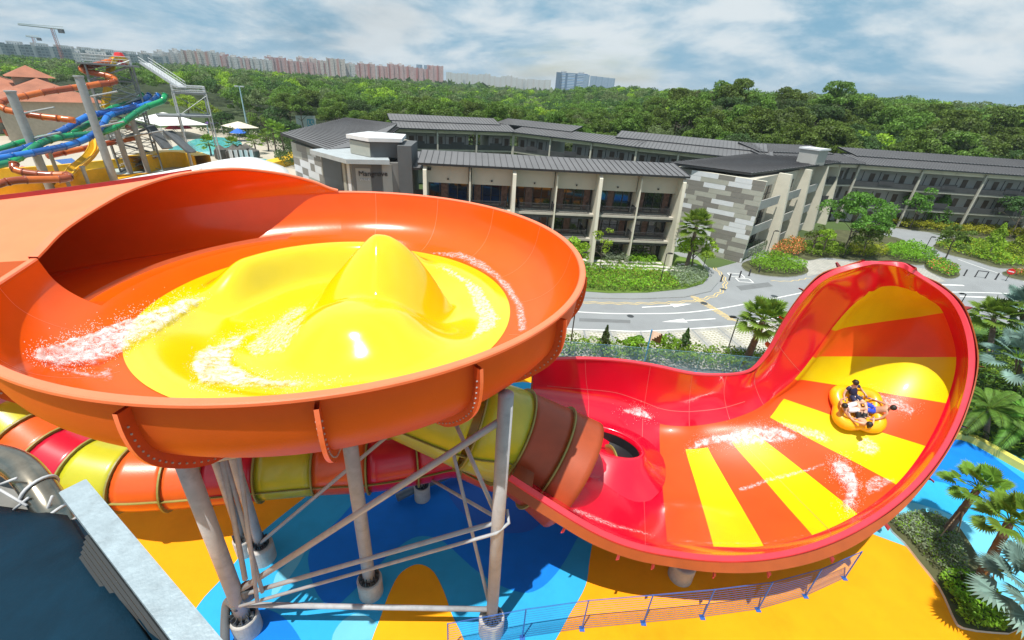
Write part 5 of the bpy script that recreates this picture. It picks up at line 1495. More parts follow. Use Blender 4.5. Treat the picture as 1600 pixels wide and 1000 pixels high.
b = P(1540, 690, 0); feather_palm(b, P(1545, 640, 2.6), 15, 3.0, 'feather leaved palm with long arching fronds beside the yellow kerb wall', m_feather)
b = P(1600, 700, 0); feather_palm(b, P(1604, 655, 2.4), 13, 2.8, 'second feather leaved palm at the right edge above the yellow kerb wall', m_feather)
# timber props of the leaning palms
mb = None
for (a, z, b2, lab) in (((1500, 800), 2.2, (1460, 850), 'timber prop bracing the upper leaning palm on its left side'), ((1505, 800), 2.2, (1496, 835), 'timber prop bracing the upper leaning palm on its right side'), ((1550, 880), 2.6, (1515, 940), 'timber prop bracing the lower leaning palm on its left side'), ((1555, 870), 2.6, (1548, 950), 'timber prop bracing the lower leaning palm on its right side')):
    m2 = MB(); m2.beam(P(a[0], a[1], z), P(b2[0], b2[1], 0), .05, .05); tag(m2.build('timber_prop', MAT('weathered timber', (.35, .28, .2), .85, var=.2)), lab, 'prop', 'timber props of the palms')
# ---------------------------------------------------------------- street furniture
def street_lamp(bx, by, tx, ty, lab, left=False, arm=.7):
    b = P(bx, by, 0); h = ztop(b, tx, ty); r = empty('street_lamp', (b.x, b.y, 0), lab, 'street lamp', 'black street lamps along the drive')
    mb = MB(); mb.tube([(b.x, b.y, 0), (b.x, b.y, h)], .05, 8); mb.lathe((b.x, b.y, 0), [(.13, 0), (.13, .25), (.06, .3)], 10); mb.build('pole', m_black, r)
    s_ = -1 if left else 1
    mb = MB(); mb.tube([(b.x, b.y, h - .03), (b.x + s_ * arm * .5, b.y + .05, h + .02)], .035, 6); mb.build('arm', m_black, r)
    mb = MB(); mb.box((b.x + s_ * arm * .62, b.y + .06, h + .03), (.55, .3, .09)); mb.box((b.x + s_ * arm * .62, b.y + .06, h + .09), (.3, .2, .05)); mb.build('lamp_head', m_black, r)
for a in [(889, 555, 897, 487, 'street lamp behind the fence hedge just right of the orange bowl', True, .3), (1135, 552, 1147, 495, 'street lamp behind the fence hedge beside the tall fan palm', True), (903, 441, 910, 395, 'street lamp on the lawn at its left end by the bowl rim'),
          (1030, 447, 1040, 396, 'street lamp in the middle of the lawn shrub bed'), (1097, 424, 1106, 378, 'street lamp at the right tip of the lawn beside the fan palm'), (1195, 404, 1209, 361, 'street lamp among the flowering shrubs at the striped wall corner'),
          (1317, 404, 1331, 362, 'street lamp in the hedge strip below the feathery tree'), (1439, 402, 1452, 370, 'street lamp beside the dark young tree on the island'), (1366, 360, 1378, 336, 'street lamp before the right hotel wing near its first column'),
          (1492, 490, 1499, 457, 'street lamp directly behind the top right rim of the wave slide', True)]:
    street_lamp(*a)
def bollard(bx, by, lab, h=.95, grp='bollards across the side road'):
    b = P(bx, by, 0); mb = MB(); mb.lathe((b.x, b.y, 0), [(.13, 0), (.13, .04), (.09, .05), (.09, h - .03), (.07, h), (0, h)], 12)
    tag(mb.build('bollard', m_rail), lab, 'bollard', grp)
for (x, y), w_ in zip([(1126, 440), (1139, 438), (1155, 434), (1170, 431), (1185, 427)], ('first', 'second', 'third', 'fourth', 'fifth')):
    bollard(x, y, '%s dark bollard from the lawn tip, in the row across the side road' % w_)
for (x, y), w_ in zip([(1506, 431), (1555, 437)], ('leftmost', 'right hand')):
    bollard(x, y, '%s dark bollard of the row near the no entry sign' % w_, 1.0, 'bollards near the no entry sign')
a, b = P(1523, 433), P(1539, 435)
mb = MB(); mb.tube([a, a + V((0, 0, 1)), b + V((0, 0, 1)), b], .08, 8); tag(mb.build('barrier_hoop', m_rail), 'dark hoop barrier standing between the bollards near the no entry sign', 'barrier')
b = P(1571, 439); r = empty('road_sign', (b.x, b.y, 0), 'round red no entry sign with a white bar on a dark post at the right', 'sign')
mb = MB(); mb.tube([b, b + V((0, 0, 1.5))], .04, 8); mb.build('post', m_rail, r)
fd = (CAM - b); fd.z = 0; fd.normalize(); sd = V((-fd.y, fd.x, 0)); c = b + V((0, 0, 1.45)) + fd * .07
mb = MB(); mb.tube([c - fd * .015, c + fd * .015], .42, 24); mb.build('disc', MAT('sign red', (.6, .01, .01), .5), r)
mb = MB(); mb.beam(c - sd * .29 + fd * .022, c + sd * .29 + fd * .022, .01, .13); mb.build('bar', m_white, r)
def mesh_fence(bases, h, name, lab, m, wires=12, rr=.009, lean=(0, 0), tops=None, vert=0, foot=True):
    r = empty(name, (bases[0].x, bases[0].y, 0), lab, 'fence')
    tp = tops or [b + V((0, 0, h)) for b in bases]
    for b, t_ in zip(bases, tp):
        mb = MB(); mb.tube([b, t_], .028, 8)
        if foot: mb.box((b.x, b.y, .02), (.22, .22, .03))
        mb.build('post', m, r)
    for k in range(len(bases) - 1):
        mb = MB()
        for i in range(wires):
            f = (i + .6) / wires; mb.tube([bases[k].lerp(tp[k], f), bases[k + 1].lerp(tp[k + 1], f)], rr, 4, caps=False)
        mb.tube([tp[k], tp[k + 1]], .014, 5)
        L_ = (bases[k + 1] - bases[k]).length
        for i in range(1, int(L_ / .12) if vert else 0):
            f = i * .12 / L_; mb.tube([bases[k].lerp(bases[k + 1], f), tp[k].lerp(tp[k + 1], f)], rr * .4, 3, caps=False)
        mb.build('mesh_panel', m, r)
m_fb = MAT('blue painted fence', (.03, .12, .42), .5)
m_fb2 = MAT('teal blue fence', (.06, .22, .36), .5)
pb = [(700, 1020), (816, 997), (909, 983), (1005, 974), (1097, 965), (1184, 953), (1258, 932), (1319, 904)]
mesh_fence([P(x, y) for x, y in pb], 2.05, 'mesh_fence', 'low blue wire fence on the yellow deck, curving round the front of the wave slide', m_fb, 13, .007, vert=0)
bl = [V((2 + i * 3.4, 31.6 - .09 * i + (.0 if i < 6 else (i - 6) * .25), 0)) for i in range(10)]
mesh_fence(bl, 1.9, 'mesh_fence', 'blue green wire fence in front of the hedge, behind the red slide wall', m_fb2, 16, .009, vert=1)
# flag
b = P(1005, 573, 0); h = ztop(b, 1017, 515); r = empty('flag', (b.x, b.y, 0), 'blue pole carrying a small black and white banner behind the red wall', 'flag')
mb = MB(); mb.tube([b, V((b.x, b.y, h))], .06, 8); mb.build('pole', MAT('blue pole', (.02, .25, .55), .4), r)
G = [[V((b.x + .05 + .9 * i / 6, b.y + .05 * sin(i * 1.3), h - .1 - .9 * j / 5 - .25 * (i / 6) ** 2)) for i in range(7)] for j in range(6)]
mb = MB(); mb.grid(G, m=lambda i, j: 1 if i + j > 4 else 0); mb.build('banner', [m_white, m_black], r, smooth=True)

# ---------------------------------------------------------------- the park at far left
def Q(x, y, dist):
    r = ray(x, y); return CAM + r * (dist / hypot(r.x, r.y))
def cp(lst, d0, d1):
    out = []; n_ = len(lst)
    for i, (x, y) in enumerate(lst):
        out.append(Q(x / 5, 80 + y / 5, lerp(d0, d1, i / (n_ - 1))))
    return out
m_brown = MAT('brown slide tube', (.30, .055, .012), .3, var=.1, coat=.4); m_brown2 = MAT('orange brown slide tube', (.52, .12, .015), .3, var=.1, coat=.4)
m_tg = MAT('green slide tube', (.005, .30, .10), .25, var=.06, coat=.5); m_tg2 = MAT('dark green slide tube', (.006, .20, .09), .25, var=.06, coat=.5)
m_tb = MAT('blue slide tube', (.008, .16, .56), .25, var=.06, coat=.5); m_tb2 = MAT('deep blue slide tube', (.008, .09, .36), .25, var=.06, coat=.5)
m_sy = MAT('old yellow slide', (.72, .42, .01), .35, var=.1)
m_gcol = MAT('grey painted column', (.30, .32, .33), .7, var=.12, stain=.2)
def park_tube(pts, rad, ms, lab, sub=3, grp=None):
    path = crs(pts, sub); r = empty('slide_tube', (path[0].x, path[0].y, 0), lab, 'water slide', grp)
    k = 0; step = 3; i = 0; c_ = 0
    while i < len(path) - 1:
        j = min(len(path) - 1, i + step); seg = path[i:j + 1]
        mb = MB(); mb.tube(seg, rad, 14, caps=(i == 0 or j == len(path) - 1))
        t_ = (seg[-1] - seg[0]).normalized(); mb.ring(seg[0], t_, rad - .02, rad * 1.14, .16, 14, 1)
        mb.build('tube_section', [ms[c_ % len(ms)], ms[-1]], r, smooth=True); c_ += 1; i = j
    return r
br = [(905, 70), (870, 75), (800, 95), (720, 115), (655, 122), (638, 140), (670, 158), (740, 172), (830, 190), (890, 212), (895, 235), (850, 250), (780, 256), (680, 272), (560, 288), (440, 305), (330, 322), (200, 350), (90, 372), (15, 400), (2, 428), (50, 458), (120, 475), (220, 495), (330, 512), (450, 525), (585, 540)]
park_tube(cp(br, 128, 108), .5, [m_brown2, m_brown2, m_brown, m_brown], 'brown enclosed slide tube twisting down from the stair tower past the grey columns')
park_tube(cp([(1000, 595), (1050, 612), (1072, 650), (1040, 678), (930, 702), (800, 728), (650, 762), (500, 792), (370, 822)], 128, 118), .5, [m_brown2, m_brown, m_brown], 'lower brown slide tube with a bend at the foot of the tower')
park_tube(cp([(110, 880), (115, 920), (180, 945), (300, 962), (420, 968), (520, 968), (540, 985), (460, 1000), (200, 1005), (60, 1020), (-80, 1060)], 96, 90), .5, [m_brown, m_brown2, m_brown], 'lowest brown slide tube looping just behind the orange barrel')
park_tube(cp([(1290, 345), (1265, 390), (1150, 432), (1060, 485), (980, 545), (900, 592), (800, 632), (680, 650), (560, 660), (470, 672), (380, 695), (300, 730), (220, 785), (150, 830), (80, 868), (-60, 900)], 124, 100), .52, [m_tg, m_tg, m_tg2, m_tg2], 'nearer green slide tube sweeping from the lower platform to the left edge', grp='four racing slide tubes')
park_tube(cp([(1110, 340), (1075, 382), (980, 415), (880, 445), (790, 500), (700, 562), (620, 610), (520, 645), (400, 668), (260, 692), (120, 730), (-60, 790)], 127, 108), .5, [m_tg, m_tg2, m_tg2], 'farther green slide tube passing behind the blue ones', grp='four racing slide tubes')
park_tube(cp([(1165, 345), (1120, 390), (1050, 425), (960, 455), (860, 470), (760, 492), (680, 512), (600, 555), (520, 605), (440, 645), (330, 700), (200, 760), (-60, 830)], 126, 105), .52, [m_tb, m_tb2, m_tb2], 'farther blue slide tube crossing above the green ones', grp='four racing slide tubes')
park_tube(cp([(1235, 345), (1190, 395), (1080, 440), (960, 470), (880, 492), (838, 515), (805, 570), (755, 630), (680, 680), (600, 715), (500, 745), (390, 768), (250, 795), (100, 822), (-60, 850)], 125, 101), .52, [m_tb, m_tb, m_tb2, m_tb2], 'nearer blue slide tube in a long S between the green ones', grp='four racing slide tubes')
# open yellow slide
def trough(pts, w_, lab, m, sub=4):
    path = crs(pts, sub); mb = MB(); G = []
    for (p, t_, u_, r_) in MB().frames(path):
        sd = t_.cross(V((0, 0, 1)))
        if sd.length < .2: sd = V((1, .2, 0))
        sd.normalize(); up_ = sd.cross(t_).normalized()
        G.append([p + sd * w_ + up_ * .7, p + sd * w_ * .85, p + sd * .1, p + sd * .1 + up_ * .3, p - sd * .1 + up_ * .3, p - sd * .1, p - sd * w_ * .85, p - sd * w_ + up_ * .7, p - sd * w_ * 1.1 + up_ * .7, p - up_ * .4, p + sd * w_ * 1.1 + up_ * .7])
    mb.grid([g + [g[0]] for g in G]); return tag(mb.build('open_slide', m, smooth=False), lab, 'water slide')
trough(cp([(985, 105), (950, 72), (905, 75), (885, 110), (875, 180), (862, 260), (848, 350), (835, 450)], 127, 125), .75, 'steep open yellow slide dropping from the top of the stair tower', m_sy)
trough(cp([(745, 690), (750, 760), (710, 830), (650, 885), (600, 925), (560, 975), (500, 1010), (420, 1030)], 122, 104), .8, 'lower end of a yellow open slide curving into the splash basin', m_sy)
# columns
def park_col(tx, ty, bx, by, w_, lab, cross=0):
    b = P(bx, by, 0); h = ztop(b, tx, ty); r = empty('slide_support', (b.x, b.y, 0), lab, 'column', 'grey columns carrying the far slides')
    mb = MB(); mb.tube([(b.x, b.y, 0), (b.x, b.y, h)], w_, 18); mb.build('post', m_gcol, r, smooth=False)
    mb = MB(); mb.lathe((b.x, b.y, h), [(w_, 0), (w_ + .12, .02), (w_ + .12, .25), (0, .25)], 18); mb.build('cap', m_gcol, r)
    for z_, l_ in ((h - 3, 5.0), (h * .55, 4.5))[:cross]:
        mb = MB(); mb.tube([(b.x, b.y, z_), (b.x + l_, b.y + 1, z_ + 1.2)], .14, 8); mb.build('bracket', m_gcol, r)
park_col(40, 145, 80, 298, .6, 'thick grey column at the left, second from the photo edge', 2)
park_col(128, 121, 180, 286, .62, 'tallest thick grey column, in front of the tube crossing', 2)
park_col(181, 190, 204, 271, .5, 'grey column behind the tube crossing, left of the tower lattice', 1)
park_col(208, 186, 232, 270, .48, 'grey column at the right of the tower lattice', 1)
for (a_, c_, lab) in (((75, 240), (98, 290), 'slim grey column just right of the leftmost thick one'), ((132, 262), (140, 292), 'short grey post under the splash basin slide'), ((92, 272), (110, 296), 'short grey post under the lowest brown tube')):
    park_col(a_[0], a_[1], c_[0], c_[1], .28, lab)
# stair tower
m_lat = MAT('tower steel', (.20, .22, .23), .6, metal=.3, var=.15); m_latd = MAT('tower mesh', (.08, .09, .10), .6, var=.2); m_lath = MAT('pale stair rail', (.42, .45, .47), .5, var=.1)
tb = [P(170, 280), P(232, 272), P(215, 258), P(172, 262)]
r = empty('stair_tower', (tb[0].x, tb[0].y, 0), 'tall steel stair tower of the far slides with switchback flights', 'tower')
T0 = P(196, 265); base = V((T0.x, T0.y, 0)); ux_ = V((.72, .69, 0)); uy_ = V((-.69, .72, 0)); topz = ztop(base, 200, 103)
cor = [base + ux_ * a_ + uy_ * b_ for a_, b_ in ((-1, -3), (6, -3), (6, 3), (-1, 3))]
for c in cor:
    mb = MB(); mb.tube([c, c + V((0, 0, topz))], .16, 6); mb.build('leg', m_lat, r)
nl = 7
for k in range(nl):
    z0 = topz * k / nl; z1 = topz * (k + 1) / nl
    mb = MB()
    for i in range(4):
        a_, b_ = cor[i], cor[(i + 1) % 4]
        mb.tube([a_ + V((0, 0, z1)), b_ + V((0, 0, z1))], .09, 5); mb.tube([a_ + V((0, 0, z0)), b_ + V((0, 0, z1))], .06, 4); mb.tube([b_ + V((0, 0, z0)), a_ + V((0, 0, z1))], .06, 4)
    mb.build('bracing', m_lat, r)
    a_ = cor[0].lerp(cor[3], .25 + .5 * (k % 2)); b_ = cor[1].lerp(cor[2], .25 + .5 * (k % 2))
    if k % 2: a_, b_ = b_, a_
    mb = MB(); mb.beam(a_ + V((0, 0, z0)), b_ + V((0, 0, z1)), 1.6, .25); mb.build('stair_flight', m_lath if k > 3 else m_latd, r)
    mb = MB()
    for s_ in (-.8, .8):
        o_ = uy_ * s_ + V((0, 0, 1.0)); mb.tube([a_ + V((0, 0, z0)) + o_, b_ + V((0, 0, z1)) + o_], .05, 4)
    mb.build('handrail', m_lath, r)
c = base + ux_ * 2.5
mb = MB(); mb.box((c.x, c.y, topz), (9, 7, .3), rz=.76); mb.build('deck', m_lat, r)
mb = MB()
for s_ in range(4):
    a_, b_ = cor[s_], cor[(s_ + 1) % 4]
    for zz_ in (.5, 1.0, 1.5): mb.tube([a_ + V((0, 0, topz + zz_)), b_ + V((0, 0, topz + zz_))], .05, 4)
    for i in range(12): q_ = a_.lerp(b_, i / 12); mb.tube([q_ + V((0, 0, topz)), q_ + V((0, 0, topz + 1.5))], .03, 4)
mb.build('guard_rail', m_lath, r)
p = Q(187, 90, 127); mb = MB(); mb.lathe((p.x, p.y, topz + .1), [(.9, 0), (.9, 1.5), (.6, 2.1), (0, 2.2)], 10); tag(mb.build('start_tub', MAT('red start tub', (.6, .02, .02), .4)), 'small red start tub on the top deck of the stair tower', 'tub')
# long flight down to the lower platform
A_ = Q(226, 99, 128); B_ = Q(284, 137, 121); r2 = empty('stair_bridge', (B_.x, B_.y, 0), 'long straight stair running from the top deck to the lower platform on thin legs', 'stairs')
mb = MB(); mb.beam(A_, B_, 2.0, .3); mb.build('stair_flight', m_lath, r2)
sd = (B_ - A_).cross(V((0, 0, 1))).normalized()
for s_ in (-1, 1):
    mb = MB()
    for hh in (.5, 1.1): mb.tube([A_ + sd * s_ * 1.0 + V((0, 0, hh)), B_ + sd * s_ * 1.0 + V((0, 0, hh))], .06, 4)
    for i in range(14): q_ = A_.lerp(B_, i / 13) + sd * s_; mb.tube([q_, q_ + V((0, 0, 1.1))], .035, 4)
    mb.build('handrail', m_lath, r2)
C_ = Q(294, 140, 120); cz_ = C_.z - .6
mb = MB(); mb.box((C_.x, C_.y, cz_), (5.5, 4, .35), rz=.7); mb.build('platform', m_lat, r2)
mb = MB()
for s_ in range(4):
    cc = [(-2.7, -2), (2.7, -2), (2.7, 2), (-2.7, 2)]; q0 = V(cc[s_] + (0,)); q1 = V(cc[(s_ + 1) % 4] + (0,)); rt = Matrix.Rotation(.7, 3, 'Z')
    q0 = rt @ q0 + V((C_.x, C_.y, cz_)); q1 = rt @ q1 + V((C_.x, C_.y, cz_))
    for hh in (.5, 1.0, 1.3): mb.tube([q0 + V((0, 0, hh)), q1 + V((0, 0, hh))], .05, 4)
    for i in range(8): q_ = q0.lerp(q1, i / 8); mb.tube([q_, q_ + V((0, 0, 1.3))], .03, 4)
    m3 = MB(); m3.tube([q0, V((q0.x, q0.y, 0))], .13, 6); m3.build('leg', m_lath, r2)
    m3 = MB(); m3.tube([V((q0.x, q0.y, cz_ - 4)), V((q1.x, q1.y, cz_ - 4))], .08, 5); m3.tube([V((q0.x, q0.y, cz_ - 4)), V((q1.x, q1.y, cz_ - .3))], .05, 4); m3.build('bracing', m_lath, r2)
mb.build('guard_rail', m_lath, r2)
mb = MB(); mb.box((C_.x - 1.5, C_.y - 1, cz_ - 4.2), (9, 5, .3), rz=.7); mb.build('lower_platform', m_lat, r2)
# lower steps
for (a_, b_, lab) in (((232, 196, 121), (262, 232, 117), 'grey stair flight low on the tower, left one'), ((262, 205, 118), (300, 238, 114), 'grey stair flight near the ground by the red mat')):
    mb = MB(); A1_, B1_ = Q(*a_), Q(*b_); mb.beam(A1_, B1_, 2.0, .3)
    sd = (B1_ - A1_).cross(V((0, 0, 1))).normalized()
    for s_ in (-1, 1):
        for hh in (.5, 1.0): mb.tube([A1_ + sd * s_ + V((0, 0, hh)), B1_ + sd * s_ + V((0, 0, hh))], .05, 4)
    tag(mb.build('stair', m_latd), lab, 'stairs')
# tiled roof house
m_tile = MAT('terracotta roof tiles', (.34, .13, .075), .85, var=.22, vs=.25, bump=.4, bs=3, stain=.25, ss=.2)
m_crm = MAT('cream wall', (.42, .36, .28), .85, var=.1)
def hip(mb, x0, x1, y0, y1, z, h, rz, c, over=0, m=0):
    q = Matrix.Rotation(rz, 3, 'Z'); c = V(c); l = min(x1 - x0, y1 - y0) / 2
    pts = [V((x0, y0, z)), V((x1, y0, z)), V((x1, y1, z)), V((x0, y1, z)), V((x0 + l, (y0 + y1) / 2, z + h)), V((x1 - l, (y0 + y1) / 2, z + h))]
    pts = [c + q @ p for p in pts]
    mb.add(pts, [(0, 1, 5, 4), (2, 3, 4, 5), (3, 0, 4), (1, 2, 5), (3, 2, 1, 0)], m)
def house(bx, by, wx, wy, hh, rh, rz, lab, lanterns=(), m=m_tile):
    b = P(bx, by, 0); r = empty('tiled_house', (b.x, b.y, 0), lab, 'building')
    mb = MB(); mb.box((b.x, b.y, hh / 2), (wx, wy, hh), rz=rz); mb.build('wall', m_crm, r)
    mb = MB(); hip(mb, -wx / 2 - 1.5, wx / 2 + 1.5, -wy / 2 - 1.5, wy / 2 + 1.5, hh, rh, rz, (b.x, b.y, 0)); mb.build('roof', m, r)
    q = Matrix.Rotation(rz, 3, 'Z')
    for fl in (1.2, 4.4, 7.2):
        if fl + 2 > hh: break
        for i in range(int(wx / 3.4)):
            p = V((b.x, b.y, fl + 1)) + q @ V((-wx / 2 + 2 + i * 3.4, -wy / 2 - .04, 0)); mb = MB(); mb.box(p, (1.8, .1, 2.0), rz=rz); w_ = mb.build('window', m_glass, r)
            mb = MB(); mb.box(p - V((0, 0, 1.1)), (2.6, .9, .15), rz=rz); mb.build('ledge', m_brown, w_)
    for (ox, oy, s_, z_) in lanterns:
        p = V((b.x, b.y, 0)) + q @ V((ox, oy, 0)); mb = MB(); mb.box((p.x, p.y, hh + z_ - 1), (s_ * .7, s_ * .7, 3), rz=rz); ro_ = mb.build('lantern', m_crm, r)
        mb = MB(); hip(mb, -s_ / 2, s_ / 2, -s_ / 2, s_ / 2, hh + z_ + .5, s_ * .28, rz, (p.x, p.y, 0)); mb.build('lantern_roof', m, ro_)
house(85, 206, 44, 20, 9.5, 5.0, -.72, 'large house with sprawling terracotta hip roof behind the brown slide tube', [(4, -1, 10, 4.6)])
house(5, 200, 30, 20, 10.5, 5.0, -.72, 'terracotta roofed house at the left photo edge', [(2, -1, 11, 4.6)])
# white tents, umbrellas, pools
def tent(px, w_, d_, h0, h1, lab, m=m_white, rz=-.6, name='canopy_tent'):
    b = P(px[0], px[1], 0); r = empty(name, (b.x, b.y, 0), lab, 'tent'); q = Matrix.Rotation(rz, 3, 'Z')
    mb = MB(); hip(mb, -w_ / 2, w_ / 2, -d_ / 2, d_ / 2, h0, h1 - h0, rz, (b.x, b.y, 0)); mb.build('roof', m, r)
    for sx, sy in ((-1, -1), (1, -1), (1, 1), (-1, 1)):
        p = V((b.x, b.y, 0)) + q @ V((sx * w_ * .48, sy * d_ * .48, 0)); mb = MB(); mb.tube([p, p + V((0, 0, h0))], .12, 6); mb.build('post', m_lath, r)
tent((272, 212), 21, 13, 4.0, 6.5, 'large white tent roof behind the tower')
tent((378, 212), 10, 8, 2.8, 4.4, 'cream white pavilion near the tall lamp pole', MAT('cream canvas', (.62, .57, .46), .8))
for (px, col_, w_, lab) in (((335, 204), (.10, .04, .22), 5.5, 'purple parasol beyond the pool'), ((275, 214), (.55, .05, .08), 5, 'red parasol left of the tower legs'), ((292, 213), (.45, .03, .08), 4.5, 'dark pink parasol right of the red one'), ((375, 220), (.02, .12, .5), 5.0, 'blue canopy at the foot of the tall lamp pole')):
    b = P(px[0], px[1], 0); r = empty('parasol', (b.x, b.y, 0), lab, 'parasol'); mb = MB(); mb.lathe((b.x, b.y, 0), [(w_ / 2, 2.4), (w_ / 4, 3.1), (.05, 3.7)], 8); mb.build('canopy', MAT('canvas', col_, .8), r); mb = MB(); mb.tube([b, b + V((0, 0, 3.5))], .06, 6); mb.build('pole', m_lath, r)
m_pool = MAT('pool water', (.10, .50, .52), .06, var=.15, vs=.1, bump=.25, bs=1.5, spec=.8)
flat('park_pavement', [(-40, 330), (-40, 215), (120, 205), (250, 200), (310, 197), (400, 205), (470, 235), (500, 300), (200, 340)], .006, m_tan)
flat('pool_water', [(262, 235), (292, 222), (322, 214), (368, 217), (378, 228), (360, 240), (330, 243), (300, 246)], .02, m_pool, curve=3)
flat('pool_water', [(120, 262), (180, 248), (240, 252), (250, 275), (150, 282), (90, 280)], .02, MAT('pale basin floor', (.48, .58, .58), .3, var=.1), curve=3)
flat('pool_water', [(85, 250), (112, 247), (122, 254), (100, 258)], .03, m_tb)
flat('pool_water', [(368, 252), (400, 247), (432, 252), (425, 262), (385, 262)], .03, m_pool, curve=2)
def ring_wall(pts, z0, z1, w_, lab, m, name='basin_wall'):
    q = crs([P(x, y, 0) for x, y in pts], 5); G = []
    for i, p in enumerate(q):
        t_ = (q[min(i + 1, len(q) - 1)] - q[max(i - 1, 0)]).normalized(); s_ = V((-t_.y, t_.x, 0)) * w_; G.append([p + V((0, 0, z0)), p + V((0, 0, z1)), p + s_ + V((0, 0, z1)), p + s_ + V((0, 0, z0))])
    mb = MB(); mb.grid(G); return tag(mb.build(name, m), lab, 'wall')
m_yw = MAT('yellow basin', (.78, .45, .01), .5, var=.08)
ring_wall([(-40, 282), (40, 278), (110, 272), (160, 266), (230, 258), (300, 250)], 0, 1.8, .8, 'yellow basin wall behind the thick grey columns', m_yw)
ring_wall([(-40, 310), (30, 304), (80, 296), (130, 290), (185, 282)], 0, 2.4, 1.0, 'near yellow basin wall at the left above the orange barrel', m_yw)
ring_wall([(380, 262), (410, 268), (440, 262), (470, 254), (475, 246)], 0, 1.5, 3.5, 'orange yellow channel wall left of the hotel panel wall', m_yw)
ring_wall([(232, 270), (262, 262), (290, 262), (310, 268)], 0, 3.2, 3, 'yellow block wall at the foot of the stair tower', m_yw)
flat('yellow_deck', [(-60, 285), (60, 285), (150, 275), (232, 270), (300, 268), (300, 285), (150, 300), (-60, 330)], .03, m_dy)
# big pale membrane roof just behind the bowl
pts = [(140, 294), (175, 283), (230, 273), (290, 262), (350, 249), (392, 245), (420, 252), (450, 266), (440, 300), (300, 310), (150, 312)]
mb = MB(); q = ccurve([P(x, y, 5.0) for x, y in pts], 3); c = sum(q, V((0, 0, 0))) / len(q)
rings = [[c.lerp(p, f) + V((0, 0, .9 * (1 - f * f))) for p in q] + [c.lerp(q[0], f) + V((0, 0, .9 * (1 - f * f)))] for f in (.02, .3, .6, .85, 1)] + [[p + V((0, 0, -.5)) for p in q + [q[0]]]]
mb.grid(rings); r = empty('canopy_roof', (c.x, c.y, 0), 'large white membrane roof directly behind the orange bowl', 'roof'); mb.build('membrane', MAT('white membrane', (.66, .68, .68), .6, var=.05), r, smooth=True)
for i in range(0, len(q), 5):
    p = c.lerp(q[i], .9); mb = MB(); mb.tube([V((p.x, p.y, 0)), V((p.x, p.y, 4.8))], .15, 8); mb.build('post', m_lath, r)
# tall lamp pole and billboard
b = P(388, 206, 0); h = ztop(b, 377, 135); r = empty('lamp_mast', (b.x, b.y, 0), 'tall pale blue lamp mast with twin heads in front of the wood', 'street lamp')
mb = MB(); mb.tube([b, V((b.x, b.y, h))], [.32, .16], 10); mb.build('pole', MAT('pale blue mast', (.35, .52, .58), .5), r)
for s_ in (-1, 1): mb = MB(); mb.box((b.x + s_ * 1.0, b.y, h), (1.3, .6, .35)); mb.build('lamp_head', m_lath, r)
b = P(482, 216, 0); r = empty('billboard', (b.x, b.y, 0), 'white and blue picture billboard on posts at the edge of the wood', 'sign')
c = Q(479, 195, hypot(b.x, b.y)); fd = (CAM - c); fd.z = 0; fd.normalize(); sd = V((-fd.y, fd.x, 0)) * -1
if sd.x < 0: sd = -sd
W_ = 24 / 691 * c.length * .5; Hh = 22 / 691 * c.length * .5
def bq(mb, u0, u1, v0, v1, off, m=0): mb.quad(*[c + sd * u * W_ + V((0, 0, v * Hh)) + fd * off for u, v in ((u0, v0), (u1, v0), (u1, v1), (u0, v1))], m)
mb = MB(); mb.box(c, (2 * W_, .3, 2 * Hh), rz=atan2(sd.y, sd.x)); mb.build('board', MAT('white board', (.62, .68, .72), .5), r)
mb = MB()
for k in range(12):
    a_ = k / 12 * 1.8 - .9; bq(mb, a_, a_ + .15, -.75, -.45 + .25 * sin(a_ * 4), .2)
mb.build('blue_wave', MAT('print blue', (.08, .38, .62), .5), r)
mb = MB(); bq(mb, .1, .8, -.25, .65, .22); mb.build('blue_patch', MAT('print pale blue', (.12, .42, .62), .5), r)
mb = MB()
for (u0, u1, v0, v1) in ((.2, .28, 0, .5), (.2, .42, -.02, .06), (.5, .72, .4, .48), (.5, .58, .2, .48), (.5, .72, .16, .24), (.64, .72, -.05, .2), (.5, .72, -.1, -.02)): bq(mb, u0, u1, v0, v1, .25)
mb.build('white_shapes', m_white, r)
for s_ in (-.6, .6): mb = MB(); p = c + sd * s_ * W_; mb.tube([V((p.x, p.y, 0)), V((p.x, p.y, c.z))], .2, 8); mb.build('post', m_lath, r)
# trees around the pools
for (px, tp_, rx_, lab, mt_) in (((330, 198), (335, 160), 5.5, 'broad bright green tree behind the tower platform legs', m_leafC), ((395, 200), (400, 146), 7, 'broad round green tree right of the tall lamp mast', m_leafA), ((300, 196), (312, 150), 6, 'green tree directly behind the lower platform', m_leafC), ((440, 215), (442, 168), 5.5, 'dark tree left of the billboard', m_leafB), ((460, 230), (458, 190), 4, 'small dark tree in front of the billboard', m_leafB), ((415, 212), (420, 178), 4.5, 'green tree behind the cream pavilion', m_leafA), ((350, 206), (352, 178), 4.5, 'dark green tree beyond the purple parasol', m_leafB)):
    garden_tree(px, tp_, rx_, '', lab, 2200, .6, mt_, 20, 1.6, tr=.25, name='park_tree')
for (px, tp_, lab) in (((330, 243), (327, 224), 'small fan palm on the near pool edge'), ((368, 244), (366, 226), 'small fan palm beside the rock waterfall'), ((400, 240), (402, 222), 'small fan palm right of the waterfall'), ((420, 236), (416, 214), 'slender palm left of the dark trees by the hotel'), ((445, 246), (440, 205), 'tall slender palm nearest the hotel panel wall'), ((432, 242), (428, 200), 'tall slender palm second from the hotel panel wall')):
    b = P(px[0], px[1], 0); fan_palm(b, ztop(b, tp_[0], tp_[1]), nf=16, fl=1.6, lab=lab, tr=.16, seg=12, wid=.14)
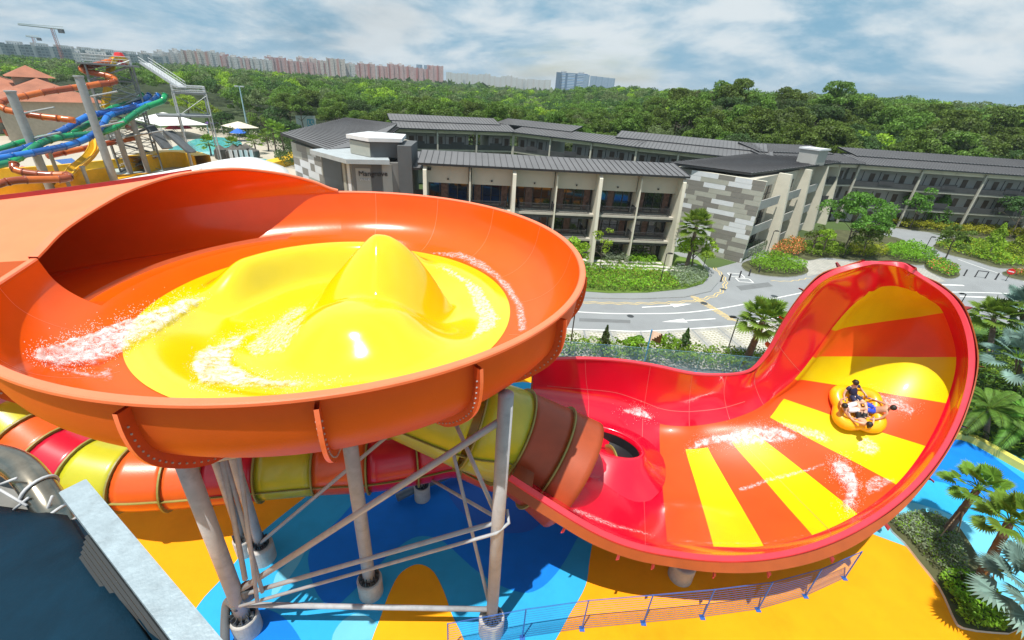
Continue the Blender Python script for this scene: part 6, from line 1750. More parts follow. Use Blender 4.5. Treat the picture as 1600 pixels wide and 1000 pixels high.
hedge('shrub_bed', [(305, 208), (340, 203), (400, 205), (455, 222), (460, 240), (400, 226), (350, 214)], 2.2, .6, 5, m_leafB, 'dark planting behind the far pool', 'shrubs', lump=.5)
hedge('shrub_bed', [(430, 250), (455, 238), (472, 246), (470, 262), (440, 262)], 1.8, .45, 14, m_leafB, 'dark shrubs between channel wall and hotel panel wall', 'shrubs', lump=.5)
# rock waterfall
mb = MB(); 
for i in range(26):
    p = P(345 + i * 2.2 + R.uniform(-2, 2), 247 - i * .1 + R.uniform(-2, 2), 0); s_ = R.uniform(.9, 1.9); mb.ball((p.x, p.y, s_ * .7), s_, 6, sc=(1, 1, .8 + .7 * R.random()))
tag(mb.build('rock_waterfall', MAT('dark rock', (.10, .095, .085), .9, var=.4, vs=.8, bump=.8, bs=3)), 'row of dark artificial rocks with a waterfall beside the pool', 'rocks')
mb = MB()
for i in range(5):
    a_ = P(360 + i * 8, 250, 0); mb.grid([[a_ + V((j * .5, .3 * sin(j * 2), z_)) for j in range(3)] for z_ in (.1, 1.2, 2.4)])
mb.build('waterfall', m_pA).__setitem__('kind', 'structure')
mb = MB()
for i in range(16): 
    p = P(8 + R.uniform(-10, 34), 268 + R.uniform(-4, 4), .4); mb.ball(p, R.uniform(.4, .8), 6)
tag(mb.build('ring_pile', MAT('pink plastic', (.7, .12, .16), .5)), 'heap of pink swim rings on the yellow deck at the left edge', 'swim rings')
mb = MB(); p = P(128, 283, 0); mb.box((p.x, p.y, .6), (5, 2.4, 1.2), rz=-.6); mb.box((p.x, p.y, 1.3), (5.3, 2.7, .2), rz=-.6); tag(mb.build('equipment_box', MAT('red plastic', (.6, .02, .02), .5)), 'red storage box by the short grey post', 'box')
# ---------------------------------------------------------------- the skyline
def facade(name, wall, band, glassc, sx=3.2, sz=3.0):
    m, nt, b, out = nodes(name); L = nt.links.new
    tc = N(nt, 'ShaderNodeTexCoord'); sp_ = N(nt, 'ShaderNodeSeparateXYZ'); L(tc.outputs['Object'], sp_.inputs[0])
    ad = N(nt, 'ShaderNodeMath', operation='ADD'); L(sp_.outputs['X'], ad.inputs[0]); L(sp_.outputs['Y'], ad.inputs[1])
    cb = N(nt, 'ShaderNodeCombineXYZ'); L(ad.outputs[0], cb.inputs[0]); L(sp_.outputs['Z'], cb.inputs[1])
    bt = N(nt, 'ShaderNodeTexBrick', offset=0.0); L(cb.outputs[0], bt.inputs['Vector'])
    bt.inputs['Scale'].default_value = 1; bt.inputs['Brick Width'].default_value = sx; bt.inputs['Row Height'].default_value = sz; bt.inputs['Mortar Size'].default_value = .75; bt.inputs['Mortar Smooth'].default_value = 0
    bt.inputs['Color1'].default_value = glassc + (1,); bt.inputs['Color2'].default_value = tuple(min(1, c * 2.2) for c in glassc) + (1,); bt.inputs['Mortar'].default_value = wall + (1,)
    wv = N(nt, 'ShaderNodeTexBrick', offset=0.0); L(cb.outputs[0], wv.inputs['Vector']); wv.inputs['Scale'].default_value = 1; wv.inputs['Brick Width'].default_value = 22; wv.inputs['Row Height'].default_value = 400; wv.inputs['Mortar Size'].default_value = 2.6; wv.inputs['Mortar Smooth'].default_value = 0
    mx = N(nt, 'ShaderNodeMix', data_type='RGBA'); L(wv.outputs['Fac'], mx.inputs['Factor']); L(bt.outputs['Color'], mx.inputs[6]); mx.inputs[7].default_value = band + (1,)
    L(mx.outputs[2], b.inputs['Base Color']); b.inputs['Roughness'].default_value = .8
    return m
fc = [facade('pink block facade', (.50, .33, .31), (.40, .17, .155), (.22, .18, .19)), facade('white block facade', (.55, .55, .53), (.42, .40, .38), (.16, .18, .2)), facade('cream block facade', (.55, .50, .45), (.45, .27, .24), (.2, .18, .18)), facade('concrete frame facade', (.20, .26, .28), (.38, .42, .43), (.05, .085, .10), 5, 3.2), facade('blue glass facade', (.45, .52, .58), (.07, .14, .24), (.06, .14, .26), 60, 3.6), facade('blue grey tower facade', (.24, .33, .43), (.13, .22, .33), (.09, .15, .23))]
def block(x, w_, ytop, dist, m, lab, grp, roofbox=True, depth=16, cat='building', yb=None, notch=True):
    c = Q(x, ytop, dist); r_ = ray(x, ytop); dr = V((r_.x, r_.y, 0)).normalized(); W_ = w_ / FPX * dist * ((ray(x, ytop).length)) * (hypot(r_.x, r_.y) / ray(x, ytop).length) * .98
    h = c.z; az = atan2(dr.y, dr.x) - pi / 2
    r = empty('apartment_block', (c.x, c.y, 0), lab, cat, grp)
    o = MB(); o.box((c.x, c.y, h / 2), (W_, depth, h), rz=az)
    b_ = o.build('body', m, r)
    if roofbox:
        q = Matrix.Rotation(az, 3, 'Z')
        for f in ((-.3,), (.28,)) if W_ > 20 else ((0,),):
            p = V((c.x, c.y, 0)) + q @ V((f[0] * W_, 0, 0)); o = MB(); o.box((p.x, p.y, h + 1.8), (W_ * .2, 8, 3.6), rz=az); o.build('roof_box', fc[1], r)
    if notch:
        q = Matrix.Rotation(az, 3, 'Z')
        for f in (-.5, -.17, .17, .5):
            p = V((c.x, c.y, 0)) + q @ V((f * W_ * .98, -depth / 2, 0)); o = MB(); o.box((p.x, p.y, h / 2 + .5), (W_ * .09, 3, h + 1), rz=az); o.build('stair_core', m, r)
    return r
rc = random.Random(3)
x = 6
for i in range(6):
    block(x + 18, 36, 69 + x * .085, 900 + i * 12, fc[3], 'long concrete frame block under construction on the left skyline', 'unfinished blocks on the left skyline', True); x += 38
x = 134
for i in range(3): block(x, 14, 83 + i * 2.5, 700, fc[1], 'low white block between the unfinished blocks and the wood', 'low white blocks', True, notch=False); x += 17
segs = [(238, 84, 1), (262, 82, 1), (285, 80, 1), (303, 80, 2), (322, 81, 1), (338, 84, 0), (356, 88, 0), (374, 90, 1), (392, 92, 0), (408, 93, 1), (430, 90, 0), (446, 95, 2), (462, 96, 0), (478, 91, 2), (492, 98, 0), (508, 95, 2), (524, 92, 2), (540, 99, 1), (556, 101, 0), (572, 100, 0), (588, 103, 1), (602, 104, 0), (618, 101, 0), (633, 104, 0), (648, 106, 0), (664, 108, 0), (680, 103, 0)]
names = ['pink and white slab block in the middle of the skyline', 'white slab block on the skyline', 'cream block with dark red bands on the skyline']
for i, (x, y, t_) in enumerate(segs):
    block(x, 17.5, y, 1150 + rc.uniform(-60, 120), fc[t_], names[t_], names[t_].replace(' block', ' blocks'), rc.random() < .8)
for x, y in ((655, 101), (667, 102)): block(x, 7, y, 1600, fc[5], 'slim blue grey tower behind the pink blocks', 'slim blue towers', False, notch=False)
for i in range(19):
    x = 702 + i * 8.6; block(x, 7.2, 112.5 + i * .75 + rc.uniform(-2, 1.6), 2300 + rc.uniform(-100, 200), fc[1], 'small pale far block right of the pink ones', 'small pale far blocks', rc.random() < .5, notch=False)
block(873.5, 6, 113, 1300, facade('dark side', (.06, .12, .2), (.06, .12, .2), (.04, .08, .12)), 'dark blue end tower of the long glass office', 'office blocks right of the far blocks', False, notch=False, cat='office')
block(895, 36, 114.5, 1305, fc[4], 'wide white and blue banded office building alone on the skyline', None, True, notch=False, cat='office')
block(917, 7, 117, 1300, fc[5], 'dark blue tower at the right end of the glass office', 'office blocks right of the far blocks', False, notch=False, cat='office')
for i in range(4): block(928 + i * 9.3, 8, 119 + i * 1.1, 1700, fc[5], 'grey blue tower of the cluster right of the office', 'grey blue towers', False, notch=False)
for i in range(7):
    block(985 + i * 12, 6 + 4 * rc.random(), 142.5 + i * 1.6 + rc.uniform(-.6, .6), 1100, fc[1], 'tiny white house among the hill trees', 'tiny white houses', False, notch=False, cat='house')
# tower cranes
def crane(bx, ty, by, jl, jr, jy0, jy1, dist, lab):
    m = MAT('crane red white', (.45, .18, .16), .6); b = Q(bx, by, dist); t_ = Q(bx - 4, ty, dist); t_ = V((b.x, b.y, t_.z))
    r = empty('tower_crane', (b.x, b.y, 0), lab, 'crane')
    mb = MB()
    for s_ in (-1, 1):
        for s2 in (-1, 1): mb.tube([V((b.x + s_, b.y + s2, 0)), V((b.x + s_, b.y + s2, t_.z))], .35, 4)
    for k in range(30): z = t_.z * k / 30; mb.tube([V((b.x - 1, b.y - 1, z)), V((b.x + 1, b.y - 1, z + t_.z / 30))], .25, 4)
    mb.build('mast', m, r)
    a_ = Q(jl, jy0, dist); c_ = Q(jr, jy1, dist); o = V((b.x, b.y, lerp(a_.z, c_.z, .7)))
    mb = MB(); mb.tube([a_, c_], .8, 4); mb.tube([a_ + V((0, 0, 1)), c_ + V((0, 0, 2.5))], .35, 4); mb.build('jib', MAT('crane jib', (.30, .38, .40), .6), r)
    mb = MB(); q_ = a_.lerp(c_, .92); mb.box((q_.x, q_.y, q_.z - 2), (5, 3, 4)); mb.build('counterweight', m_latd, r)
crane(92, 45, 75, 28, 100, 38, 46, 800, 'large tower crane with a long horizontal jib over the left skyline')
crane(56, 58, 72, 40, 62, 56.5, 59, 1100, 'small tower crane left of the large one')
# ---------------------------------------------------------------- raft, riders, foam
from mathutils.bvhtree import BVHTree
def bvh(grids):
    vs = []; fs = []
    for G in grids:
        o = len(vs); nc = len(G[0]); vs += [p for r_ in G for p in r_]
        fs += [(o + i * nc + j, o + i * nc + j + 1, o + (i + 1) * nc + j + 1, o + (i + 1) * nc + j) for i in range(len(G) - 1) for j in range(nc - 1)]
    return BVHTree.FromPolygons(vs, fs)
wave_t = bvh([WG])
YG = []
for i in range(0, 61):
    r_ = FR * i / 60; YG.append([V((BC.x + r_ * cos(2 * pi * j / 120), BC.y + r_ * sin(2 * pi * j / 120), fh(r_ * cos(2 * pi * j / 120), r_ * sin(2 * pi * j / 120)))) for j in range(121)])
wall_g = [[bowl_pt(a, p.x, p.z) for p in inner] for a in arange(A1, A0 + 2 * pi, 150)]
low_g = [[bowl_pt(a, p.x, p.z) for p in low] for a in arange(A0, A1, 50)]
bowl_t = bvh([YG, wall_g, low_g])
def hit(tree, x, y):
    d = ray(x, y).normalized(); q = tree.ray_cast(CAM, d)
    if q[0] is None: return None, None
    n_ = q[1]; n_ = n_ if n_.dot(d) < 0 else -n_
    return q[0], n_
def mpoly(poly):
    xs = [p[0] for p in poly]; ys = [p[1] for p in poly]; return min(xs), max(xs), min(ys), max(ys)
def edge_d(x, y, poly):
    m_ = 1e9
    for i in range(len(poly)):
        ax, ay = poly[i - 1]; bx, by = poly[i]; t_ = max(0, min(1, ((x - ax) * (bx - ax) + (y - ay) * (by - ay)) / ((bx - ax) ** 2 + (by - ay) ** 2 + 1e-9))); m_ = min(m_, hypot(x - ax - t_ * (bx - ax), y - ay - t_ * (by - ay)))
    return m_
def foam_mat(name, thr=.70, sc=3.6, soft=.2, al=.88, col=(.85, .88, .9)):
    m, nt, b, out = nodes(name); L = nt.links.new
    tc = N(nt, 'ShaderNodeTexCoord'); n1 = N(nt, 'ShaderNodeTexNoise', Scale=sc, Detail=10.0, Roughness=.72, Distortion=.6); L(tc.outputs['Object'], n1.inputs['Vector'])
    at = N(nt, 'ShaderNodeAttribute', attribute_name='fo')
    s_ = N(nt, 'ShaderNodeMath', operation='MULTIPLY_ADD'); L(at.outputs['Fac'], s_.inputs[0]); s_.inputs[1].default_value = .42; L(n1.outputs['Fac'], s_.inputs[2])
    mr = N(nt, 'ShaderNodeMapRange', interpolation_type='SMOOTHSTEP'); L(s_.outputs[0], mr.inputs['Value']); mr.inputs['From Min'].default_value = thr + .22 - soft; mr.inputs['From Max'].default_value = thr + .22 + soft; mr.inputs['To Max'].default_value = al
    L(mr.outputs['Result'], b.inputs['Alpha']); b.inputs['Base Color'].default_value = col + (1,); b.inputs['Roughness'].default_value = .55
    bp = N(nt, 'ShaderNodeBump', Strength=.7, Distance=.05); L(n1.outputs['Fac'], bp.inputs['Height']); L(bp.outputs['Normal'], b.inputs['Normal'])
    return m
m_foam = foam_mat('white water foam'); m_foam2 = foam_mat('thin foam streaks', .73, 8, .17, .6)
m_drop = MAT('spray', (.86, .89, .91), .4, var=.0)
def foam(tree, poly, lab, mat=None, step=3, lift=.03, rough=.06, fall=14, drops=0, dh=.2, dr_=(.015, .045), bias=None):
    x0, x1, y0, y1 = mpoly(poly); xs = np.arange(x0, x1 + step, step); ys = np.arange(y0, y1 + step, step)
    me = bpy.data.meshes.new('water_foam'); vs = []; idx = {}; fo = []; fs = []
    for i, y in enumerate(ys):
        for j, x in enumerate(xs):
            if not inpoly(x, y, poly): continue
            p, n_ = hit(tree, x, y)
            if p is None: continue
            e_ = min(1, edge_d(x, y, poly) / fall)
            k = noise.noise(p * 2.3) + .5 * noise.noise(p * 6)
            idx[(i, j)] = len(vs); vs.append(p + n_ * (lift + e_ * rough * (1 + 1.2 * k))); fo.append(e_ * (bias(x, y) if bias else 1))
    for (i, j) in list(idx):
        if (i + 1, j) in idx and (i, j + 1) in idx and (i + 1, j + 1) in idx:
            q = (idx[(i, j)], idx[(i, j + 1)], idx[(i + 1, j + 1)], idx[(i + 1, j)])
            if max((vs[q[a]] - vs[q[a - 1]]).length for a in range(4)) < .9: fs.append(q)
    me.from_pydata(vs, [], fs); at = me.attributes.new('fo', 'FLOAT', 'POINT'); at.data.foreach_set('value', fo); me.materials.append(mat or m_foam)
    me.polygons.foreach_set('use_smooth', [True] * len(me.polygons))
    o = link('water_foam', me); tag(o, lab, 'foam', None, 'stuff')
    if drops:
        mb = MB(); n_d = 0; t_ = 0; drops = int(drops * .4)
        while n_d < drops and t_ < drops * 8:
            t_ += 1; x = R.uniform(x0 - 6, x1 + 6); y = R.uniform(y0 - 6, y1 + 6)
            e_ = edge_d(x, y, poly); ins = inpoly(x, y, poly)
            if not ins and R.random() > .5 * exp(-e_ / 4): continue
            p, n_ = hit(tree, x, y)
            if p is None: continue
            if noise.noise(p * 1.7) + .35 * R.random() < -.05: continue
            r_ = R.uniform(*dr_) * .38; c = p + n_ * (lift + dh * R.random() ** 2) + V((R.uniform(-.04, .04), R.uniform(-.04, .04), dh * .6 * R.random() ** 3))
            mb.add([c + V(v) * r_ for v in ((1, 0, 0), (-1, 0, 0), (0, 1, 0), (0, -1, 0), (0, 0, 1), (0, 0, -1))], [(0, 2, 4), (2, 1, 4), (1, 3, 4), (3, 0, 4), (2, 0, 5), (1, 2, 5), (3, 1, 5), (0, 3, 5)]); n_d += 1
        s_ = mb.build('spray', m_drop, smooth=True); tag(s_, lab.replace('foam', 'spray droplets'), 'spray', None, 'stuff')
foam(bowl_t, [(333, 463), (318, 461), (275, 470), (215, 492), (150, 515), (90, 538), (38, 552), (48, 572), (90, 585), (150, 580), (205, 552), (250, 525), (300, 490), (333, 468)], 'long white foam trail from the jet across bowl wall and yellow floor', lift=.03, rough=.14, fall=9, drops=5200, dh=.38)
foam(bowl_t, [(60, 560), (150, 575), (185, 560), (185, 605), (120, 600), (60, 580)], 'thin foam streaks on the orange bowl wall below the jet', m_foam2, rough=.02)
foam(bowl_t, [(430, 500), (400, 505), (345, 525), (300, 545), (288, 575), (305, 612), (420, 620), (530, 612), (560, 600), (470, 590), (400, 580), (372, 562), (395, 535), (440, 515), (475, 480)], 'curved white foam pool on the yellow floor', lift=.02, rough=.08, fall=16, drops=2200, dh=.15)
foam(bowl_t, [(455, 470), (420, 500), (370, 540), (390, 570), (450, 560), (480, 520), (500, 470)], 'pale foam film on the yellow floor behind the dome', m_foam2, rough=.02)
foam(bowl_t, [(640, 392), (720, 388), (760, 405), (800, 440), (825, 480), (830, 520), (806, 530), (800, 480), (770, 440), (720, 412), (660, 400)], 'thin foam line on the wet orange band at the far right of the bowl', m_foam2, rough=.02, fall=8)
foam(bowl_t, [(640, 400), (700, 410), (760, 445), (790, 500), (780, 520), (740, 540), (715, 560), (740, 500), (720, 450)], 'wet sheen of broken foam on the right part of the yellow floor', foam_mat('faint foam', .66, 6, .1, .45), rough=.01, fall=12)
foam(wave_t, [(1068, 702), (1085, 680), (1120, 672), (1165, 662), (1190, 655), (1225, 662), (1262, 682), (1240, 695), (1200, 700), (1165, 706), (1120, 700), (1080, 712)], 'foam patch along the tops of the yellow stripes', lift=.02, rough=.05, fall=12, drops=2600, dh=.2, dr_=(.012, .035))
foam(wave_t, [(1205, 650), (1240, 655), (1290, 668), (1312, 690), (1290, 700), (1250, 688), (1215, 672)], 'thin foam below the left side of the raft', m_foam2, rough=.02, fall=10)
foam(wave_t, [(1292, 722), (1312, 716), (1335, 730), (1345, 752), (1346, 775), (1338, 800), (1320, 808), (1313, 790), (1318, 765), (1300, 745)], 'thick white foam burst near the lower rim of the striped wall', lift=.05, rough=.16, fall=8, drops=3800, dh=.35, dr_=(.015, .04))
foam(wave_t, [(1345, 752), (1365, 738), (1400, 745), (1412, 750), (1380, 772), (1350, 785)], 'foam streaks right of the thick foam burst', m_foam2, rough=.04, fall=8)
foam(wave_t, [(1360, 604), (1372, 612), (1410, 622), (1438, 640), (1425, 655), (1385, 640), (1366, 628)], 'foam spray thrown behind the raft on its right', m_foam2, rough=.06, fall=6, drops=900, dh=.25, dr_=(.012, .03))
foam(wave_t, [(1330, 690), (1352, 672), (1378, 690), (1385, 708), (1365, 722), (1335, 712)], 'pale foam film below the raft', m_foam2, rough=.02, fall=10)
foam(wave_t, [(1150, 762), (1200, 744), (1260, 730), (1292, 718), (1294, 728), (1262, 741), (1205, 756), (1155, 774)], 'thin foam line crossing the lower stripes', m_foam2, rough=.02, fall=4)
foam(wave_t, [(975, 636), (1000, 630), (1022, 648), (1024, 662), (1000, 655), (985, 652), (960, 640)], 'small white splash on the red slide floor', lift=.03, rough=.05, fall=6, drops=500, dh=.15)
foam(wave_t, [(880, 800), (900, 790), (960, 815), (1040, 838), (1115, 845), (1190, 846), (1260, 832), (1262, 842), (1190, 856), (1110, 856), (1040, 848), (950, 828)], 'foam film along the front rim of the wave slide', m_foam2, rough=.01, fall=6)

def body_mesh(name, chains, mat, parent, frame, sub=2):
    "one continuous skin over a joint tree: chains of (point, radius); first point of later chains joins an existing one"
    me = bpy.data.meshes.new(name); vs = []; es = []; rd = []
    key = {}
    for ch in chains:
        prev = None
        for (p, r_) in ch:
            k = tuple(round(c, 4) for c in p)
            if k not in key: key[k] = len(vs); vs.append(frame @ V(p)); rd.append(r_)
            i = key[k]
            if prev is not None: es.append((prev, i))
            prev = i
    me.from_pydata(vs, es, []); o = bpy.data.objects.new(name, me); COL.objects.link(o)
    if parent: o.parent = parent
    sk = o.modifiers.new('skin', 'SKIN')
    if not me.skin_vertices: 
        bm = bmesh.new(); bm.from_mesh(me); bm.verts.layers.skin.verify(); bm.to_mesh(me); bm.free()
    for i, r_ in enumerate(rd): me.skin_vertices[0].data[i].radius = (r_, r_)
    me.skin_vertices[0].data[0].use_root = True
    s_ = o.modifiers.new('sub', 'SUBSURF'); s_.levels = s_.render_levels = sub
    me.materials.append(mat)
    sk.use_smooth_shade = True
    return o
def skin(name, c): return MAT(name, c, .45, var=.05)
def person(loc, rx, ry, rz_, lab, skinm, hairm, top=None, bottom=None, longhair=False, sitting=True, scale=1.0, arms=(0, 0), headturn=0.0, grp=None):
    "rx, ry, rz_: the body's right, forward and up in the world"
    fr = Matrix((rx, ry, rz_)).transposed().to_4x4() * scale; fr[3][3] = 1
    q = Matrix((rx, ry, rz_)).transposed().to_4x4()
    r = empty('person', loc, lab, 'person', grp)
    S_ = Matrix.Scale(scale, 4) @ q
    if sitting:
        pel = (0, 0, .13); bel = (0, -.13, .22); che = (0, -.27, .36); neck = (0, -.35, .50); jaw = (0, -.35, .57); hd = (0, -.37, .68); crn = (0, -.38, .76)
        legs = [[((s * .09), .03, .13), ((s * .12), .25, .25), ((s * .13), .46, .33), ((s * .11), .68, .24), ((s * .08), .90, .12), ((s * .08), .93, .20), ((s * .08), .95, .27)] for s in (-1, 1)]
        arm = [[(s * .10, -.31, .45), (s * .19, -.31, .44), (s * .31, -.22 + a_, .30), (s * .38, -.12 + a_, .22), (s * .43, .03 + a_, .20), (s * .44, .09 + a_, .19)] for s, a_ in ((-1, arms[0]), (1, arms[1]))]
    else:
        pel = (0, 0, .92); bel = (0, 0, 1.05); che = (0, 0, 1.28); neck = (0, 0, 1.46); jaw = (0, .02, 1.53); hd = (0, .01, 1.62); crn = (0, 0, 1.70)
        legs = [[(s * .09, 0, .88), (s * .10, .01, .68), (s * .10, .02, .48), (s * .10, 0, .28), (s * .10, -.02, .08), (s * .10, .06, .04), (s * .10, .14, .03)] for s in (-1, 1)]
        arm = [[(s * .10, 0, 1.38), (s * .19, 0, 1.37), (s * .24, 0, 1.20), (s * .26, .02, 1.08), (s * .25, .16, .95), (s * .24, .22, .93)] for s in (-1, 1)]
    lr = [.11, .10, .075, .07, .052, .048, .035]; ar = [.08, .07, .058, .05, .038, .04]
    ch = [[(pel, .15), (bel, .145), (che, .165), (neck, .065), (jaw, .08), (hd, .11), (crn, .08)]]
    for s in (0, 1):
        ch.append([(pel, .15)] + list(zip(legs[s], lr)))
        ch.append([(che, .165)] + list(zip(arm[s], ar)))
        hand = V(arm[s][-1]); sg = (-1, 1)[s]
        d = (V(arm[s][-1]) - V(arm[s][-2])).normalized()
        for f in range(4):
            o_ = V((sg * (-.024 + .016 * f), 0, 0)); ln = (.055, .065, .06, .048)[f]
            ch.append([(tuple(hand), .03), (tuple(hand + o_ + d * .035), .010), (tuple(hand + o_ + d * (.035 + ln * .6) + V((0, 0, -.012))), .009), (tuple(hand + o_ + d * (.03 + ln) + V((0, 0, -.035))), .007)])
        th0 = V(arm[s][-2]) + d * .02
        ch.append([(tuple(hand), .03), (tuple(hand + V((-sg * .035, 0, .0)) + d * .005), .011), (tuple(hand + V((-sg * .05, 0, -.015)) + d * .03), .008)])
    body_mesh('body', ch, skinm, r, S_)
    def tubes(pts, rad, nm, m):
        mb = MB(); 
        for (pp, rr_) in zip(pts, rad): mb.tube([S_ @ V(p) for p in pp], [x * scale for x in rr_], 14)
        o = mb.build(nm, m); o.parent = r; o.modifiers.new('s', 'SUBSURF').levels = 1; o.modifiers['s'].render_levels = 1
        for p in o.data.polygons: p.use_smooth = True
    if bottom: tubes([[pel, V(pel).lerp(V(bel), .7)]] + [[V(pel).lerp(V(l[0]), .5), V(l[0]), V(l[1]), V(l[1]).lerp(V(l[2]), bottom[1])] for l in legs], [[.16, .155]] + [[.125, .118, .1, .095]] * 2, 'shorts', bottom[0])
    if top: tubes([[V(pel).lerp(V(bel), .3), bel, che, V(che).lerp(V(neck), .55)]] + [[V(che).lerp(V(a_[0]), .6), V(a_[1]), V(a_[1]).lerp(V(a_[2]), .7)] for a_ in arm], [[.15, .15, .168, .085]] + [[.08, .078, .07]] * 2, 'shirt', top)
    # head details
    H_ = V(hd); fdir = V((0, .97, .1)) if not sitting else V((headturn, .9, .15)).normalized()
    mb = MB(); mb.ball(S_ @ (H_ + V((0, -.022, .035))), .118 * scale, 12, sc=(.95, 1.0, 1.0))
    if longhair: mb.ball(S_ @ (H_ + V((0, -.07, .0))), .085 * scale, 10); mb.ball(S_ @ (H_ + V((0, -.10, -.08))), .055 * scale, 8); mb.ball(S_ @ (H_ + V((0, -.11, .06))), .045 * scale, 8)
    o = mb.build('hair', hairm, smooth=True); o.parent = r
    mb = MB(); mb.ball(S_ @ (H_ + fdir * .098 + V((0, 0, -.02))), .018 * scale, 6, sc=(.8, 1, 1.2)); o = mb.build('nose', skinm, smooth=True); o.parent = r
    for s in (-1, 1):
        mb = MB(); mb.ball(S_ @ (H_ + fdir * .085 + V((s * .034, 0, .008))), .012 * scale, 6); o = mb.build('eye', m_black, smooth=True); o.parent = r
        mb = MB(); mb.ball(S_ @ (H_ + V((s * .088, 0, -.012))), .022 * scale, 6, sc=(.5, .8, 1.2)); o = mb.build('ear', skinm, smooth=True); o.parent = r
    mb = MB(); mb.ball(S_ @ (H_ + fdir * .086 + V((0, 0, -.055))), .02 * scale, 6, sc=(1.3, .6, .4)); o = mb.build('mouth', MAT('lips', (.35, .09, .07), .5), smooth=True); o.parent = r
    return r
rc_, rn = hit(wave_t, 1334, 641)
# frame of the raft: up along the local wall normal, x roughly to the photo's right
rup = rn; rxx = (RX - rup * RX.dot(rup)).normalized(); ryy = rup.cross(rxx)
RS = .94
m_raft = MAT('yellow orange raft vinyl', (.88, .42, .006), .3, var=.04, coat=.4); m_raft2 = MAT('raft floor', (.80, .36, .006), .45, var=.08)
def rp_(x, y, z): return rc_ + rxx * (x * RS) + ryy * (y * RS) + rup * (z * RS)
raft = empty('raft', rc_, 'yellow four seat cloverleaf raft climbing the striped wall', 'raft'); ROOT[raft.name] = rc_
ph0 = radians(35)
def clover(t_, r0=1.03, a_=.17): return r0 + a_ * cos(4 * (t_ - ph0))
n_c = 96; pth = [rp_(clover(2 * pi * k / n_c) * cos(2 * pi * k / n_c), clover(2 * pi * k / n_c) * sin(2 * pi * k / n_c), .36) for k in range(n_c + 1)]
mb = MB()
for k, p in enumerate(pth):
    t_ = (pth[(k + 1) % n_c] - pth[(k - 1) % n_c]).normalized(); s_ = t_.cross(rup).normalized()
    for j in range(16): a_ = 2 * pi * j / 16; mb.v.append(p + (s_ * cos(a_) + rup * sin(a_)) * .34)
for k in range(n_c):
    for j in range(16): mb.f.append((k * 16 + j, k * 16 + (j + 1) % 16, (k + 1) * 16 + (j + 1) % 16, (k + 1) * 16 + j)); mb.m.append(0)
mb.build('outer_tube', m_raft, raft, smooth=True)
mb = MB(); o_ = len(mb.v); G = []
for f in (0, .35, .7, 1): G.append([rp_(f * clover(2 * pi * k / n_c, 1.0) * cos(2 * pi * k / n_c), f * clover(2 * pi * k / n_c, 1.0) * sin(2 * pi * k / n_c), .40 + .02 * f) for k in range(n_c + 1)])
mb.grid(G); mb.build('floor', m_raft2, raft, smooth=True)
m_hand = MAT('blue handle', (.02, .06, .25), .4)
sk1 = skin('tan skin', (.50, .27, .17)); sk2 = skin('light skin', (.62, .38, .27)); hr = MAT('black hair', (.012, .010, .010), .5, bump=.4, bs=60)
c_navy = MAT('navy swim shirt', (.012, .018, .06), .6); c_white = MAT('white shorts', (.66, .66, .70), .7); c_blue = MAT('bright blue shorts', (.02, .07, .55), .6); c_black = MAT('black swimwear', (.012, .012, .014), .6)
seats = [(100, 'person in navy swim shirt and dark shorts at the top lobe of the raft', sk2, c_navy, (c_navy, .1), True), (180 + 5, 'bare chested person in white shorts in the left lobe of the raft', sk1, None, (c_white, .5), False),
         (345, 'bare backed person in bright blue shorts in the right lobe of the raft', sk1, None, (c_blue, .5), False), (255, 'person in black swimwear lying in the lowest lobe of the raft', sk2, None, (c_black, .0), True)]
for (deg, lab, sk_, tp_, bt_, lh) in seats:
    a_ = radians(deg); o_ = V((cos(a_), sin(a_), 0)); pos = rp_(cos(a_) * .66, sin(a_) * .66, .46)
    fwd = -(rxx * cos(a_) + ryy * sin(a_)); rgt = fwd.cross(rup).normalized()
    # people lean so that the head stays up against gravity
    person(pos, rgt, fwd, rup, lab, sk_, hr, tp_, bt_, lh, True, 1.28)
    for s_ in (-1, 1):
        c = pos + rgt * s_ * .56 + fwd * .1 + rup * .2; mb = MB(); mb.tube(crs([c - fwd * .11 - rup * .04, c - fwd * .07 + rup * .04, c + fwd * .07 + rup * .04, c + fwd * .11 - rup * .04], 3), .022, 8); mb.build('handle', m_hand, raft, smooth=True)
# two guests on the gallery across the court
for (x, y, lab, c_) in ((1036, 253, 'person in a white shirt standing on the far gallery of the court', m_white), (1058, 255, 'person in a teal shirt standing on the far gallery right of the one in white', MAT('teal shirt', (.05, .3, .3), .7))):
    p = V((24.5 + (x - 1036) * .16, 90.6 - (x - 1036) * .06, 7.5)); f_ = V((-.3, -.95, 0)).normalized(); person(p, f_.cross(V((0, 0, 1))), f_, V((0, 0, 1)), lab, sk1, hr, c_, (c_navy, .8), False, False)
# ---------------------------------------------------------------- foreground, bottom left
m_teal = MAT('dark teal tube shell', (.0012, .018, .036), .75, spec=.15, var=.3, vs=2, bump=.12, bs=60, stain=.3, ss=1.2)
r = empty('dark_tube', D(40, 900, 2.9), 'large dark blue tube shell right below the viewer at the bottom left', 'tube slide')
A_ = [D(-160, 790, 3.9), D(0, 799, 3.7), D(105, 815, 3.5)]; B_ = [D(-160, 1100, 2.4), D(60, 1120, 2.2), D(290, 1075, 2.1)]
G = []
for f in [i / 10 for i in range(11)]:
    row = []
    for g_ in [i / 8 for i in range(9)]:
        a_ = A_[0].lerp(A_[1], g_ * 2) if g_ < .5 else A_[1].lerp(A_[2], g_ * 2 - 1); b_ = B_[0].lerp(B_[1], g_ * 2) if g_ < .5 else B_[1].lerp(B_[2], g_ * 2 - 1)
        row.append(a_.lerp(b_, f) + V((0, 0, .10 * sin(pi * f))))
    G.append(row)
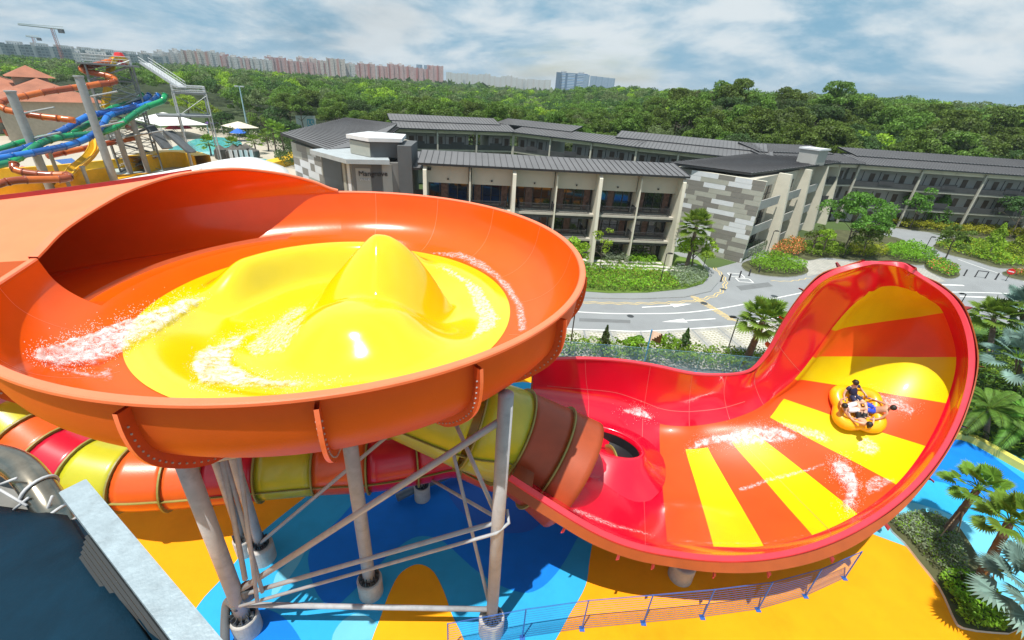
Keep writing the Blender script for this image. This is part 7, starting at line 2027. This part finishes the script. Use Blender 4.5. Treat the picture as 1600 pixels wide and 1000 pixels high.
mb = MB(); mb.grid(G); o = mb.build('shell', m_teal, r, smooth=True); s_ = o.modifiers.new('s', 'SOLIDIFY'); s_.thickness = .05
mb = MB(); e_ = [row[-1] for row in G]; mb.grid([[p + V((.0, 0, .02)) for p in e_], [p + V((.06, .03, .0)) for p in e_], [p + V((.06, .03, -.12)) for p in e_]]); mb.build('shell_edge', m_teal, r)
mb = MB(); mb.grid([[A_[0] + V((0, 0, .03)), A_[1] + V((0, 0, .03)), A_[2] + V((0, 0, .03))], [p + V((0, .1, -.25)) for p in A_]]); mb.build('shell_lip', m_teal, r)
m_galv = MAT('bright galvanised rail', (.30, .37, .41), .5, metal=.1, var=.14, vs=9, bump=.25, bs=45, stain=.25, ss=5)
a_ = D(114, 760, 3.0); b_ = D(340, 1040, 2.15); r = empty('guard_rail', a_, 'wide galvanised box rail with dark louvres slanting across the bottom left corner', 'railing')
dr = (b_ - a_).normalized(); sd = dr.cross(V((0, 0, 1))).normalized(); up_ = sd.cross(dr)
mb = MB(); mb.beam(a_, b_, .125, .012, up=up_); mb.beam(a_ + sd * -.066 - up_ * .04, b_ + sd * -.066 - up_ * .04, .012, .09, up=up_); mb.beam(a_ + sd * .066 - up_ * .04, b_ + sd * .066 - up_ * .04, .012, .09, up=up_)
mb.beam(a_ - sd * .066 - up_ * .04 , a_ + sd * .066 - up_ * .04, .012, .09, up=up_)
mb.build('top_rail', m_galv, r)
sgn = 1 if (D(100, 900, 2.5) - a_).dot(sd) > 0 else -1
mb = MB()
for k in range(5):
    o_ = sd * sgn * (.08 + .016 * k) - up_ * (.07 + .03 * k); mb = MB(); mb.beam(a_ + o_ + dr * .45, b_ + o_, .018, .03, up=(up_ + sd * sgn * .6).normalized()); mb.build('louvre', m_steelk, r)
for f in (.1, .5, .9):
    mb = MB(); c = a_.lerp(b_, f); mb.beam(c - up_ * .05, c - up_ * .75, .05, .05, up=dr); mb.build('post', m_galv, r)
m_chr = MAT('polished steel pipe', (.30, .27, .22), .22, metal=.9, var=.25, vs=3, stain=.5, ss=2)
pts = crs([D(-90, 700, 4.0), D(-20, 712, 3.9), D(28, 728, 3.8), D(62, 765, 3.7), D(92, 815, 3.65), D(118, 880, 3.7)], 6)
r = empty('steel_pipe', pts[8], 'bent shiny steel pipe tied with pale cord at the left edge', 'pipe'); mb = MB(); mb.tube(pts, .115, 24); mb.build('pipe', m_chr, r, smooth=True)
m_tie = MAT('pale cord', (.45, .45, .46), .7)
for k in (18, 23, 25):
    t_ = (pts[k + 1] - pts[k]).normalized() + V((.3 * (k % 2), .2, .1)); mb = MB(); mb.ring(pts[k], t_, .118, .136, .02, 20); mb.build('cord', m_tie, r, smooth=True)
for (x0, y0, x1, y1) in ((0, 757, 26, 747), (0, 765, 42, 790), (22, 796, 44, 778), (68, 812, 82, 775)):
    mb = MB(); mb.tube([D(x0, y0, 3.6), D(x1, y1, 3.55)], .011, 6); mb.build('cord', m_tie, r, smooth=True)
mb = MB(); q = [D(-60, 730, 4.2), D(20, 738, 4.2), D(62, 812, 4.0), D(-60, 812, 4.0)]; mb.add(q + [p - V((0, .05, .06)) for p in q], [(0, 1, 2, 3), (7, 6, 5, 4), (0, 4, 5, 1), (1, 5, 6, 2), (2, 6, 7, 3)]); tag(mb.build('metal_plate', MAT('dusty grey plate', (.16, .16, .15), .7, var=.2, vs=5)), 'dusty grey metal plate behind the bent pipe at the left edge', 'plate')
# ---------------------------------------------------------------- air
m = bpy.data.materials.new('air'); m.use_nodes = True; nt = m.node_tree; nt.nodes.remove(nt.nodes['Principled BSDF'])
pv = N(nt, 'ShaderNodeVolumePrincipled'); pv.inputs['Color'].default_value = (.80, .90, 1.0, 1); pv.inputs['Density'].default_value = 0.00015; pv.inputs['Anisotropy'].default_value = .2
nt.links.new(pv.outputs[0], nt.nodes['Material Output'].inputs['Volume'])
mb = MB(); mb.box((0, 5000 - 400, 65), (13000, 10600 - 800, 134)); o = mb.build('haze', m); o['kind'] = 'stuff'
